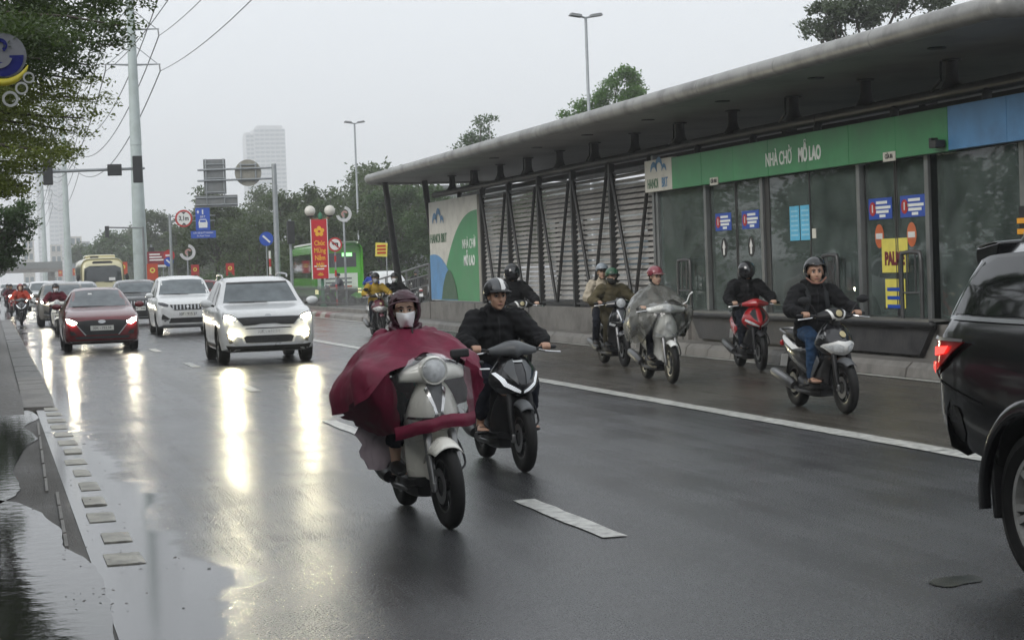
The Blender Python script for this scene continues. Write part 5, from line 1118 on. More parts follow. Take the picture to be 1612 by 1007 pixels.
    for s in (-1, 1):
        mb = MB(); mb.tube([(0.385, s*0.20, zc+0.01), (0.355, s*0.24, zc+0.015), (0.315, s*0.37, zc+0.02)], [0.012, 0.017, 0.017], n=10); mb.build('grip', M_PLAST, t)
        mb = MB(); mb.tube([(0.385, s*0.215, zc+0.005), (0.43, s*0.26, zc-0.005), (0.415, s*0.34, zc-0.015), (0.395, s*0.395, zc-0.02)], [0.008, 0.008, 0.007, 0.009], n=8); mb.build('brake_lever', M_CHROME, t)
        if mirrors == 'b' or (mirrors == 'l' and s > 0) or (mirrors == 'r' and s < 0):
            bw = 0.075 if retro else 0.07
            if retro:
                MB().tube([(0.43, s*0.17, zc+0.03), (0.45, s*0.19, zc+0.08)], 0.008, n=6).build('mirror_stem', M_PLAST, t); MB().box((0.45, s*0.195, zc+0.105), (0.03, 0.125, 0.055)).build('mirror', M_BLACK, t, bevel=0.012); continue
            mb = MB(); mb.tube([(0.39, s*0.19, zc+0.03), (0.40, s*0.25, zc+0.12), (0.39, s*0.29, zc+0.16)], 0.007, n=6); mb.build('mirror_stem', M_PLAST, t)
            mb = MB(); mb.ell((0.39, s*0.325, zc+0.175), (0.018, 0.07, 0.042), 14, 8); mb.build('mirror', M_PLAST, t)
    # faces
    if retro:
        mb = MB(); mb.lathe([(0.095, 0.46), (0.096, 0.505), (0.086, 0.535), (0.074, 0.525)], c=(0, 0, zc+0.012), axis='x', n=28); mb.build('headlamp_bezel', body, t)
        mb = MB(); mb.lathe([(0.076, 0.522), (0.070, 0.540), (0.045, 0.552), (0.01, 0.556)], c=(0, 0, zc+0.012), axis='x', n=28); mb.build('headlamp', lamp or M_LENS, t)
        decal('badge_panel', fb, [(-0.05, 0.915), (0.05, 0.915), (0.052, 0.86), (0.014, 0.735), (-0.014, 0.735), (-0.052, 0.86)], 'x', M_GREYPL, t, off=0.008, cell=0.03)
        for s in (1, -1):
            q = [(0.050, 0.905), (0.068, 0.88), (0.026, 0.735), (0.035, 0.705), (0.165, 0.712), (0.175, 0.698), (0.03, 0.685), (0.0, 0.700), (0.012, 0.745)]; decal('chrome_trim', fb, q if s > 0 else mir(q), 'x', M_CHROME, t, off=0.010, cell=0.03)
            q = [(0.09, 0.665), (0.185, 0.70), (0.19, 0.665), (0.11, 0.635)]; decal('turn_signal', fb, q if s > 0 else mir(q), 'x', M_LENS, t, off=0.010, cell=0.03)
    elif style == 'white':
        decal('headlamp', hb, [(-0.10, zc), (-0.06, zc+0.05), (0.06, zc+0.05), (0.10, zc), (0.05, zc-0.03), (-0.05, zc-0.03)], 'x', lamp or M_LENS, t, off=0.006, cell=0.03)
        for s in (1, -1): q = [(0.05, 0.64), (0.165, 0.69), (0.18, 0.65), (0.08, 0.61)]; decal('turn_signal', fb, q if s > 0 else mir(q), 'x', M_LENS, t, off=0.008, cell=0.03)
    elif style in ('sport', 'red'):
        for s in (1, -1):
            q = [(0.188, 0.785), (0.165, 0.795), (0.118, 0.745), (0.105, 0.715), (0.012, 0.655), (0.012, 0.635), (0.055, 0.650), (0.125, 0.690), (0.150, 0.735)]
            if style == 'red': q = [(0.17, 0.75), (0.10, 0.71), (0.012, 0.655), (0.012, 0.635), (0.12, 0.68), (0.18, 0.725)]
            decal('daytime_lamp', fb, q if s > 0 else mir(q), 'x', lamp or (LIT_SOFT if style == 'sport' else M_LENS), t, off=0.010, cell=0.03)
            q = [(0.165, 0.685), (0.07, 0.645), (0.02, 0.63), (0.02, 0.61), (0.11, 0.605), (0.15, 0.64)]; decal('headlamp', fb, q if s > 0 else mir(q), 'x', M_DKLENS, t, off=0.008, cell=0.03)
            q = [(0.03, 0.90), (0.075, 0.88), (0.115, 0.82), (0.085, 0.76), (0.03, 0.70), (0.04, 0.80)]; decal('nose_panel', fb, q if s > 0 else mir(q), 'x', M_GREYPL if style == 'sport' else M_PLAST, t, off=0.006, cell=0.03)
        if style == 'sport': decal('badge_bar', fb, [(-0.04, 0.885), (0.04, 0.885), (0.035, 0.872), (-0.035, 0.872)], 'x', M_LENS, t, off=0.010, cell=0.03)
    elif style == 'nouvo':
        q = [(-0.185, 0.70), (-0.17, 0.72), (-0.06, 0.755), (0.0, 0.745), (0.06, 0.755), (0.17, 0.72), (0.185, 0.70), (0.10, 0.625), (0.0, 0.605), (-0.10, 0.625)]
        decal('headlamp_mask', fb, q, 'x', M_WHITE, t, off=0.008, cell=0.03)
        for s in (1, -1):
            q = [(0.165, 0.70), (0.07, 0.725), (0.02, 0.70), (0.03, 0.64), (0.09, 0.645)]; decal('headlamp', fb, q if s > 0 else mir(q), 'x', lamp or M_LENS, t, off=0.014, cell=0.03)
            q = [(0.19, 0.80), (0.155, 0.865), (0.135, 0.85), (0.165, 0.765)]; decal('fairing_stripe', fb, q if s > 0 else mir(q), 'x', M_ALLOY, t, off=0.010, cell=0.03)
        q = [(-0.10, zc+0.065), (-0.075, zc+0.075), (-0.045, zc+0.0), (0, zc-0.02), (0.045, zc+0.0), (0.075, zc+0.075), (0.10, zc+0.065), (0.06, zc-0.03), (0, zc-0.055), (-0.06, zc-0.03)]
        decal('cowl_trim', hb, q, 'x', M_WHITE, t, off=0.008, cell=0.02)
        for zz, bv in ((zc+0.035, hb), (0.82, fb)): decal('round_sticker', bv, [(0.032*math.cos(k*math.pi/6), zz+0.032*math.sin(k*math.pi/6)) for k in range(12)], 'x', pbr('gold_sticker', (0.42, 0.36, 0.20), 0.4), t, off=0.012, cell=0.02)
        for s in (-1, 1):
            mb = MB(); mb.tube([(0.30, s*0.155, 0.56), (0.16, s*0.165, 0.40), (0.06, s*0.165, 0.30)], [0.05, 0.035, 0.02], [0.012, 0.012, 0.01], n=10, side=(1, 0, 0.3)); mb.build('side_fin', M_GREYPL, t)
    return t

# ================================================================== RIDERS
M_SKIN = pbr('skin', (0.52, 0.34, 0.25), 0.5, var=0.10, vs=14, spec=0.4); M_SKIN2 = pbr('skin_tan', (0.44, 0.26, 0.18), 0.5, var=0.10, vs=14, spec=0.4)
M_HAIR = pbr('black_hair', (0.010, 0.009, 0.008), 0.45, var=0.4, vs=40, bump=0.003, bs=120); M_EYE = pbr('eye_white', (0.60, 0.58, 0.55), 0.25); M_IRIS = pbr('dark_iris', (0.012, 0.008, 0.006), 0.15); M_LIP = pbr('lips', (0.33, 0.13, 0.11), 0.45)
def cloth(name, col, rough=0.85, bump=0.0015, bs=350, sheen=0.0, **kw): return pbr(name, col, rough, bump=bump, bs=bs, sheen=sheen, spec=0.12, **kw)
def ik(a, b, l1, l2, pole):
    a, b = np.asarray(a, float), np.asarray(b, float); d = b-a; L = np.linalg.norm(d); L2 = min(L, (l1+l2)*0.999); u = d/L
    x = (l1*l1-l2*l2+L2*L2)/(2*L2); h = math.sqrt(max(0, l1*l1-x*x)); p = np.asarray(pole, float); p = p-u*np.dot(p, u); p /= np.linalg.norm(p); return a+u*x+p*h
def limb_pts(a, m, b, n=4):
    """bent limb with a softened joint"""
    return [a, a+(m-a)*0.35, a+(m-a)*0.75, m+(a-m)*0.08+(b-m)*0.08-((a-m)+(b-m))*0.02, m+(b-m)*0.25, m+(b-m)*0.65, b]
def rider(label, scoot, jacket, trousers, skin=None, hands=None, feet=None, pelvis=(-0.20, 0, 0.83), lean=0.10, look=(0, 0), s=1.0, near=True, head='cap', helmet=None, sleeve='long', shoe='shoe', shoemat=None,
          bulk=0.035, hood=False, mask=None, hide_jacket=False, hip=0.15, group=None, trouser_len=1.0, hair=True, cat='person', visor=None, gloves=None, extra=None, zc=1.0, knee_out=0.10, nolower=False, chin=False):
    skin = skin or M_SKIN
    t = empty('person', scoot.location, 0, label, cat, group); t.rotation_euler = scoot.rotation_euler
    vox = 0.0085 if near else 0.016
    P = np.array(pelvis, float); hx = lean
    neck = P+np.array([hx, 0, 0.455*s]); chest = P+np.array([hx*0.62-0.01, 0, 0.30*s]); belly = P+np.array([hx*0.22, 0, 0.13*s])
    Hc = neck+np.array([0.055, 0, 0.155*s]); rot = Matrix.Rotation(R(look[0]), 3, 'Z') @ Matrix.Rotation(R(look[1]), 3, 'Y')
    def hp(x, y, z): v = rot @ Vector((x*s, y*s, z*s)); return np.array([Hc[0]+v[0], Hc[1]+v[1], Hc[2]+v[2]])
    hands = hands or [(0.335, 0.29, zc+0.022), (0.335, -0.29, zc+0.022)]; feet = feet or [(0.10, 0.14, 0.315), (0.10, -0.14, 0.315)]
    SH, EL, WR, HP, KN, AN = [], [], [], [], [], []
    for i, sg in enumerate((1, -1)):
        sh = neck+np.array([-0.015, sg*0.165*s, -0.055*s]); h = np.array(hands[i], float); wr = h+np.array([-0.075, sg*0.01, 0.022])
        el = ik(sh, wr, 0.285*s, 0.255*s, (-0.35, sg*0.75, -0.55)); SH.append(sh); EL.append(el); WR.append(wr)
        hp_ = P+np.array([0.02, sg*0.085*s, -0.02]); an = np.array(feet[i], float)+np.array([0, 0, 0.07]); kn = ik(hp_, an, 0.42*s, 0.40*s, (0.9, sg*knee_out*2, 0.45)); HP.append(hp_); KN.append(kn); AN.append(an)
    b = MB(); Y = (0, 1, 0)
    b.tube([P+(0, 0, -0.05), P+(0, 0, 0.05), belly, chest, neck+(-0.01, 0, -0.06), neck], np.array([hip, hip-0.01, 0.13, 0.155, 0.135, 0.06])*s, np.array([0.10, 0.10, 0.095, 0.105, 0.085, 0.055])*s, n=16, side=Y)
    b.tube([neck+(0, 0, -0.04), neck+(0.02, 0, 0.05), Hc+(-0.005, 0, -0.05)], [0.056*s, 0.05*s, 0.052*s], n=12)
    # head: cranium, jaw, cheeks, nose, brow, lips, ears
    rm = rot
    b.ell(hp(-0.012, 0, 0.028), (0.096*s, 0.078*s, 0.092*s), 18, 12, rm); b.ell(hp(0.028, 0, -0.045), (0.064*s, 0.058*s, 0.072*s), 16, 10, rm); b.ell(hp(0.062, 0, -0.098), (0.024*s, 0.026*s, 0.018*s), 10, 8, rm)
    for sg in (1, -1): b.ell(hp(0.055, sg*0.036, -0.030), (0.026*s, 0.024*s, 0.026*s), 10, 8, rm); b.ell(hp(-0.008, sg*0.079, -0.012), (0.020*s, 0.009*s, 0.032*s), 10, 8, rm); b.ell(hp(0.074, sg*0.030, 0.026), (0.016*s, 0.026*s, 0.008*s), 10, 8, rm)
    b.tube([hp(0.080, 0, 0.018), hp(0.095, 0, -0.008), hp(0.104, 0, -0.030)], [0.008*s, 0.010*s, 0.014*s], n=8); b.ell(hp(0.088, 0, -0.034), (0.014*s, 0.019*s, 0.009*s), 8, 6, rm)
    b.ell(hp(0.083, 0, -0.062), (0.012*s, 0.022*s, 0.010*s), 8, 6, rm)
    for i, sg in enumerate((1, -1)):
        b.tube(limb_pts(SH[i], EL[i], WR[i]), np.array([0.052, 0.047, 0.042, 0.040, 0.039, 0.033, 0.026])*s, n=10)
        h = np.array(hands[i], float)
        b.tube([WR[i], h+(-0.035, sg*0.004, 0.022), h+(-0.008, 0, 0.026)], [0.027, 0.036, 0.036], [0.019, 0.015, 0.013], n=10, side=Y)
        for j in range(4):
            yy = sg*(0.031-0.0205*j); ln = (0.92, 1.0, 0.97, 0.82)[j]; q = h+(0, yy, 0)
            b.tube([q+(-0.005, 0, 0.027), q+(0.022*ln, 0, 0.022), q+(0.036*ln, 0, 0.002), q+(0.024*ln, 0, -0.020), q+(0.004, 0, -0.022)], [0.0105, 0.010, 0.0095, 0.009, 0.0085], n=7)
        b.tube([h+(-0.045, -sg*0.028, 0.012), h+(-0.025, -sg*0.046, -0.004), h+(0.0, -sg*0.046, -0.020), h+(0.016, -sg*0.036, -0.024)], [0.013, 0.012, 0.011, 0.010], n=7)
        if not nolower:
            b.tube(limb_pts(HP[i], KN[i], AN[i]), np.array([0.082, 0.074, 0.060, 0.055, 0.054, 0.046, 0.034])*s, n=10)
            f = np.array(feet[i], float); b.tube([AN[i]+(-0.01, 0, -0.02), f+(-0.02, 0, 0.035)], [0.034, 0.036], n=8); b.tube([f+(-0.055, 0, 0.022), f+(0.05, sg*0.004, 0.026), f+(0.13, sg*0.012, 0.014), f+(0.165, sg*0.012, 0.010)], [0.030, 0.038, 0.042, 0.030], [0.024, 0.024, 0.014, 0.010], n=10, side=Y)
            for j in range(5): q = f+(0.165-0.012*j*0.7, sg*(-0.020+0.017*j), 0.010); b.tube([q+(-0.03, 0, 0.002), q+(0.022-0.003*j, 0, 0)], [0.011, 0.0095] if j else [0.014, 0.012], n=6)
    body = obj('body', remesh(b, vox, 3), skin, t)
    if near:
        hbv = bvh_of(body)
        for sg in (1, -1):
            MB().ell(hp(0.071, sg*0.030, 0.004), (0.013*s, 0.017*s, 0.0085*s), 12, 8, rm).build('eye', M_EYE, t); MB().ell(hp(0.0805, sg*0.030, 0.004), (0.005*s, 0.0075*s, 0.0075*s), 10, 6, rm).build('iris', M_IRIS, t)
            MB().tube([hp(0.084, sg*0.014, 0.026), hp(0.088, sg*0.030, 0.032), hp(0.074, sg*0.050, 0.026)], [0.005*s, 0.006*s, 0.003*s], n=6).build('eyebrow', M_HAIR, t)
            MB().tube([hp(0.082, sg*0.015, 0.010), hp(0.086, sg*0.030, 0.0145), hp(0.077, sg*0.046, 0.008)], [0.0028*s, 0.0035*s, 0.0025*s], n=5).build('eyelid', M_HAIR, t)
        MB().tube([hp(0.0895, -0.020, -0.064), hp(0.0975, 0, -0.062), hp(0.0895, 0.020, -0.064)], [0.003*s, 0.0065*s, 0.003*s], n=6).build('lips', M_LIP, t)
    if hair: 
        hm = MB(); hm.ell(hp(-0.024, 0, 0.036), (0.098*s, 0.085*s, 0.094*s), 18, 12, rm); hm.ell(hp(-0.055, 0, -0.03), (0.06*s, 0.07*s, 0.07*s), 14, 10, rm); obj('hair', remesh(hm, 0.014, 2), M_HAIR, t)
    # jacket
    if not hide_jacket:
        j = MB(); bk = bulk
        j.tube([P+(0.01, 0, -0.07), P+(0, 0, 0.04), belly, chest, neck+(-0.012, 0, -0.055), neck+(0.0, 0, 0.0)], np.array([hip+bk*0.9, hip+bk*0.8, 0.13+bk*1.2, 0.155+bk, 0.130+bk, 0.085])*s, np.array([0.115+bk, 0.105+bk, 0.10+bk, 0.105+bk, 0.085+bk*0.7, 0.078])*s, n=18, side=Y)
        ln = 1.0 if sleeve == 'long' else 0.5
        for i in range(2):
            pts = limb_pts(SH[i], EL[i], WR[i]); rr = np.array([0.062, 0.055, 0.050, 0.050, 0.048, 0.044, 0.036])*s+bk*np.array([0.8, 0.75, 0.6, 0.65, 0.6, 0.5, 0.25]); j.tube(pts, rr, n=12)
        j.tube([neck+(0, 0, -0.03), neck+(0.012, 0, 0.045)], [0.078*s, 0.070*s], n=14)
        if hood: j.ell(neck+np.array([-0.085, 0, 0.03])*s, np.array([0.075, 0.12, 0.065])*s, 12, 8)
        amp = 0.017 if near else 0.016
        def wr(co, no): return amp*(wnoise(co, (11, 11, 22), 1.7+P[0])+0.6*wnoise(co, (30, 30, 18), 5.1)*0.7+0.5*np.abs(wnoise(co, (7, 16, 9), 8.8)))
        jk = obj('jacket', remesh(j, 0.011 if near else 0.018, 2, disp=wr), jacket, t)
        if near:
            z0, z1 = P[2]+0.02, neck[2]-0.02; jb = bvh_of(jk); decal('zip', jb, [(-0.006, z0+0.05), (0.006, z0+0.05), (0.006, z1), (-0.006, z1)], 'x', M_PLAST, jk, off=0.004, cell=0.02)
    if not nolower:
        q = MB(); q.tube([P+(-0.02, 0, -0.05), P+(0, 0, 0.06)], [(hip+0.012)*s, (hip+0.0)*s], [0.115*s, 0.105*s], n=16, side=Y)
        for i in range(2):
            pts = limb_pts(HP[i], KN[i], AN[i]); rr = np.array([0.095, 0.088, 0.076, 0.072, 0.068, 0.064, 0.058])*s
            if trouser_len < 1: pts[-1] = pts[4]+(pts[-1]-pts[4])*trouser_len
            q.tube(pts, rr, n=12)
        def wr2(co, no): return 0.010*(wnoise(co, (9, 14, 24), 4.4)+0.6*wnoise(co, 34, 2.2))
        obj('trousers', remesh(q, 0.011 if near else 0.018, 2, disp=wr2), trousers, t)
        for i, sg in enumerate((1, -1)):
            f = np.array(feet[i], float)
            if shoe == 'sandal':
                MB().tube([f+(-0.07, 0, -0.002), f+(0.05, 0, -0.004), f+(0.14, sg*0.012, -0.004), f+(0.19, sg*0.012, -0.002)], [0.034, 0.042, 0.046, 0.034], [0.012]*4, n=12, side=Y).build('sandal_sole', shoemat or M_PLAST, t)
                for dx in (0.02, 0.10): MB().tube(catmull([f+(dx, -0.045, 0.0), f+(dx, -0.03, 0.045-0.15*dx), f+(dx, 0.03, 0.045-0.15*dx), f+(dx, 0.045, 0.0)], 4), [0.012]*13, [0.005]*13, n=8).build('sandal_strap', shoemat or M_PLAST, t)
            else:
                sm = MB(); sm.tube([f+(-0.075, 0, 0.03), f+(-0.03, 0, 0.045), f+(0.05, sg*0.004, 0.040), f+(0.13, sg*0.012, 0.026), f+(0.20, sg*0.012, 0.018)], [0.036, 0.042, 0.046, 0.050, 0.034], [0.04, 0.05, 0.045, 0.03, 0.018], n=12, side=Y); sm.build('shoe', shoemat or M_PLAST, t)
    if gloves:
        for i, sg in enumerate((1, -1)):
            g = MB(); h = np.array(hands[i], float); g.ell(h+(-0.01, 0, 0.0), (0.058, 0.052, 0.045), 14, 10); g.tube([WR[i], h+(-0.03, 0, 0.015)], [0.036, 0.042], n=10); obj('glove', remesh(g, 0.010, 2), gloves, t)
    # headgear
    if head in ('cap', 'half', 'full', 'open'): helmet_on(t, hp, rm, s, head, helmet, visor, near)
    if mask: face_mask(t, hp, rm, s, mask)
    if extra: extra(t, dict(P=P, neck=neck, chest=chest, hp=hp, rm=rm, SH=SH, EL=EL, WR=WR, KN=KN, s=s))
    return t
def shell(hp, rm, c, r, keep, n=36, m=22, th=0.008, wob=0.0):
    """ellipsoidal shell keeping the directions where keep(dir) is true"""
    mb = MB(); vs, fs, idx = [], [], {}
    def gid(i, k):
        k %= n
        if (i, k) not in idx:
            a = -math.pi/2+math.pi*i/m; d = (math.cos(a)*math.cos(2*math.pi*k/n), math.cos(a)*math.sin(2*math.pi*k/n), math.sin(a)); idx[(i, k)] = len(vs); w_ = 1+wob/0.13*(noise.noise(Vector((d[0]*4, d[1]*4, d[2]*9)))+0.6*noise.noise(Vector((d[0]*9, d[1]*9, d[2]*14+3)))); vs.append(hp(c[0]+d[0]*r[0]*w_, c[1]+d[1]*r[1]*w_, c[2]+d[2]*r[2]*w_))
        return idx[(i, k)]
    for i in range(m):
        for k in range(n):
            a = -math.pi/2+math.pi*(i+0.5)/m; b = 2*math.pi*(k+0.5)/n; d = (math.cos(a)*math.cos(b), math.cos(a)*math.sin(b), math.sin(a))
            if keep(d): fs.append((gid(i, k), gid(i, k+1), gid(i+1, k+1), gid(i+1, k)))
    mb.add(vs, fs); return mb
def helmet_on(t, hp, rm, s, kind, mat, visor, near):
    if kind in ('cap', 'half'):
        mb = shell(hp, rm, (-0.012, 0, 0.045), (0.128, 0.108, 0.108), lambda d: d[2] > -0.22-0.20*(d[0] < -0.1)+0.28*(d[0] > 0.55)); o = mb.build('helmet', mat, t, ang=60); o.modifiers.new('s', 'SOLIDIFY').thickness = 0.010
        P = []
        for i in range(5):
            row = []
            for k in range(13):
                a = R(-50+100*k/12); rr = 0.120+0.008*i; row.append(hp(-0.012+math.cos(a)*(rr+0.022*math.cos(a)*i*0.35), math.sin(a)*0.86*rr, 0.062-0.0035*i-0.010*(math.sin(a)**2)))
            P.append(row)
        m2 = MB(); m2.grid(P); b = m2.build('helmet_brim', visor or M_PLAST, t); b.modifiers.new('s', 'SOLIDIFY').thickness = 0.005
        for sg in (1, -1): MB().tube([hp(-0.01, sg*0.098, 0.02), hp(0.012, sg*0.080, -0.06), hp(0.045, sg*0.03, -0.118)], 0.006*s, n=6).build('chin_strap', M_PLAST, t)
    elif kind == 'open':
        mb = shell(hp, rm, (-0.015, 0, 0.022), (0.140, 0.122, 0.135), lambda d: not (d[0] > 0.40 and d[2] < 0.42) and d[2] > -0.80); o = mb.build('helmet', mat, t, ang=60); o.modifiers.new('s', 'SOLIDIFY').thickness = 0.014
        MB().tube([hp(0.05, 0.10, -0.06), hp(0.09, 0.05, -0.105), hp(0.098, 0, -0.115), hp(0.09, -0.05, -0.105), hp(0.05, -0.10, -0.06)], 0.010*s, n=8).build('chin_guard', visor or M_PLAST, t)
        MB().box(hp(0.118, 0, 0.092), (0.012, 0.05, 0.03), rot=rm).build('helmet_badge', M_GREYPL, t)
    elif kind == 'full':
        mb = shell(hp, rm, (-0.005, 0, 0.015), (0.150, 0.125, 0.142), lambda d: d[2] > -0.86 and not (d[0] > 0.35 and -0.30 < d[2] < 0.42)); o = mb.build('helmet', mat, t, ang=60); o.modifiers.new('s', 'SOLIDIFY').thickness = 0.014
        mb = shell(hp, rm, (-0.003, 0, 0.015), (0.154, 0.128, 0.145), lambda d: d[0] > 0.22 and -0.36 < d[2] < 0.50); mb.build('visor', visor or pbr('dark_visor', (0.012, 0.012, 0.014), 0.06, spec=0.9, var=0.1), t)
def face_mask(t, hp, rm, s, mat):
    P = []
    for i in range(9):
        f = i/8; z = -0.012-0.098*f; row = []
        for k in range(15):
            a = R(-66+132*k/14); bulge = 0.034*math.exp(-(math.sin(a)/0.42)**2)*math.sin(math.pi*min(1, f*0.9+0.12)); rr = 0.078-0.030*max(0, f-0.55)
            row.append(hp(0.022+math.cos(a)*(rr+bulge-0.012*f), math.sin(a)*(0.074-0.034*max(0, f-0.3)), z+0.020*abs(math.sin(a))*(0.5-f)))
        P.append(row)
    mb = MB(); mb.grid(P); o = mb.build('face_mask', mat, t, ang=75); o.modifiers.new('s', 'SOLIDIFY').thickness = 0.002
    for sg in (1, -1): MB().tube([hp(0.03, sg*0.073, -0.02), hp(-0.005, sg*0.088, 0.0)], 0.0025, n=5).build('mask_loop', mat, t)
def poncho(t, cols, mat, name='poncho', n_t=6, n_phi=7, amp=0.012, seed=1.0, closed=True, folds=0.02, shift=None):
    """cape surface lofted through hem-to-neck control curves set round the wearer"""
    C = [catmull([V3(*p) for p in c], n_t) for c in cols]; m = len(C[0]); rows = []
    for i in range(m): rows.append(catmull([c[i] for c in C], n_phi, closed=closed))
    k = len(rows[0]); P = np.array(rows)
    # folds running down from the neck and fine creases
    nx = np.roll(P, -1, 1)-np.roll(P, 1, 1); ny = np.gradient(P, axis=0); N = np.cross(nx, ny); N /= (np.linalg.norm(N, axis=2)[..., None]+1e-9)
    for i in range(m):
        f = i/(m-1)
        for j in range(k):
            ph = j/k*math.tau; p = P[i, j]
            d = folds*f*(0.6*math.sin(9*ph+3*f+seed)+0.4*noise.noise(Vector((ph*3.2, f*2.2, seed)))*2)+amp*(noise.noise(Vector((p[0]*9+seed, p[1]*9, p[2]*7)))+0.7*abs(noise.noise(Vector((p[0]*17, p[1]*15+seed, p[2]*13))))+0.35*noise.noise(Vector((p[0]*40, p[1]*40+seed, p[2]*40))))
            P[i, j] += N[i, j]*d
    mb = MB(); vs = [tuple(p) for r in P for p in r]; fs = []
    for i in range(m-1):
        for j in range(k if closed else k-1): j2 = (j+1) % k; fs.append((i*k+j, i*k+j2, (i+1)*k+j2, (i+1)*k+j))
    mb.add(vs, fs); o = mb.build(name, mat, t, ang=180); o.modifiers.new('d', 'SUBSURF').render_levels = 1; o.modifiers['d'].levels = 0
    return o

# ------------------------------------------------------------------ the traffic on two wheels
M_IVORY = pbr('ivory_paint', (0.82, 0.81, 0.74), 0.28, var=0.05, coat=0.4, dirt=(0.66, 0.64, 0.57), dirt_amt=0.3, dirt_scale=7); M_BLKPAINT = pbr('black_paint', (0.012, 0.012, 0.014), 0.22, var=0.2, coat=0.5); M_REDPAINT = pbr('red_paint', (0.34, 0.012, 0.016), 0.25, var=0.15, coat=0.5)
M_MAROON = pbr('maroon_raincoat', (0.150, 0.011, 0.036), 0.55, var=0.2, vs=7, bump=0.003, bs=22, spec=0.3)
M_MAROOND = pbr('dark_maroon_hood', (0.050, 0.010, 0.020), 0.38, var=0.25, vs=9, bump=0.002, bs=40); M_LINING = pbr('mauve_lining', (0.50, 0.42, 0.46), 0.5, var=0.15, vs=6, bump=0.002, bs=20)
M_FILM = glass('clear_film', (0.98, 0.98, 0.98), rough=0.08, ior=1.35, dirt=0.06, veilcol=(0.7, 0.7, 0.72), boost=1.6)
M_BLKCLOTH = cloth('black_jacket', (0.010, 0.010, 0.011), 0.7); M_NAVYTR = cloth('dark_trousers', (0.016, 0.018, 0.026), 0.8)
M_MASKW = pbr('white_mask', (0.74, 0.75, 0.76), 0.7, var=0.05)
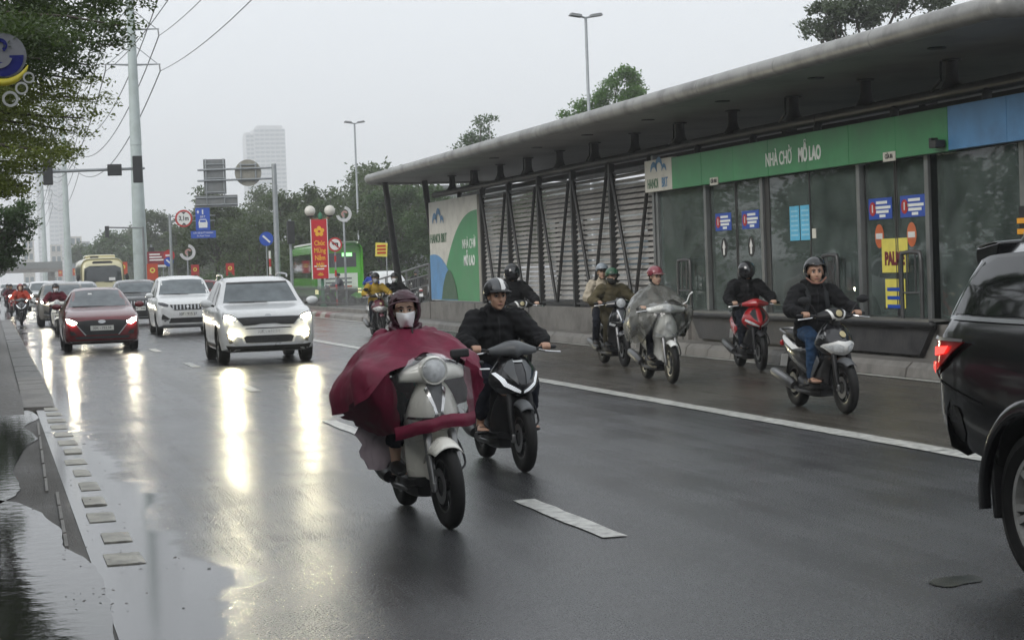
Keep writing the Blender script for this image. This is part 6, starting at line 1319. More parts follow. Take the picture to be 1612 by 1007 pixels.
# 1. woman in the maroon raincoat on the ivory scooter
s1 = scooter('ivory scooter with round headlamp under the maroon raincoat', (2.74, 12.15), -90, 'retro', M_IVORY, trim=M_PLAST, rim=M_ALLOYD, mirrors='l', steer=R(4), lean=2.5)
def raincoat(t, k):
    cols = [
     [(-0.02, -0.03, 1.255), (0.09, -0.02, 1.175), (0.20, 0.0, 1.115), (0.32, 0.0, 1.085), (0.41, 0.0, 1.09)],
     [(-0.02, 0.04, 1.255), (0.07, 0.15, 1.185), (0.19, 0.21, 1.115), (0.33, 0.225, 1.08), (0.43, 0.20, 1.05)],
     [(-0.04, 0.07, 1.255), (0.01, 0.22, 1.20), (0.14, 0.30, 1.12), (0.33, 0.345, 1.04), (0.45, 0.33, 0.91)],
     [(-0.08, 0.08, 1.255), (-0.10, 0.245, 1.20), (-0.07, 0.34, 1.09), (0.0, 0.385, 0.95), (0.05, 0.36, 0.78)],
     [(-0.13, 0.05, 1.255), (-0.24, 0.19, 1.18), (-0.36, 0.30, 1.04), (-0.44, 0.35, 0.87), (-0.48, 0.35, 0.68)],
     [(-0.16, -0.03, 1.255), (-0.30, -0.02, 1.18), (-0.45, 0.0, 1.04), (-0.56, 0.0, 0.88), (-0.64, 0.0, 0.70)],
     [(-0.13, -0.10, 1.255), (-0.24, -0.24, 1.18), (-0.36, -0.37, 1.05), (-0.42, -0.49, 0.88), (-0.40, -0.50, 0.70)],
     [(-0.08, -0.13, 1.255), (-0.10, -0.285, 1.195), (-0.06, -0.395, 1.075), (0.0, -0.50, 0.91), (0.03, -0.50, 0.75)],
     [(-0.04, -0.12, 1.255), (0.01, -0.26, 1.20), (0.15, -0.37, 1.12), (0.38, -0.455, 1.035), (0.49, -0.45, 0.86)],
     [(-0.02, -0.09, 1.255), (0.07, -0.19, 1.185), (0.19, -0.25, 1.12), (0.36, -0.29, 1.085), (0.49, -0.265, 1.01)]]
    c = poncho(t, cols, M_MAROON, 'raincoat', folds=0.020, amp=0.017, seed=2.3, n_phi=9, n_t=7)
    # side skirts tucked round the shield, lining behind the leg, clear window and hem over the front
    def strip(name, A, B, mat, n=16, sag=0.0, amp=0.008):
        A = catmull([V3(*p) for p in A], n//(len(A)-1)); B = catmull([V3(*p) for p in B], n//(len(B)-1)); m = min(len(A), len(B)); rows = []
        for q in range(11):
            f = q/10; rows.append([A[i]+(B[i]-A[i])*f+np.array([1, 1, 0.3])*amp*noise.noise(Vector((A[i][0]*14+f*3, A[i][1]*14, f*4+A[i][2]*9)))*2 for i in range(m)])
        mb = MB(); mb.grid(rows); return mb.build(name, mat, t, ang=180)
    strip('raincoat_skirt', [(0.49, -0.265, 1.02), (0.46, -0.45, 0.90), (0.02, -0.50, 0.74), (-0.20, -0.50, 0.70)], [(0.46, -0.22, 0.62), (0.30, -0.27, 0.60), (0.06, -0.28, 0.57), (-0.16, -0.30, 0.58)], M_MAROON, n=18, amp=0.016)
    strip('raincoat_skirt', [(0.44, 0.23, 1.05), (0.46, 0.33, 0.92), (0.14, 0.34, 0.80)], [(0.47, 0.21, 0.70), (0.36, 0.27, 0.62), (0.12, 0.28, 0.60)], M_MAROON, n=18, amp=0.016)
    strip('raincoat_lining', [(-0.14, -0.42, 0.74), (-0.10, -0.29, 0.72), (-0.04, -0.16, 0.70)], [(-0.24, -0.35, 0.34), (-0.20, -0.28, 0.32), (-0.16, -0.19, 0.33)], M_LINING, n=18, amp=0.02)
    ys = [-0.27, -0.18, -0.08, 0, 0.08, 0.17, 0.245]
    top = [(0.42-abs(y)*0.10, y, 1.105-1.9*y*y-(0.03 if y < -0.2 else 0)) for y in ys]
    path = lambda y: [(0.42-abs(y)*0.10, y, 1.105-1.9*y*y), (0.57-abs(y)*0.35, y, 1.06-1.2*y*y), (0.615-abs(y)*0.5, y, 0.97), (0.615-1.6*y*y, y, 0.84), (0.645-2.4*y*y, y*1.02, 0.70)]
    rows = [catmull([V3(*p) for p in path(y)], 5) for y in ys]; rows = [catmull([r[i] for r in rows], 4) for i in range(len(rows[0]))]
    for i, r in enumerate(rows):
        for p in r: p += np.array([0.010, 0, 0.004])*noise.noise(Vector((p[1]*13, p[2]*11, 3)))
    mb = MB(); mb.grid(rows); mb.build('clear_window', M_FILM, t, ang=180)
    last = rows[-1]; hem = []
    for q in range(7):
        f = q/6; hem.append([p+np.array([0.006+0.022*math.sin(math.pi*f)+0.008*noise.noise(Vector((p[1]*22, f*3, 1))), 0, 0.020-0.085*f-0.055*max(0, -p[1])/0.25+0.006*math.sin(p[1]*28)+0.010*noise.noise(Vector((p[1]*15, 0.5, 7)))]) for p in last])
    mb = MB(); mb.grid(hem); mb.build('raincoat_hem', M_MAROON, t, ang=180)
    hp, rm = k['hp'], k['rm']
    o = shell(hp, rm, (-0.02, 0, 0.008), (0.142, 0.118, 0.142), lambda d: not (d[0] > 0.52 and d[2] < 0.56) and d[2] > -0.93, n=52, m=34, wob=0.007).build('hood', M_MAROOND, t, ang=180); o.modifiers.new('s', 'SOLIDIFY').thickness = 0.012
    P = []
    for i in range(3):
        row = []
        for q in range(15):
            a = R(-66+132*q/14); rr = 0.122+0.008*i; row.append(hp(-0.012+math.cos(a)*(rr+0.008*i), math.sin(a)*rr*0.92, 0.082-0.004*i-0.034*math.sin(a)**2))
        P.append(row)
    mb = MB(); mb.grid(P); mb.build('hood_brim', M_MAROOND, t).modifiers.new('s', 'SOLIDIFY').thickness = 0.006
    nk = k['neck']; mb = MB(); mb.tube([nk+(-0.01, 0, -0.07), nk+(0.0, 0, 0.0), nk+(0.025, 0, 0.06)], [0.135, 0.115, 0.118], [0.12, 0.105, 0.112], n=20, side=(0, 1, 0), caps='flat')
    obj('hood_collar', remesh(mb, 0.012, 2, disp=lambda co, no: 0.016*wnoise(co, (16, 16, 9), 3.1)+0.006*wnoise(co, 45, 1.0)), M_MAROOND, t)
    MB().tube([hp(0.085, 0.035, -0.13), hp(0.095, 0.04, -0.18), hp(0.105, 0.042, -0.225)], 0.006, n=6).build('hood_cord', M_BLACK, t)
rider('woman in a maroon hooded raincoat and white face mask riding the ivory scooter', s1, M_MAROON, M_NAVYTR, pelvis=(-0.24, -0.03, 0.80), lean=0.11, look=(-8, 0), s=0.94, bulk=0.03, head=None, mask=M_MASKW, extra=raincoat, zc=0.985, shoe='shoe', feet=[(0.06, 0.15, 0.315), (0.02, -0.19, 0.315)], trouser_len=0.35)
# 2. man in black on the black sport scooter
s2 = scooter('black sport scooter with white V shaped lamps beside the ivory scooter', (4.05, 14.98), -91, 'sport', M_BLKPAINT, trim=M_PLAST, mirrors=None, fender=M_GREYPL, steer=R(2))
M_CAPBLK = pbr('black_cap_helmet', (0.016, 0.016, 0.018), 0.30, var=0.2)
def cap_stripes(t, k):
    hp, rm = k['hp'], k['rm']; shell(hp, rm, (-0.012, 0, 0.045), (0.131, 0.111, 0.111), lambda d: d[2] > 0.1 and abs(d[1]-0.18) < 0.17 and d[0] > -0.2, n=60, m=30).build('helmet_stripe', M_WHITE, t, ang=60); shell(hp, rm, (-0.012, 0, 0.045), (0.1305, 0.1105, 0.1105), lambda d: d[2] > -0.05 and -0.62 < d[1] < -0.05 and d[0] > -0.3, n=60, m=30).build('helmet_panel', M_GREYPL, t, ang=60)
rider('bare faced man in a black padded jacket and peaked cap helmet riding the black scooter', s2, M_BLKCLOTH, M_NAVYTR, skin=M_SKIN2, pelvis=(-0.22, 0.0, 0.80), lean=0.09, look=(6, 3), s=0.98, bulk=0.06, head='cap', helmet=M_CAPBLK, zc=0.955, shoe='sandal', feet=[(0.0, 0.22, 0.30), (0.02, -0.20, 0.30)], trouser_len=0.75, hood=True, extra=cap_stripes, hair=False)
# 3. man with full jacket and 3/4 helmet on the black and white scooter
s3 = scooter('black and white scooter with silver exhaust near the platform edge', (8.46, 18.3), -92, 'nouvo', M_BLKPAINT, trim=M_BLKPAINT, rim=M_ALLOYD, mirrors='b', fender=M_GREYPL)
def pack(t, k):
    c = k['chest']; m = MB(); m.ell(c+np.array([-0.20, 0, -0.02]), (0.11, 0.15, 0.22), 14, 10); obj('backpack', remesh(m, 0.014, 3, disp=lambda co, no: 0.01*wnoise(co, 14, 2)), cloth('backpack_cloth', (0.02, 0.02, 0.022), 0.8), t)
    for sg in (1, -1):
        sh = k['SH'][0 if sg > 0 else 1]; MB().tube(catmull([c+np.array([-0.13, sg*0.09, 0.17]), sh+np.array([0.0, -sg*0.045, 0.085]), c+np.array([0.145, sg*0.10, 0.05]), c+np.array([0.12, sg*0.13, -0.12])], 4), [0.025]*13, [0.008]*13, n=8, side=(0, 1, 0)).build('shoulder_strap', cloth('strap_cloth', (0.03, 0.032, 0.034), 0.8), t)
rider('man with backpack and dark open helmet on the black and white scooter', s3, M_BLKCLOTH, cloth('blue_jeans', (0.025, 0.055, 0.11), 0.8, var=0.35, vs=12), skin=M_SKIN2, pelvis=(-0.22, 0, 0.84), lean=0.10, look=(-14, 4), s=1.03, bulk=0.045, head='open', helmet=pbr('black_helmet', (0.016, 0.017, 0.018), 0.22, var=0.15, coat=0.3), visor=pbr('brown_strap', (0.20, 0.09, 0.06), 0.5), zc=1.0, shoe='sandal', shoemat=pbr('brown_sandal', (0.12, 0.07, 0.045), 0.6), extra=pack, hood=True, hair=False)
# 4. rider in the grey see-through poncho on the white scooter
M_PEARL = pbr('pearl_white_paint', (0.74, 0.75, 0.72), 0.3, var=0.05, coat=0.4); M_GPON = glass('grey_plastic_poncho', (0.62, 0.62, 0.58), rough=0.25, ior=1.4, dirt=0.92, veilcol=(0.20, 0.20, 0.18), boost=1.5)
s4 = scooter('white scooter half covered by a grey plastic poncho', (8.75, 24.1), -95, 'white', M_PEARL, trim=M_PLAST, rim=M_ALLOY, mirrors=None)
MB().tube([(0.40, 0.20, 1.02), (0.41, 0.30, 1.08), (0.40, 0.34, 1.17), (0.40, 0.38, 1.20)], [0.008, 0.008, 0.008, 0.014], n=8).build('mirror_stem', M_WHITE, s4)
def grey_poncho(t, k):
    cols = [
     [(-0.03, 0.0, 1.31), (0.08, 0.0, 1.20), (0.16, 0.0, 1.13), (0.22, 0.0, 1.08), (0.30, 0.0, 1.07), (0.37, 0.0, 1.085), (0.43, 0, 1.09)],
     [(-0.03, 0.06, 1.31), (0.06, 0.16, 1.22), (0.16, 0.23, 1.13), (0.25, 0.25, 1.06), (0.35, 0.25, 1.06), (0.42, 0.24, 1.06), (0.47, 0.22, 1.04)],
     [(-0.05, 0.08, 1.31), (0.0, 0.235, 1.23), (0.10, 0.33, 1.12), (0.24, 0.36, 1.03), (0.36, 0.38, 1.0), (0.40, 0.37, 0.88), (0.38, 0.33, 0.72)],
     [(-0.08, 0.09, 1.31), (-0.10, 0.245, 1.23), (-0.06, 0.34, 1.10), (0.02, 0.36, 0.92), (0.05, 0.36, 0.80), (0.06, 0.34, 0.70), (0.06, 0.30, 0.60)],
     [(-0.14, 0.06, 1.31), (-0.27, 0.19, 1.21), (-0.37, 0.27, 1.06), (-0.42, 0.28, 0.88), (-0.46, 0.30, 0.78), (-0.48, 0.30, 0.70), (-0.5, 0.28, 0.62)],
     [(-0.16, 0.0, 1.31), (-0.31, 0.0, 1.18), (-0.44, 0.0, 1.02), (-0.52, 0.0, 0.9), (-0.58, 0.0, 0.8), (-0.62, 0.0, 0.74), (-0.66, 0.0, 0.68)],
     [(-0.14, -0.06, 1.31), (-0.27, -0.19, 1.21), (-0.37, -0.29, 1.06), (-0.42, -0.33, 0.88), (-0.44, -0.36, 0.76), (-0.42, -0.36, 0.66), (-0.40, -0.32, 0.56)],
     [(-0.08, -0.09, 1.31), (-0.10, -0.245, 1.23), (-0.06, -0.36, 1.10), (0.02, -0.42, 0.93), (0.05, -0.46, 0.80), (0.06, -0.44, 0.66), (0.06, -0.36, 0.54)],
     [(-0.05, -0.08, 1.31), (0.0, -0.235, 1.23), (0.10, -0.34, 1.12), (0.24, -0.38, 1.01), (0.34, -0.41, 0.92), (0.38, -0.38, 0.76), (0.38, -0.32, 0.58)],
     [(-0.03, -0.06, 1.31), (0.06, -0.16, 1.22), (0.16, -0.23, 1.13), (0.27, -0.26, 1.06), (0.38, -0.26, 1.02), (0.46, -0.24, 0.92), (0.50, -0.22, 0.78)]]
    poncho(t, cols, M_GPON, 'poncho', folds=0.022, amp=0.026, seed=5.1, n_t=5)
    ys = [-0.23, -0.12, 0, 0.12, 0.23]; path = lambda y: [(0.43-abs(y)*0.05, y, 1.10-0.6*y*y), (0.58-abs(y)*0.35, y, 1.05-0.6*y*y), (0.62-abs(y)*0.5, y, 0.95), (0.61-1.6*y*y, y, 0.82), (0.62-2.0*y*y, y*0.95, 0.66)]
    rows = [catmull([V3(*p) for p in path(y)], 5) for y in ys]; rows = [catmull([r[i] for r in rows], 5) for i in range(len(rows[0]))]
    for r in rows:
        for p in r: p += np.array([0.018, 0, 0.006])*noise.noise(Vector((p[1]*15, p[2]*13, 8)))
    mb = MB(); mb.grid(rows); mb.build('poncho_front', glass('thin_plastic', (0.88, 0.88, 0.87), rough=0.12, ior=1.4, dirt=0.10, veilcol=(0.55, 0.55, 0.52), boost=1.6), t, ang=180)
    nk = k['neck']; mb = MB(); mb.tube([nk+(-0.01, 0, -0.05), nk+(0.01, 0, 0.05)], [0.10, 0.085], [0.095, 0.085], n=18, side=(0, 1, 0), caps='flat'); obj('poncho_collar', remesh(mb, 0.012, 2, disp=lambda co, no: 0.012*wnoise(co, 20, 3.1)), pbr('grey_collar', (0.16, 0.16, 0.145), 0.4, var=0.3, vs=20), t)
rider('rider in a grey plastic poncho and pink red helmet on the white scooter', s4, cloth('grey_coat', (0.12, 0.12, 0.11)), M_NAVYTR, pelvis=(-0.22, 0, 0.83), lean=0.10, look=(18, 5), s=0.98, bulk=0.004, head='half', helmet=pbr('pink_red_helmet', (0.22, 0.045, 0.06), 0.25, var=0.1, coat=0.3), visor=pbr('pink_visor', (0.20, 0.09, 0.09), 0.3), extra=grey_poncho, zc=0.985, shoe='shoe', chin=True)
# 5. rider on the red scooter
s5 = scooter('glossy red scooter close to the platform bumper', (10.78, 25.75), -99, 'red', M_REDPAINT, trim=M_BLKPAINT, fender=M_PLAST, mirrors=None)
rider('rider in a black hooded jacket and black full face helmet on the red scooter', s5, M_BLKCLOTH, M_NAVYTR, pelvis=(-0.22, 0, 0.83), lean=0.09, look=(12, 2), s=1.0, bulk=0.055, head='full', helmet=pbr('full_helmet', (0.02, 0.02, 0.022), 0.15, coat=0.5, var=0.1), zc=0.955, hood=True, hair=False)
# 6. couple on the dark scooter
s6 = scooter('dark scooter carrying two people behind the white scooter', (9.55, 28.4), -94, 'retro', M_BLKPAINT, trim=M_PLAST, mirrors=None, simple=True)
M_KHAKI = cloth('khaki_jacket', (0.085, 0.072, 0.042), 0.8, var=0.2)
def scarf(t, k): hp = k['hp']; shell(hp, k['rm'], (0.012, 0, -0.05), (0.092, 0.080, 0.085), lambda d: d[2] < 0.35).build('face_scarf', pbr('dark_scarf', (0.02, 0.02, 0.018), 0.9), t, ang=180)
rider('driver in khaki clothes with dark face scarf and green helmet in front of a pillion', s6, M_KHAKI, cloth('olive_trousers', (0.055, 0.048, 0.030), 0.8), pelvis=(-0.12, 0, 0.82), lean=0.09, look=(6, 4), s=0.97, head='half', helmet=pbr('green_helmet', (0.03, 0.09, 0.05), 0.35, var=0.5, vs=20), zc=0.985, extra=scarf, near=False, bulk=0.05)
rider('pillion passenger in cream jacket and grey helmet behind the khaki driver', s6, cloth('cream_jacket', (0.42, 0.37, 0.29), 0.8), M_NAVYTR, pelvis=(-0.46, -0.06, 0.90), lean=0.04, look=(-8, 0), s=0.97, head='half', helmet=pbr('grey_blue_helmet', (0.22, 0.25, 0.28), 0.3), hands=[(-0.18, 0.12, 1.12), (-0.15, -0.16, 1.10)], feet=[(-0.30, 0.20, 0.34), (-0.30, -0.22, 0.34)], near=True)
tag(MB().ell((9.64, 27.75, 0.62), (0.10, 0.12, 0.16), 12, 8).build('carried_bag', cloth('blue_bag', (0.04, 0.10, 0.26), 0.6)), 'blue bag hung in front of the khaki driver', 'bag')
# 7. dark rider behind the man in black
s7 = scooter('black scooter half hidden behind the man in the black jacket', (8.15, 29.2), -92, 'nouvo', M_BLKPAINT, trim=M_BLKPAINT, mirrors='r', simple=True)
rider('dark clothed rider half hidden behind the man in the black padded jacket', s7, M_BLKCLOTH, M_NAVYTR, pelvis=(-0.22, 0, 0.88), lean=0.06, look=(0, 0), s=1.04, head='full', helmet=pbr('dull_black_helmet', (0.018, 0.018, 0.018), 0.4), zc=1.0, near=False, hood=True, bulk=0.05, hair=False)
# 8. yellow jacket on the maroon scooter, 9. companion on the white scooter
M_MAROONP = pbr('maroon_paint', (0.10, 0.012, 0.025), 0.25, coat=0.4)
s8 = scooter('maroon and white scooter below the station hoarding', (9.25, 45.9), -92, 'nouvo', M_MAROONP, trim=M_PLAST, simple=True, mirrors='b')
rider('rider in a mustard yellow jacket and grey face mask on the maroon scooter', s8, cloth('mustard_jacket', (0.36, 0.24, 0.035), 0.8), M_NAVYTR, pelvis=(-0.22, 0, 0.83), lean=0.08, s=1.0, head='half', helmet=pbr('dull_black_helmet', (0.018, 0.018, 0.018), 0.4), mask=pbr('grey_mask', (0.35, 0.37, 0.40), 0.8), zc=1.0, near=False, hair=False)
s9 = scooter('white scooter following the maroon one', (10.1, 47.6), -94, 'white', M_PEARL, simple=True, mirrors=None)
rider('dark coated rider in white mask following the mustard jacket', s9, M_BLKCLOTH, M_NAVYTR, pelvis=(-0.22, 0, 0.83), lean=0.08, s=0.98, head='half', helmet=M_CAPBLK, mask=M_MASKW, zc=0.985, near=False, hair=False)
# 10, 11. riders near the parked kerb, far left
s10 = scooter('small dark scooter close to the near kerb', (1.10, 74.8), -90, 'sport', M_BLKPAINT, simple=True, mirrors=None)
rider('rider in an orange red hooded raincoat by the near kerb', s10, cloth('orange_raincoat', (0.36, 0.045, 0.025), 0.5), M_NAVYTR, s=1.0, head=None, near=False, zc=0.955, bulk=0.07, hood=True, extra=lambda t, k: shell(k['hp'], k['rm'], (-0.02, 0, 0.012), (0.150, 0.128, 0.150), lambda d: not (d[0] > 0.50 and d[2] < 0.52) and d[2] > -0.93).build('hood', pbr('orange_hood', (0.20, 0.03, 0.03), 0.5), t))
s11 = scooter('cream scooter beside the dark off-road car', (1.90, 58.5), -90, 'retro', M_IVORY, simple=True, mirrors=None)
rider('rider in a dark red jacket with white mask on the cream scooter', s11, cloth('dark_red_jacket', (0.085, 0.012, 0.020), 0.6), M_NAVYTR, s=1.0, head='half', helmet=M_CAPBLK, mask=M_MASKW, near=False, zc=0.985, bulk=0.06, hair=False)
# far riders in the jam and on the other carriageway
far = [((0.95, 96), -90, M_REDPAINT, (0.10, 0.02, 0.03), 'rider in dark red far back beside the kerb'), ((1.75, 104), -90, M_BLKPAINT, (0.03, 0.03, 0.035), 'rider in black far back in the jam'), ((2.75, 112), -90, M_BLKPAINT, (0.05, 0.05, 0.06), 'rider in grey far back between two cars'),
       ((17.6, 88.5), 88, M_BLKPAINT, (0.02, 0.05, 0.30), 'rider in a bright blue raincoat behind the picket fence'), ((17.9, 80.0), 90, M_PEARL, (0.02, 0.02, 0.022), 'rider in black behind the sloping ramp rail'), ((8.6, 90), -90, M_BLKPAINT, (0.03, 0.04, 0.05), 'rider in white helmet behind the two white cars'), ((9.7, 92.5), -80, M_BLKPAINT, (0.02, 0.02, 0.022), 'rider in black beside the crossing cars'), ((7.3, 96), -90, M_REDPAINT, (0.45, 0.12, 0.14), 'rider in pink right of the coach'), ((15.2, 84.5), 175, M_BLKPAINT, (0.10, 0.10, 0.11), 'rider in grey turning behind the fence tip'), ((12.6, 87.5), 178, M_BLKPAINT, (0.06, 0.06, 0.07), 'rider in charcoal crossing by the gantry post'), ((0.98, 118), -90, M_REDPAINT, (0.12, 0.12, 0.13), 'last rider in dull grey by the kerb')]
for i, (p, h, pm, jc, lab) in enumerate(far):
    sc = scooter('scooter under the '+lab, p, h, 'sport' if i % 2 else 'white', pm, simple=True, mirrors=None, lamp=LIT_HEADF if i in (0, 1) else None)
    rider(lab, sc, cloth('far_coat_%d' % i, jc, 0.6), M_NAVYTR, s=1.0, near=False, head='half', helmet=M_WHITE if i == 5 else M_CAPBLK, mask=M_MASKW if i % 2 else None, zc=0.96, bulk=0.06, hair=False)

# ================================================================== CARS
M_CARGLASS = pbr('car_glass', (0.035, 0.042, 0.045), 0.04, var=0.25, vs=2.5, spec=0.9, rvar=0.5); M_WSCREEN = pbr('wet_windscreen', (0.10, 0.12, 0.13), 0.16, var=0.35, vs=3.0, spec=0.6, bump=0.0015, bs=60)
M_TINT = pbr('tinted_glass', (0.010, 0.011, 0.012), 0.05, var=0.3, vs=2, spec=0.8)
M_GRILLE = pbr('grille_black', (0.010, 0.010, 0.011), 0.35, var=0.3, bump=0.006, bs=26); M_CLAD = pbr('black_cladding', (0.016, 0.016, 0.017), 0.5, var=0.2, dirt=(0.05, 0.045, 0.04), dirt_amt=0.4)
M_WELL = pbr('wheel_well', (0.006, 0.006, 0.006), 0.9); M_SILV = pbr('silver_trim', (0.42, 0.43, 0.44), 0.3, metal=0.7, var=0.08); M_PLATE = pbr('number_plate', (0.66, 0.66, 0.62), 0.4, var=0.05)
LIT_FOG = lit('fog_lamp_lit', (1.0, 0.90, 0.58), 760.0); LIT_KIA = lit('main_lamp_lit', (1.0, 0.92, 0.62), 340.0)
def paint(name, col, dirt=None, rough=0.22): return pbr(name, col, rough, var=0.05, vs=1.5, coat=0.6, dirt=dirt, dirt_amt=0.35, dirt_scale=2.2)
def car_ring(x, w, zb, zt, wr, ztop):
    k = min(1.0, max(0.0, (ztop-zt)/0.3)); h = zt-zb
    half = [(0, zb), (0.80*w, zb), (0.95*w, zb+0.05), (0.992*w, zb+0.30*h), (1.0*w, zb+0.62*h), (0.988*w, zt-0.05), (0.955*w, zt), (0.955*w+(wr-0.955*w)*0.55, zt+0.52*(ztop-zt)), (wr, ztop-0.075*k), (wr*0.86, ztop-0.022*k), (wr*0.5, ztop-0.004), (0, ztop)]
    ring = [(x, y, z) for y, z in half]+[(x, -y, z) for y, z in reversed(half[1:-1])]
    return ring
def car(name, label, loc, head, st_, mat, axles, tyre, spec, group=None, arches=True, simple=False, cat='car'):
    t = empty(name, (*loc[:2], 0), R(head), label, cat, group)
    S = catmull([V3(*s) for s in st_], 3 if simple else 5); mb = MB(); rings = [car_ring(*s) for s in S]
    # grid caps so that the nose and the tail are evenly faced
    mb.loft(rings); me = mb.mesh('body', ang=32)
    r, wd = tyre; hw = max(s[1] for s in st_)
    if arches:
        cut = MB()
        for ax in axles:
            for sg in (1, -1): cut.lathe([(r+0.055, sg*(hw-0.30)), (r+0.055, sg*(hw+0.2))], c=(ax, 0, r+0.01), axis='y', n=32)
        co = obj('tmp_cut', cut.mesh('cut'), M_WELL); me.materials.append(mat)
        o = bpy.data.objects.new('tmp_body', me); COL.objects.link(o); m = o.modifiers.new('b', 'BOOLEAN'); m.object = co; m.operation = 'DIFFERENCE'; m.solver = 'EXACT'; m.material_mode = 'TRANSFER'
        bpy.context.view_layer.update(); dg = bpy.context.evaluated_depsgraph_get(); me2 = bpy.data.meshes.new_from_object(o.evaluated_get(dg), depsgraph=dg); bpy.data.objects.remove(o); bpy.data.objects.remove(co)
        me2.shade_smooth(); me2.set_sharp_from_angle(angle=R(32)); b = bpy.data.objects.new('body', me2); COL.objects.link(b); b.parent = t
        if len(me2.materials) == 0: me2.materials.append(mat)
        solid = bvh_of(me)
    else:
        b = obj('body', me, mat, t); solid = bvh_of(me)
    for ax in axles:
        for sg in (1, -1):
            wheel_car(t, (ax, sg*(hw-wd/2-0.02), r), r, wd, spec.get('rim', M_ALLOY), sg, simple)
    D = lambda nm, poly, axis, m, off=0.006, cell=0.10, thick=0.0, par=None: decal(nm, solid, poly, axis, m, par or t, off=off, cell=cell, thick=thick)
    def both(nm, poly, m, **kw):
        D(nm, poly, 'x', m, **kw); D(nm, mir(poly), 'x', m, **kw)
    spec['build'](t, D, both, solid)
    return t
def wheel_car(t, c, r, wd, rim, sg, simple=False, spokes=5):
    mb = MB(); h = wd/2; rb = r*0.70
    prof = [(r, -h*0.6), (r, h*0.6), (r-0.015, h*0.9), (r-0.06, h), (rb+0.01, h*0.86), (rb, h*0.7), (rb, -h*0.7), (rb+0.01, -h*0.86), (r-0.06, -h), (r-0.015, -h*0.9)]
    mb.lathe(prof, axis='y', n=24 if simple else 48, closed_prof=True); o = mb.build('wheel', M_TYRE, t, loc=c)
    mb = MB(); mb.lathe([(rb+0.004, sg*h*0.82), (rb-0.018, sg*h*0.80), (rb-0.03, sg*h*0.2), (rb-0.03, -sg*h*0.6), (rb+0.004, -sg*h*0.6)], axis='y', n=24 if simple else 48, caps=False); mb.build('rim', rim, o)
    mb = MB(); mb.lathe([(rb-0.01, sg*h*0.10), (0.02, sg*h*0.10)], axis='y', n=20); mb.build('brake_drum', M_WELL, o)
    mb = MB(); mb.lathe([(r*0.15, sg*h*0.2), (r*0.15, sg*h*0.66), (r*0.10, sg*h*0.72), (0.01, sg*h*0.72)], axis='y', n=16); mb.build('hub', rim, o)
    for k in range(spokes if simple else 6):
        a = 2*math.pi*k/(spokes if simple else 6)+0.3
        for da in ((0,) if simple else (-0.13, 0.13)):
            p = np.array([math.sin(a+da*0.5)*r*0.10, sg*h*0.58, math.cos(a+da*0.5)*r*0.10]); q = np.array([math.sin(a+da)*(rb-0.005), sg*h*0.70, math.cos(a+da)*(rb-0.005)]); mb = MB(); mb.bar(p, q, 0.034 if not simple else 0.06, 0.022, up=(0, 1, 0)); mb.build('spoke', rim, o)
    return o
def mirror_pair(t, x, y, z, mat, s=1.0):
    for sg in (1, -1):
        mb = MB(); mb.ell((x, sg*(y+0.10*s), z+0.02), (0.07*s, 0.115*s, 0.075*s), 14, 10); o = mb.build('door_mirror', mat, t); mb = MB(); mb.bar((x, sg*(y-0.04), z-0.03), (x, sg*(y+0.06), z), 0.05, 0.04); mb.build('mirror_arm', M_CLAD, o)
def wipers(t, D, z0, y0): 
    for s in (-1, 1): D('wiper', [(y0*s+s*0.02, z0+0.01), (y0*s-0.50, z0+0.025), (y0*s-0.50, z0+0.037), (y0*s+s*0.02, z0+0.03)], 'x', M_CLAD, off=0.02)
def plate(D, txt, z, t, x, w=0.26, h=0.055, mat=None):
    MB().box2((x, -w, z-h), (x+0.012, w, z+h)).build('number_plate', mat or M_PLATE, t, smooth=False)
    face_text('plate_lettering', txt, h*1.5, M_BLACK, t, (x+0.014, 0, z), (0, 1, 0), (0, 0, 1), depth=0.001, xs=0.95)
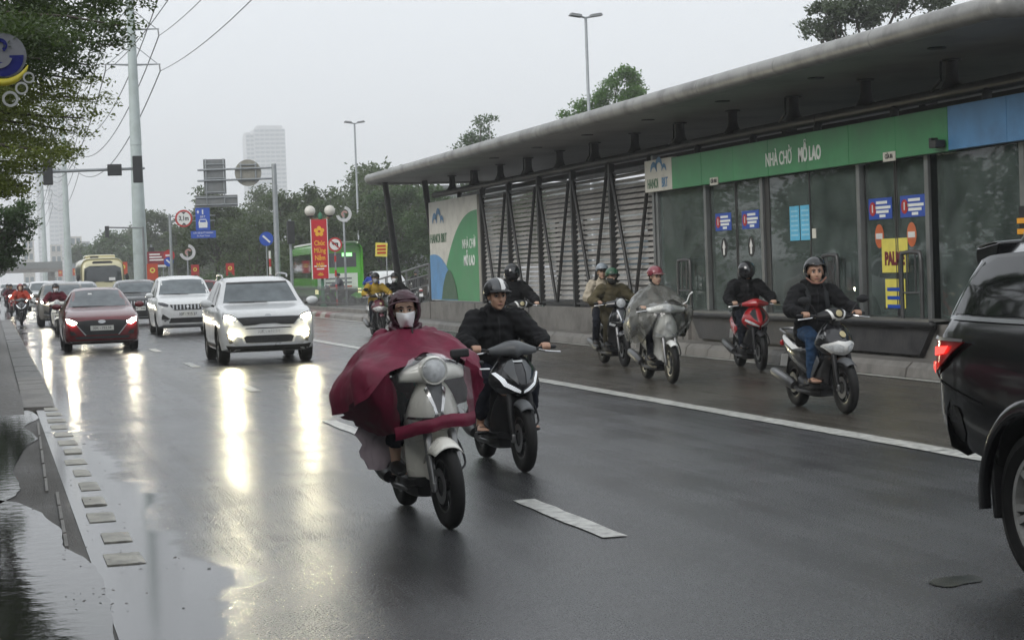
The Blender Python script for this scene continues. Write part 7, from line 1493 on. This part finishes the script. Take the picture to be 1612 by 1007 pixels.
# ---- white compact off-roader with lit lamps
ST_SUV = [(2.06, .66, .34, .74, .56, .79), (2.02, .76, .27, .84, .66, .90), (1.88, .85, .23, .92, .76, .98), (1.5, .885, .21, .97, .80, 1.04), (1.05, .895, .21, 1.0, .80, 1.085), (.86, .895, .21, 1.0, .79, 1.14), (.36, .895, .21, 1.0, .69, 1.475), (.10, .895, .21, 1.0, .66, 1.565), (-.5, .895, .21, 1.02, .65, 1.61), (-1.3, .895, .22, 1.05, .64, 1.585), (-1.75, .88, .26, 1.08, .61, 1.48), (-1.98, .84, .32, 1.0, .66, 1.12), (-2.06, .76, .38, .9, .62, .95)]
def suv_face(t, D, both, bv):
    D('windscreen', [(-.70, 1.125), (.70, 1.125), (.58, 1.485), (.3, 1.51), (-.3, 1.51), (-.58, 1.485)], 'x', M_WSCREEN)
    wipers(t, D, 1.10, 0.1); D('sun_visor_strip', [(-.585, 1.475), (.585, 1.475), (.57, 1.505), (-.57, 1.505)], 'x', M_CLAD, off=0.009)
    for ax in ('y', '-y'):
        D('side_window', [(.60, 1.08), (-.12, 1.08), (-.12, 1.50), (.16, 1.47)], ax, M_TINT); D('side_window', [(-.18, 1.08), (-.95, 1.10), (-1.0, 1.50), (-.18, 1.51)], ax, M_TINT); D('side_window', [(-1.02, 1.12), (-1.5, 1.2), (-1.36, 1.45), (-1.05, 1.49)], ax, M_TINT)
        D('sill_cladding', [(.80, .22), (-.80, .22), (-.80, .36), (.80, .36)], ax, M_CLAD); D('door_handle', [(-.02, .93), (-.17, .93), (-.17, .96), (-.02, .96)], ax, M_SILV, off=0.03); D('door_handle', [(-.82, .95), (-.97, .95), (-.97, .98), (-.82, .98)], ax, M_SILV, off=0.03)
        D('door_seam', [(.62, .40), (.61, .40), (.66, 1.0), (.67, 1.0)], ax, M_CLAD); D('door_seam', [(-.145, .40), (-.155, .40), (-.155, 1.05), (-.145, 1.05)], ax, M_CLAD)
    g = D('grille', [(-.56, .80), (-.58, .86), (-.40, .865), (.40, .865), (.58, .86), (.56, .80), (.46, .715), (.24, .725), (.14, .745), (-.14, .745), (-.24, .725), (-.46, .715)], 'x', M_GRILLE, off=0.010, cell=0.06)
    for k in range(9):
        for j in range(2): D('grille_mesh', [(-.50+.118*k+.05*j, .76+.045*j), (-.44+.118*k+.05*j, .785+.045*j), (-.40+.118*k+.05*j, .765+.045*j), (-.40+.118*k+.05*j, .757+.045*j), (-.44+.118*k+.05*j, .775+.045*j), (-.50+.118*k+.05*j, .751+.045*j)], 'x', pbr('grille_gloss', (.06, .06, .065), .25), off=0.014, par=g) if -.5+.118*k+.05*j < .42 else None
    D('grille_trim', [(-.60, .875), (-.58, .862), (-.2, .868), (.2, .868), (.58, .862), (.60, .875), (.2, .882), (-.2, .882)], 'x', M_SILV, off=0.014); both('grille_trim', [(.58, .85), (.60, .85), (.48, .705), (.45, .71)], M_SILV, off=0.014)
    both('headlamp_housing', [(.57, .865), (.66, .92), (.80, .95), (.82, .86), (.74, .80), (.62, .80)], M_DKLENS, off=0.010); both('headlamp', [(.60, .85), (.69, .895), (.785, .90), (.785, .845), (.71, .81), (.63, .815)], LIT_KIA, off=0.016, cell=0.05)
    both('fog_lamp_recess', [(.60, .42), (.72, .40), (.76, .58), (.66, .56)], M_CLAD, off=0.008); both('fog_lamp', [(.68+.045*math.cos(k*math.pi/6), .535+.045*math.sin(k*math.pi/6)) for k in range(12)], LIT_FOG, off=0.018, cell=0.04)
    D('bumper_slot', [(-.44, .655), (.44, .655), (.40, .672), (-.40, .672)], 'x', M_CLAD); D('lower_intake', [(-.42, .40), (.42, .40), (.46, .50), (.40, .53), (-.40, .53), (-.46, .50)], 'x', M_GRILLE, off=0.010)
    D('skid_plate', [(-.62, .36), (-.52, .34), (.52, .34), (.62, .36), (.68, .46), (.62, .52), (.50, .50), (.46, .385), (-.46, .385), (-.50, .50), (-.62, .52), (-.68, .46)], 'x', M_SILV, off=0.009); D('bumper_lip', [(-.72, .25), (.72, .25), (.78, .36), (.62, .345), (-.62, .345), (-.78, .36)], 'x', M_CLAD, off=0.012)
    D('bonnet_emblem', [(.06*math.cos(k*math.pi/6), .895+.022*math.sin(k*math.pi/6)) for k in range(12)], 'x', M_SILV, off=0.012, cell=.05)
    plate(D, '30K - 682.94', 0.60, t, 2.045); mirror_pair(t, 0.72, 0.90, 1.10, MATS['white_car_paint'], 1.05)
    for s in (1, -1): MB().tube(catmull([(.05, s*.62, 1.585), (-.1, s*.62, 1.64), (-1.2, s*.60, 1.655), (-1.45, s*.59, 1.57)], 4), .018, n=8).build('roof_rail', M_SILV, t)
WHITE_CAR = paint('white_car_paint', (.70, .71, .71), dirt=(.45, .45, .44)); RED_CAR = paint('red_car_paint', (.14, .008, .013)); BLACK_CAR = paint('black_car_paint', (.005, .005, .006), dirt=(.012, .012, .012), rough=.2); GREY_CAR = paint('bronze_car_paint', (.16, .15, .13)); DKGREY = paint('dark_grey_paint', (.03, .033, .036)); SILVER_CAR = paint('silver_car_paint', (.38, .39, .40))
car('white_car', 'white compact off-roader with lit lamps leading the traffic', (4.93, 36.35), -91.5, ST_SUV, WHITE_CAR, (1.25, -1.25), (.335, .215), dict(build=suv_face))
# ---- red saloon
ST_SEDAN = [(2.20, .62, .30, .62, .5, .66), (2.16, .74, .24, .70, .62, .76), (2.02, .83, .19, .78, .72, .84), (1.65, .86, .17, .86, .76, .93), (1.15, .865, .16, .90, .76, 1.0), (.92, .865, .16, .92, .75, 1.05), (.25, .865, .16, .93, .62, 1.37), (-.05, .865, .16, .93, .58, 1.44), (-.6, .865, .16, .95, .57, 1.465), (-1.2, .865, .18, .97, .58, 1.36), (-1.7, .86, .22, .98, .66, 1.08), (-2.1, .82, .28, .92, .70, 1.02), (-2.2, .74, .34, .82, .62, .92)]
def sedan_face(paintm, lamp, plate_txt, grille=True):
    def f(t, D, both, bv):
        D('windscreen', [(-.70, 1.025), (.70, 1.025), (.54, 1.385), (.25, 1.41), (-.25, 1.41), (-.54, 1.385)], 'x', M_WSCREEN); wipers(t, D, 1.005, 0.1)
        D('windscreen_sticker', [(-.22, 1.30), (-.12, 1.30), (-.13, 1.335), (-.21, 1.335)], 'x', M_WHITE, off=.010)
        for ax in ('y', '-y'):
            D('side_window', [(.50, 1.0), (-.22, 1.0), (-.24, 1.38), (.05, 1.36)], ax, M_TINT); D('side_window', [(-.28, 1.0), (-1.05, 1.02), (-.98, 1.33), (-.30, 1.385)], ax, M_TINT); D('door_handle', [(-.05, .86), (-.2, .86), (-.2, .89), (-.05, .89)], ax, M_SILV, off=.03); D('door_seam', [(-.245, .35), (-.255, .35), (-.255, .98), (-.245, .98)], ax, M_CLAD)
        D('grille', [(-.62, .70), (-.30, .73), (.30, .73), (.62, .70), (.50, .56), (.36, .40), (-.36, .40), (-.50, .56)], 'x', M_GRILLE, off=.010)
        both('grille_edge', [(.60, .69), (.625, .69), (.38, .39), (.355, .395)], M_SILV, off=.014); both('headlamp_housing', [(.50, .69), (.60, .74), (.80, .80), (.78, .70), (.66, .64)], M_DKLENS, off=.010); both('headlamp', [(.56, .68), (.68, .745), (.785, .775), (.765, .69), (.66, .63), (.60, .64)], lamp, off=.017, cell=.05)
        D('lower_intake', [(-.58, .31), (.58, .31), (.62, .37), (-.62, .37)], 'x', M_GRILLE, off=.010); D('bumper_lip', [(-.70, .235), (.70, .235), (.72, .262), (-.72, .262)], 'x', M_SILV, off=.012); both('fog_recess', [(.56, .40), (.70, .40), (.72, .50), (.62, .48)], M_CLAD, off=.010)
        D('bonnet_emblem', [(.085*math.cos(k*math.pi/8), .695+.040*math.sin(k*math.pi/8)) for k in range(16)], 'x', M_SILV, off=.016, cell=.05)
        plate(D, plate_txt, .55, t, 2.215); mirror_pair(t, .62, .86, 1.02, paintm)
    return f
car('red_car', 'dark red saloon with both headlamps lit', (2.43, 45.9), -90.5, ST_SEDAN, RED_CAR, (1.30, -1.30), (.315, .195), dict(build=sedan_face(RED_CAR, LIT_HEAD, '30K - 733.58')))
# ---- white people carrier
ST_MPV = [(2.20, .64, .32, .72, .55, .77), (2.15, .75, .26, .82, .65, .88), (2.0, .83, .22, .90, .74, .97), (1.62, .86, .20, .97, .78, 1.06), (1.2, .868, .19, 1.0, .78, 1.12), (1.02, .868, .19, 1.0, .77, 1.17), (.42, .868, .19, 1.0, .68, 1.53), (.15, .868, .19, 1.0, .65, 1.62), (-.6, .868, .19, 1.02, .64, 1.685), (-1.5, .868, .2, 1.04, .63, 1.65), (-1.9, .86, .24, 1.05, .61, 1.55), (-2.12, .83, .3, 1.0, .64, 1.2), (-2.2, .77, .36, .9, .6, .95)]
def mpv_face(paintm, lamp=None, slats=True, pl='30F - 915.27'):
    def f(t, D, both, bv):
        D('windscreen', [(-.71, 1.15), (.71, 1.15), (.585, 1.55), (.3, 1.575), (-.3, 1.575), (-.585, 1.55)], 'x', M_WSCREEN); wipers(t, D, 1.13, 0.1)
        for ax in ('y', '-y'):
            D('side_window', [(.78, 1.08), (-.02, 1.08), (-.02, 1.56), (.28, 1.53)], ax, M_TINT); D('side_window', [(-.08, 1.08), (-.95, 1.09), (-.95, 1.58), (-.08, 1.57)], ax, M_TINT); D('side_window', [(-1.0, 1.10), (-1.7, 1.14), (-1.6, 1.53), (-1.0, 1.57)], ax, M_TINT); D('sill_cladding', [(.85, .20), (-.85, .20), (-.85, .30), (.85, .30)], ax, M_CLAD)
        g = D('grille', [(-.46, .80), (-.50, .87), (.50, .87), (.46, .80), (.36, .72), (-.36, .72)], 'x', M_GRILLE, off=.010)
        for k in range(9): x = -.40+.1*k; D('grille_slat', [(x-.018, .735), (x+.018, .735), (x+.022, .86), (x-.022, .86)], 'x', M_SILV, off=.016, par=g)
        both('headlamp', [(.52, .87), (.66, .93), (.80, .95), (.80, .88), (.70, .84), (.56, .82)], lamp or M_DKLENS, off=.012, cell=.05)
        both('fog_recess', [(.50, .48), (.70, .62), (.74, .50), (.64, .40)], M_CLAD, off=.010); both('chrome_blade', [(.50, .405), (.74, .46), (.74, .48), (.50, .43)], M_SILV, off=.014)
        D('lower_intake', [(-.54, .36), (.54, .36), (.48, .50), (-.48, .50)], 'x', M_GRILLE, off=.010); D('bumper_lip', [(-.70, .285), (.70, .285), (.72, .315), (-.72, .315)], 'x', M_SILV, off=.012); D('bonnet_emblem', [(-.03, .78), (.03, .78), (.04, .82), (0, .85), (-.04, .82)], 'x', M_CHROME, off=.020, cell=.05)
        plate(D, pl, .60, t, 2.19, w=.17, h=.07); mirror_pair(t, .86, .87, 1.12, paintm)
    return f
car('white_car', 'white people carrier with ribbed chrome grille and unlit lamps', (5.37, 55.6), -91, ST_MPV, WHITE_CAR, (1.37, -1.37), (.31, .19), dict(build=mpv_face(WHITE_CAR)))
def plain_face(paintm, lamp): return mpv_face(paintm, lamp, pl='29A - 448.06')
SC = dict(arches=False, simple=True)
def SU(st_, k): return [(s[0], s[1]*k, s[2], s[3], s[4]*k, s[5]) for s in st_]
car('grey_car', 'bronze grey off-roader with one bright lamp behind the cream scooter rider', (2.55, 71.9), -90, SU(ST_SUV, 1.04), GREY_CAR, (1.25, -1.25), (.36, .225), dict(build=plain_face(GREY_CAR, LIT_HEAD)), arches=True, simple=True)
car('dark_car', 'dark grey car with lit lamps between red saloon and white people carrier', (5.0, 68.5), -90, ST_SUV, DKGREY, (1.25, -1.25), (.34, .22), dict(build=plain_face(DKGREY, LIT_HEADF)), arches=False, simple=True)
car('grey_car', 'silver car behind the bronze grey off-roader', (3.55, 80), -90, ST_SUV, SILVER_CAR, (1.25, -1.25), (.34, .22), dict(build=plain_face(SILVER_CAR, None)), **SC)
car('white_car', 'white van like car far back with lit lamps', (2.85, 112), -90, ST_MPV, WHITE_CAR, (1.37, -1.37), (.32, .2), dict(build=plain_face(WHITE_CAR, LIT_HEADF)), **SC)
for i, (x, y, p, lab, lampm) in enumerate(((1.9, 135, WHITE_CAR, 'white car in the hazy jam beyond the kerb riders', LIT_HEADF), (4.6, 140, SILVER_CAR, 'silver car far back in the jam', None), (2.6, 165, WHITE_CAR, 'small white car deep in the hazy jam', None), (5.5, 170, DKGREY, 'dark car deep in the hazy jam', LIT_HEADF), (1.6, 190, WHITE_CAR, 'pale car at the end of the jam', None))):
    car('far_car', lab, (x, y), -90, ST_MPV if i % 2 else ST_SUV, p, (1.3, -1.3), (.32, .2), dict(build=plain_face(p, lampm)), **SC)
# cars crossing behind the leading pair and on the other carriageway
car('white_car', 'white saloon crossing behind the leading off-roader', (11.4, 95), 170, ST_SEDAN, WHITE_CAR, (1.3, -1.3), (.315, .2), dict(build=sedan_face(WHITE_CAR, M_LENS, '30E - 210.75')), **SC)
car('dark_car', 'dark car crossing behind the white people carrier', (8.9, 99), 175, ST_SUV, DKGREY, (1.25, -1.25), (.34, .22), dict(build=plain_face(DKGREY, None)), **SC)
car('red_car', 'red hatchback crossing beside the dark car', (9.6, 92.3), 165, ST_SEDAN, RED_CAR, (1.3, -1.3), (.315, .2), dict(build=sedan_face(RED_CAR, M_LENS, '30G - 118.42')), **SC)
car('white_car', 'white car going away behind the sloping ramp rail', (19.0, 93), 91, ST_SUV, WHITE_CAR, (1.25, -1.25), (.34, .22), dict(build=plain_face(WHITE_CAR, None)), **SC)
car('silver_car', 'silver car going away seen through the station glass', (18.6, 38), 90, ST_MPV, SILVER_CAR, (1.3, -1.3), (.32, .2), dict(build=plain_face(SILVER_CAR, None)), **SC)
car('white_car', 'white saloon going away seen through the station doors', (18.4, 29), 90, ST_SEDAN, WHITE_CAR, (1.3, -1.3), (.32, .2), dict(build=sedan_face(WHITE_CAR, M_LENS, '30A - 556.19')), **SC)
for i, (x, y, p, lab) in enumerate(((20.6, 84, DKGREY, 'dark car on the far lane behind the yellow placard'), (21.2, 74, SILVER_CAR, 'silver car on the far lane behind the ramp rail'), (18.2, 108, WHITE_CAR, 'white car ahead of the green bus'))):
    car('far_car', lab, (x, y), 90, ST_MPV if i % 2 else ST_SUV, p, (1.3, -1.3), (.32, .2), dict(build=plain_face(p, None)), **SC)
# ---- black off-roader passing on the right
ST_BIG = [(2.43, .70, .48, .88, .6, .94), (2.32, .84, .44, 1.04, .74, 1.09), (1.95, .905, .42, 1.14, .8, 1.18), (1.25, .925, .41, 1.19, .8, 1.25), (.98, .925, .41, 1.20, .78, 1.29), (.46, .925, .41, 1.21, .76, 1.58), (.12, .925, .41, 1.22, .75, 1.66), (-.6, .925, .42, 1.24, .75, 1.71), (-1.4, .925, .46, 1.26, .74, 1.71), (-1.90, .92, .54, 1.27, .73, 1.695), (-2.06, .912, .57, 1.27, .725, 1.675), (-2.12, .908, .58, 1.27, .73, 1.63), (-2.24, .895, .60, 1.25, .78, 1.36), (-2.31, .87, .62, 1.16, .76, 1.22), (-2.36, .82, .64, 1.06, .70, 1.12)]
def big_face(t, D, both, bv):
    D('windscreen', [(-.73, 1.29), (.73, 1.29), (.66, 1.58), (-.66, 1.58)], 'x', M_WSCREEN); both('headlamp', [(.50, .94), (.78, 1.03), (.80, .95), (.60, .88)], M_LENS, off=.01); D('grille', [(-.46, .72), (.46, .72), (.5, .96), (-.5, .96)], 'x', M_GRILLE, off=.01); plate(D, '30H - 207.61', .62, t, 2.42)
    for ax in ('y', '-y'):
        D('side_window', [(.66, 1.27), (-.28, 1.29), (-.28, 1.60), (.16, 1.57)], ax, M_TINT); D('side_window', [(-.33, 1.29), (-1.18, 1.305), (-1.22, 1.615), (-.33, 1.605)], ax, M_TINT); D('quarter_window', [(-1.24, 1.305), (-2.17, 1.315), (-2.11, 1.44), (-2.03, 1.555), (-1.90, 1.60), (-1.28, 1.615)], ax, M_TINT)
        D('window_trim', [(.70, 1.245), (-2.20, 1.285), (-2.205, 1.305), (.70, 1.265)], ax, M_SILV, off=.010); D('pillar_trim', [(-2.215, 1.30), (-2.195, 1.30), (-2.13, 1.44), (-2.04, 1.58), (-2.06, 1.59), (-2.15, 1.44)], ax, M_SILV, off=.010)
        D('rear_lamp', [(-1.93, 1.175), (-2.27, 1.175), (-2.345, 1.135), (-2.345, .97), (-2.22, 1.03), (-2.06, 1.12)], ax, M_REDL, off=.012, thick=.012); D('rear_lamp_glow', [(-2.08, 1.150), (-2.33, 1.135), (-2.33, 1.085), (-2.13, 1.11)], ax, LIT_TAIL, off=.032); D('rear_lamp_glow', [(-2.22, 1.06), (-2.335, 1.06), (-2.34, .99), (-2.27, 1.03)], ax, pbr('red_glow', (.6, .03, .03), .2, emit=(1, .08, .06), estr=.9), off=.032)
        D('rear_lamp_cap', [(-1.92, 1.19), (-2.27, 1.195), (-2.27, 1.178), (-1.93, 1.177)], ax, M_SILV, off=.030)
        D('door_seam', [(-.30, .50), (-.31, .50), (-.31, 1.27), (-.30, 1.27)], ax, M_WELL); D('door_seam', [(-1.21, .88), (-1.22, .88), (-1.22, 1.28), (-1.21, 1.28)], ax, M_WELL); D('bumper_seam', [(-1.80, .87), (-2.12, .93), (-2.32, .98), (-2.32, .97), (-2.12, .92), (-1.80, .86)], ax, M_WELL)
        D('door_handle', [(-.95, 1.12), (-1.12, 1.125), (-1.12, 1.155), (-.95, 1.15)], ax, M_SILV, off=.03)
        D('side_step', [(.9, .42), (-.85, .42), (-.85, .47), (.9, .47)], ax, M_CLAD, off=.03)
        D('bumper_stain', [(-2.00, .70), (-2.04, .65), (-2.10, .66), (-2.16, .72), (-2.18, .80), (-2.12, .84), (-2.05, .83), (-2.01, .79)], ax, pbr('damp_patch', (.003, .003, .003), .3), off=.005)
    for sg in (1, -1):
        for ax_ in (1.445, -1.31):
            P = []
            for k in range(25):
                a = R(-8+196*k/24); P.append([(ax_+math.cos(a)*q, sg*(.925+o_), .40+math.sin(a)*q) for q, o_ in ((.440, -.02), (.444, .022), (.478, .030), (.515, .004))])
            mb = MB(); mb.grid(P); mb.build('wheel_arch_flare', BLACK_CAR, t, ang=70)
        MB().box((-1.74, sg*.845, .47), (.03, .12, .36), rot=Matrix.Rotation(R(-6), 3, 'Y')).build('mud_flap', M_RUBBER, t, bevel=.01)
        MB().tube(catmull([(.1, sg*.69, 1.65), (-.05, sg*.69, 1.72), (-1.55, sg*.68, 1.74), (-1.75, sg*.68, 1.69)], 4), .012, n=8).build('roof_rail', M_SILV, t)
    Y5 = (-.73, -.4, 0, .4, .73)
    sp = MB(); sp.loft([[(-1.90, y, 1.715-.045*abs(y)), (-2.16, y*.985, 1.69-.045*abs(y)), (-2.17, y*.985, 1.655-.05*abs(y)), (-2.15, y*.985, 1.57-.05*abs(y)), (-1.95, y, 1.60-.05*abs(y))] for y in Y5]); sp.build('roof_spoiler', BLACK_CAR, t, bevel=.012)
    mb = MB(); mb.loft([[(-1.95, y, 1.719-.045*abs(y)), (-2.155, y*.985, 1.697-.045*abs(y)), (-2.155, y*.985, 1.693-.045*abs(y)), (-1.95, y, 1.715-.045*abs(y))] for y in Y5]); mb.build('spoiler_cap', M_SILV, t)
    D('rear_window', [(-.64, 1.31), (.64, 1.31), (.60, 1.54), (-.60, 1.54)], '-x', M_TINT); mirror_pair(t, .80, .93, 1.30, BLACK_CAR, 1.1)
    rows = []
    for k in range(13):
        f = -1+2*k/12; y = .905*f; x = -2.40+.24*abs(f)**5
        rows.append([(x+.14, y*.97, .58), (x+.02, y, .62), (x-.02, y*1.0, .72), (x-.015, y*1.0, .82), (x+.03, y*.995, .90), (x+.10, y*.98, .93)])
    mb = MB(); mb.grid(rows); mb.build('rear_bumper', BLACK_CAR, t, ang=70)
car('black_car', 'big black off-roader with red tail lamp passing close on the outer lane', (5.73, 6.71), -90, ST_BIG, BLACK_CAR, (1.445, -1.31), (.385, .265), dict(build=big_face, rim=pbr('dusty_alloy', (.42, .42, .41), .42, metal=.35, var=.2, dirt=(.16, .15, .14), dirt_scale=8)))
# ---- cream coach and green bus
def bus_body(secs, e=6, n=40): return sloft(secs, n=n, e=e, sub=4)
M_COACH = paint('coach_cream', (.60, .56, .36)); M_BUSG = paint('bus_green', (.10, .42, .03))
t = empty('cream_coach', (5.25, 96, 0), R(-90), 'cream coach with big dark windscreen in the queue', 'bus')
bd = bus_body([(3.35, 1.35, .86, .85), (3.30, 1.42, .95, 1.0), (3.1, 1.50, 1.0, 1.12), (2.6, 1.53, 1.02, 1.18), (-3.0, 1.53, 1.02, 1.18), (-3.4, 1.5, .98, 1.12)]).build('body', M_COACH, t); bv = bvh_of(bd)
decal('windscreen', bv, [(-.90, 1.55), (.90, 1.55), (.86, 2.20), (.6, 2.32), (-.6, 2.32), (-.86, 2.20)], 'x', M_CARGLASS, t, off=.012, cell=.15); decal('route_slot', bv, [(-.45, 2.43), (.45, 2.43), (.5, 2.48), (.4, 2.54), (-.4, 2.54), (-.5, 2.48)], 'x', M_BLACK, t, off=.012, cell=.15)
decal('lower_grille', bv, [(-.5, .85), (.5, .85), (.45, 1.0), (-.45, 1.0)], 'x', M_GRILLE, t, off=.012, cell=.2); decal('paper_notice', bv, [(.28, 1.60), (.58, 1.60), (.58, 1.74), (.28, 1.74)], 'x', M_WHITE, t, off=.02, cell=.2)
for s in (1, -1):
    q = [(.55, .9), (.85, .95), (.85, 1.15), (.6, 1.12)]; decal('headlamp', bv, q if s > 0 else mir(q), 'x', M_LENS, t, off=.012, cell=.1); decal('wiper', bv, [(.05+.4*s-.4, 1.53), (.45+.4*s-.4, 1.51), (.45+.4*s-.4, 1.54), (.05+.4*s-.4, 1.56)], 'x', M_BLACK, t, off=.03, cell=.1)
    MB().ell((3.15, s*1.16, 1.75), (.06, .09, .17), 10, 8).build('mirror', M_BLACK, t)
    for ax in (2.1, -1.9): wheel_car(t, (ax, s*.88, .39), .39, .22, M_ALLOY, s, True)
    for k in range(5): decal('side_window', bv, [(2.3-1.05*k, 1.62), (1.35-1.05*k, 1.62), (1.35-1.05*k, 2.3), (2.3-1.05*k, 2.3)], 'y' if s > 0 else '-y', M_TINT, t, off=.01, cell=.3)
bus_body([(1.9, 2.74, .6, .04), (1.7, 2.76, .72, .11), (-.6, 2.76, .72, .11), (-.8, 2.74, .6, .04)]).build('roof_unit', M_COACH, t); decal('roof_vent', bvh_of(MB().box2((1.90, -.8, 2.6), (1.92, .8, 3)).mesh()), [(-.5, 2.72), (-.1, 2.72), (-.1, 2.79), (-.5, 2.79)], 'x', M_BLACK, t, off=.02)
t = empty('green_bus', (16.9, 97.2, 0), R(86.5), 'bright green city bus seen from behind across the median', 'bus')
bd = bus_body([(5.5, 1.62, 1.1, 1.28), (5.3, 1.65, 1.22, 1.36), (-5.3, 1.65, 1.22, 1.36), (-5.42, 1.63, 1.18, 1.30)], e=9).build('body', M_BUSG, t); bv = bvh_of(bd)
decal('rear_window', bv, [(-.95, 1.85), (.95, 1.85), (.95, 2.55), (-.95, 2.55)], '-x', M_TINT, t, off=.012, cell=.3); decal('rear_advert', bv, [(-1.0, .75), (1.0, .75), (1.0, 1.55), (-1.0, 1.55)], '-x', M_WHITE, t, off=.012, cell=.3); decal('route_display', bv, [(-.75, 2.38), (-.25, 2.38), (-.25, 2.55), (-.75, 2.55)], '-x', lit('green_led', (.35, 1.0, .35), 1.6), t, off=.03, cell=.2)
for k in range(3): decal('advert_line', bv, [(-.7, .85+.2*k), (.6, .85+.2*k), (.6, .93+.2*k), (-.7, .93+.2*k)], '-x', M_ORANGE if k == 0 else M_GREYP, t, off=.02, cell=.3)
for s in (1, -1):
    q = [(.98, .55), (1.15, .55), (1.15, .78), (.98, .78)]; decal('rear_lamp', bv, q if s > 0 else mir(q), '-x', LIT_TAIL if False else lit('yellow_lamp', (1, .9, .5), 1.5), t, off=.012, cell=.1)
    decal('side_glazing', bv, [(5.0, 1.35), (-4.6, 1.35), (-4.6, 2.55), (5.0, 2.55)], 'y' if s > 0 else '-y', M_TINT, t, off=.012, cell=.6)
    for ax in (3.0, -2.8): wheel_car(t, (ax, s*1.05, .48), .48, .26, M_ALLOY, s, True)
bus_body([(5.0, 3.02, .9, .04), (4.7, 3.05, 1.1, .07), (-4.9, 3.05, 1.1, .07), (-5.2, 3.02, .9, .04)]).build('roof_cover', M_WHITE, t)

# ================================================================== HAZE
hz = MB().box2((-880, -55, -1.2), (1180, 2250, 142)).build('haze', [], None, smooth=False)
stuff(hz); tag(hz, 'thin grey winter haze filling the air over the road', 'haze')
hm = bpy.data.materials.new('haze_air'); hm.use_nodes = True; hm.node_tree.nodes.clear()
ho = hm.node_tree.nodes.new('ShaderNodeOutputMaterial'); hv = hm.node_tree.nodes.new('ShaderNodeVolumePrincipled')
hv.inputs['Color'].default_value = (0.99, 0.995, 1.0, 1); hv.inputs['Density'].default_value = 0.0008; hv.inputs['Anisotropy'].default_value = 0.2
hm.node_tree.links.new(hv.outputs[0], ho.inputs['Volume']); hz.data.materials.append(hm)
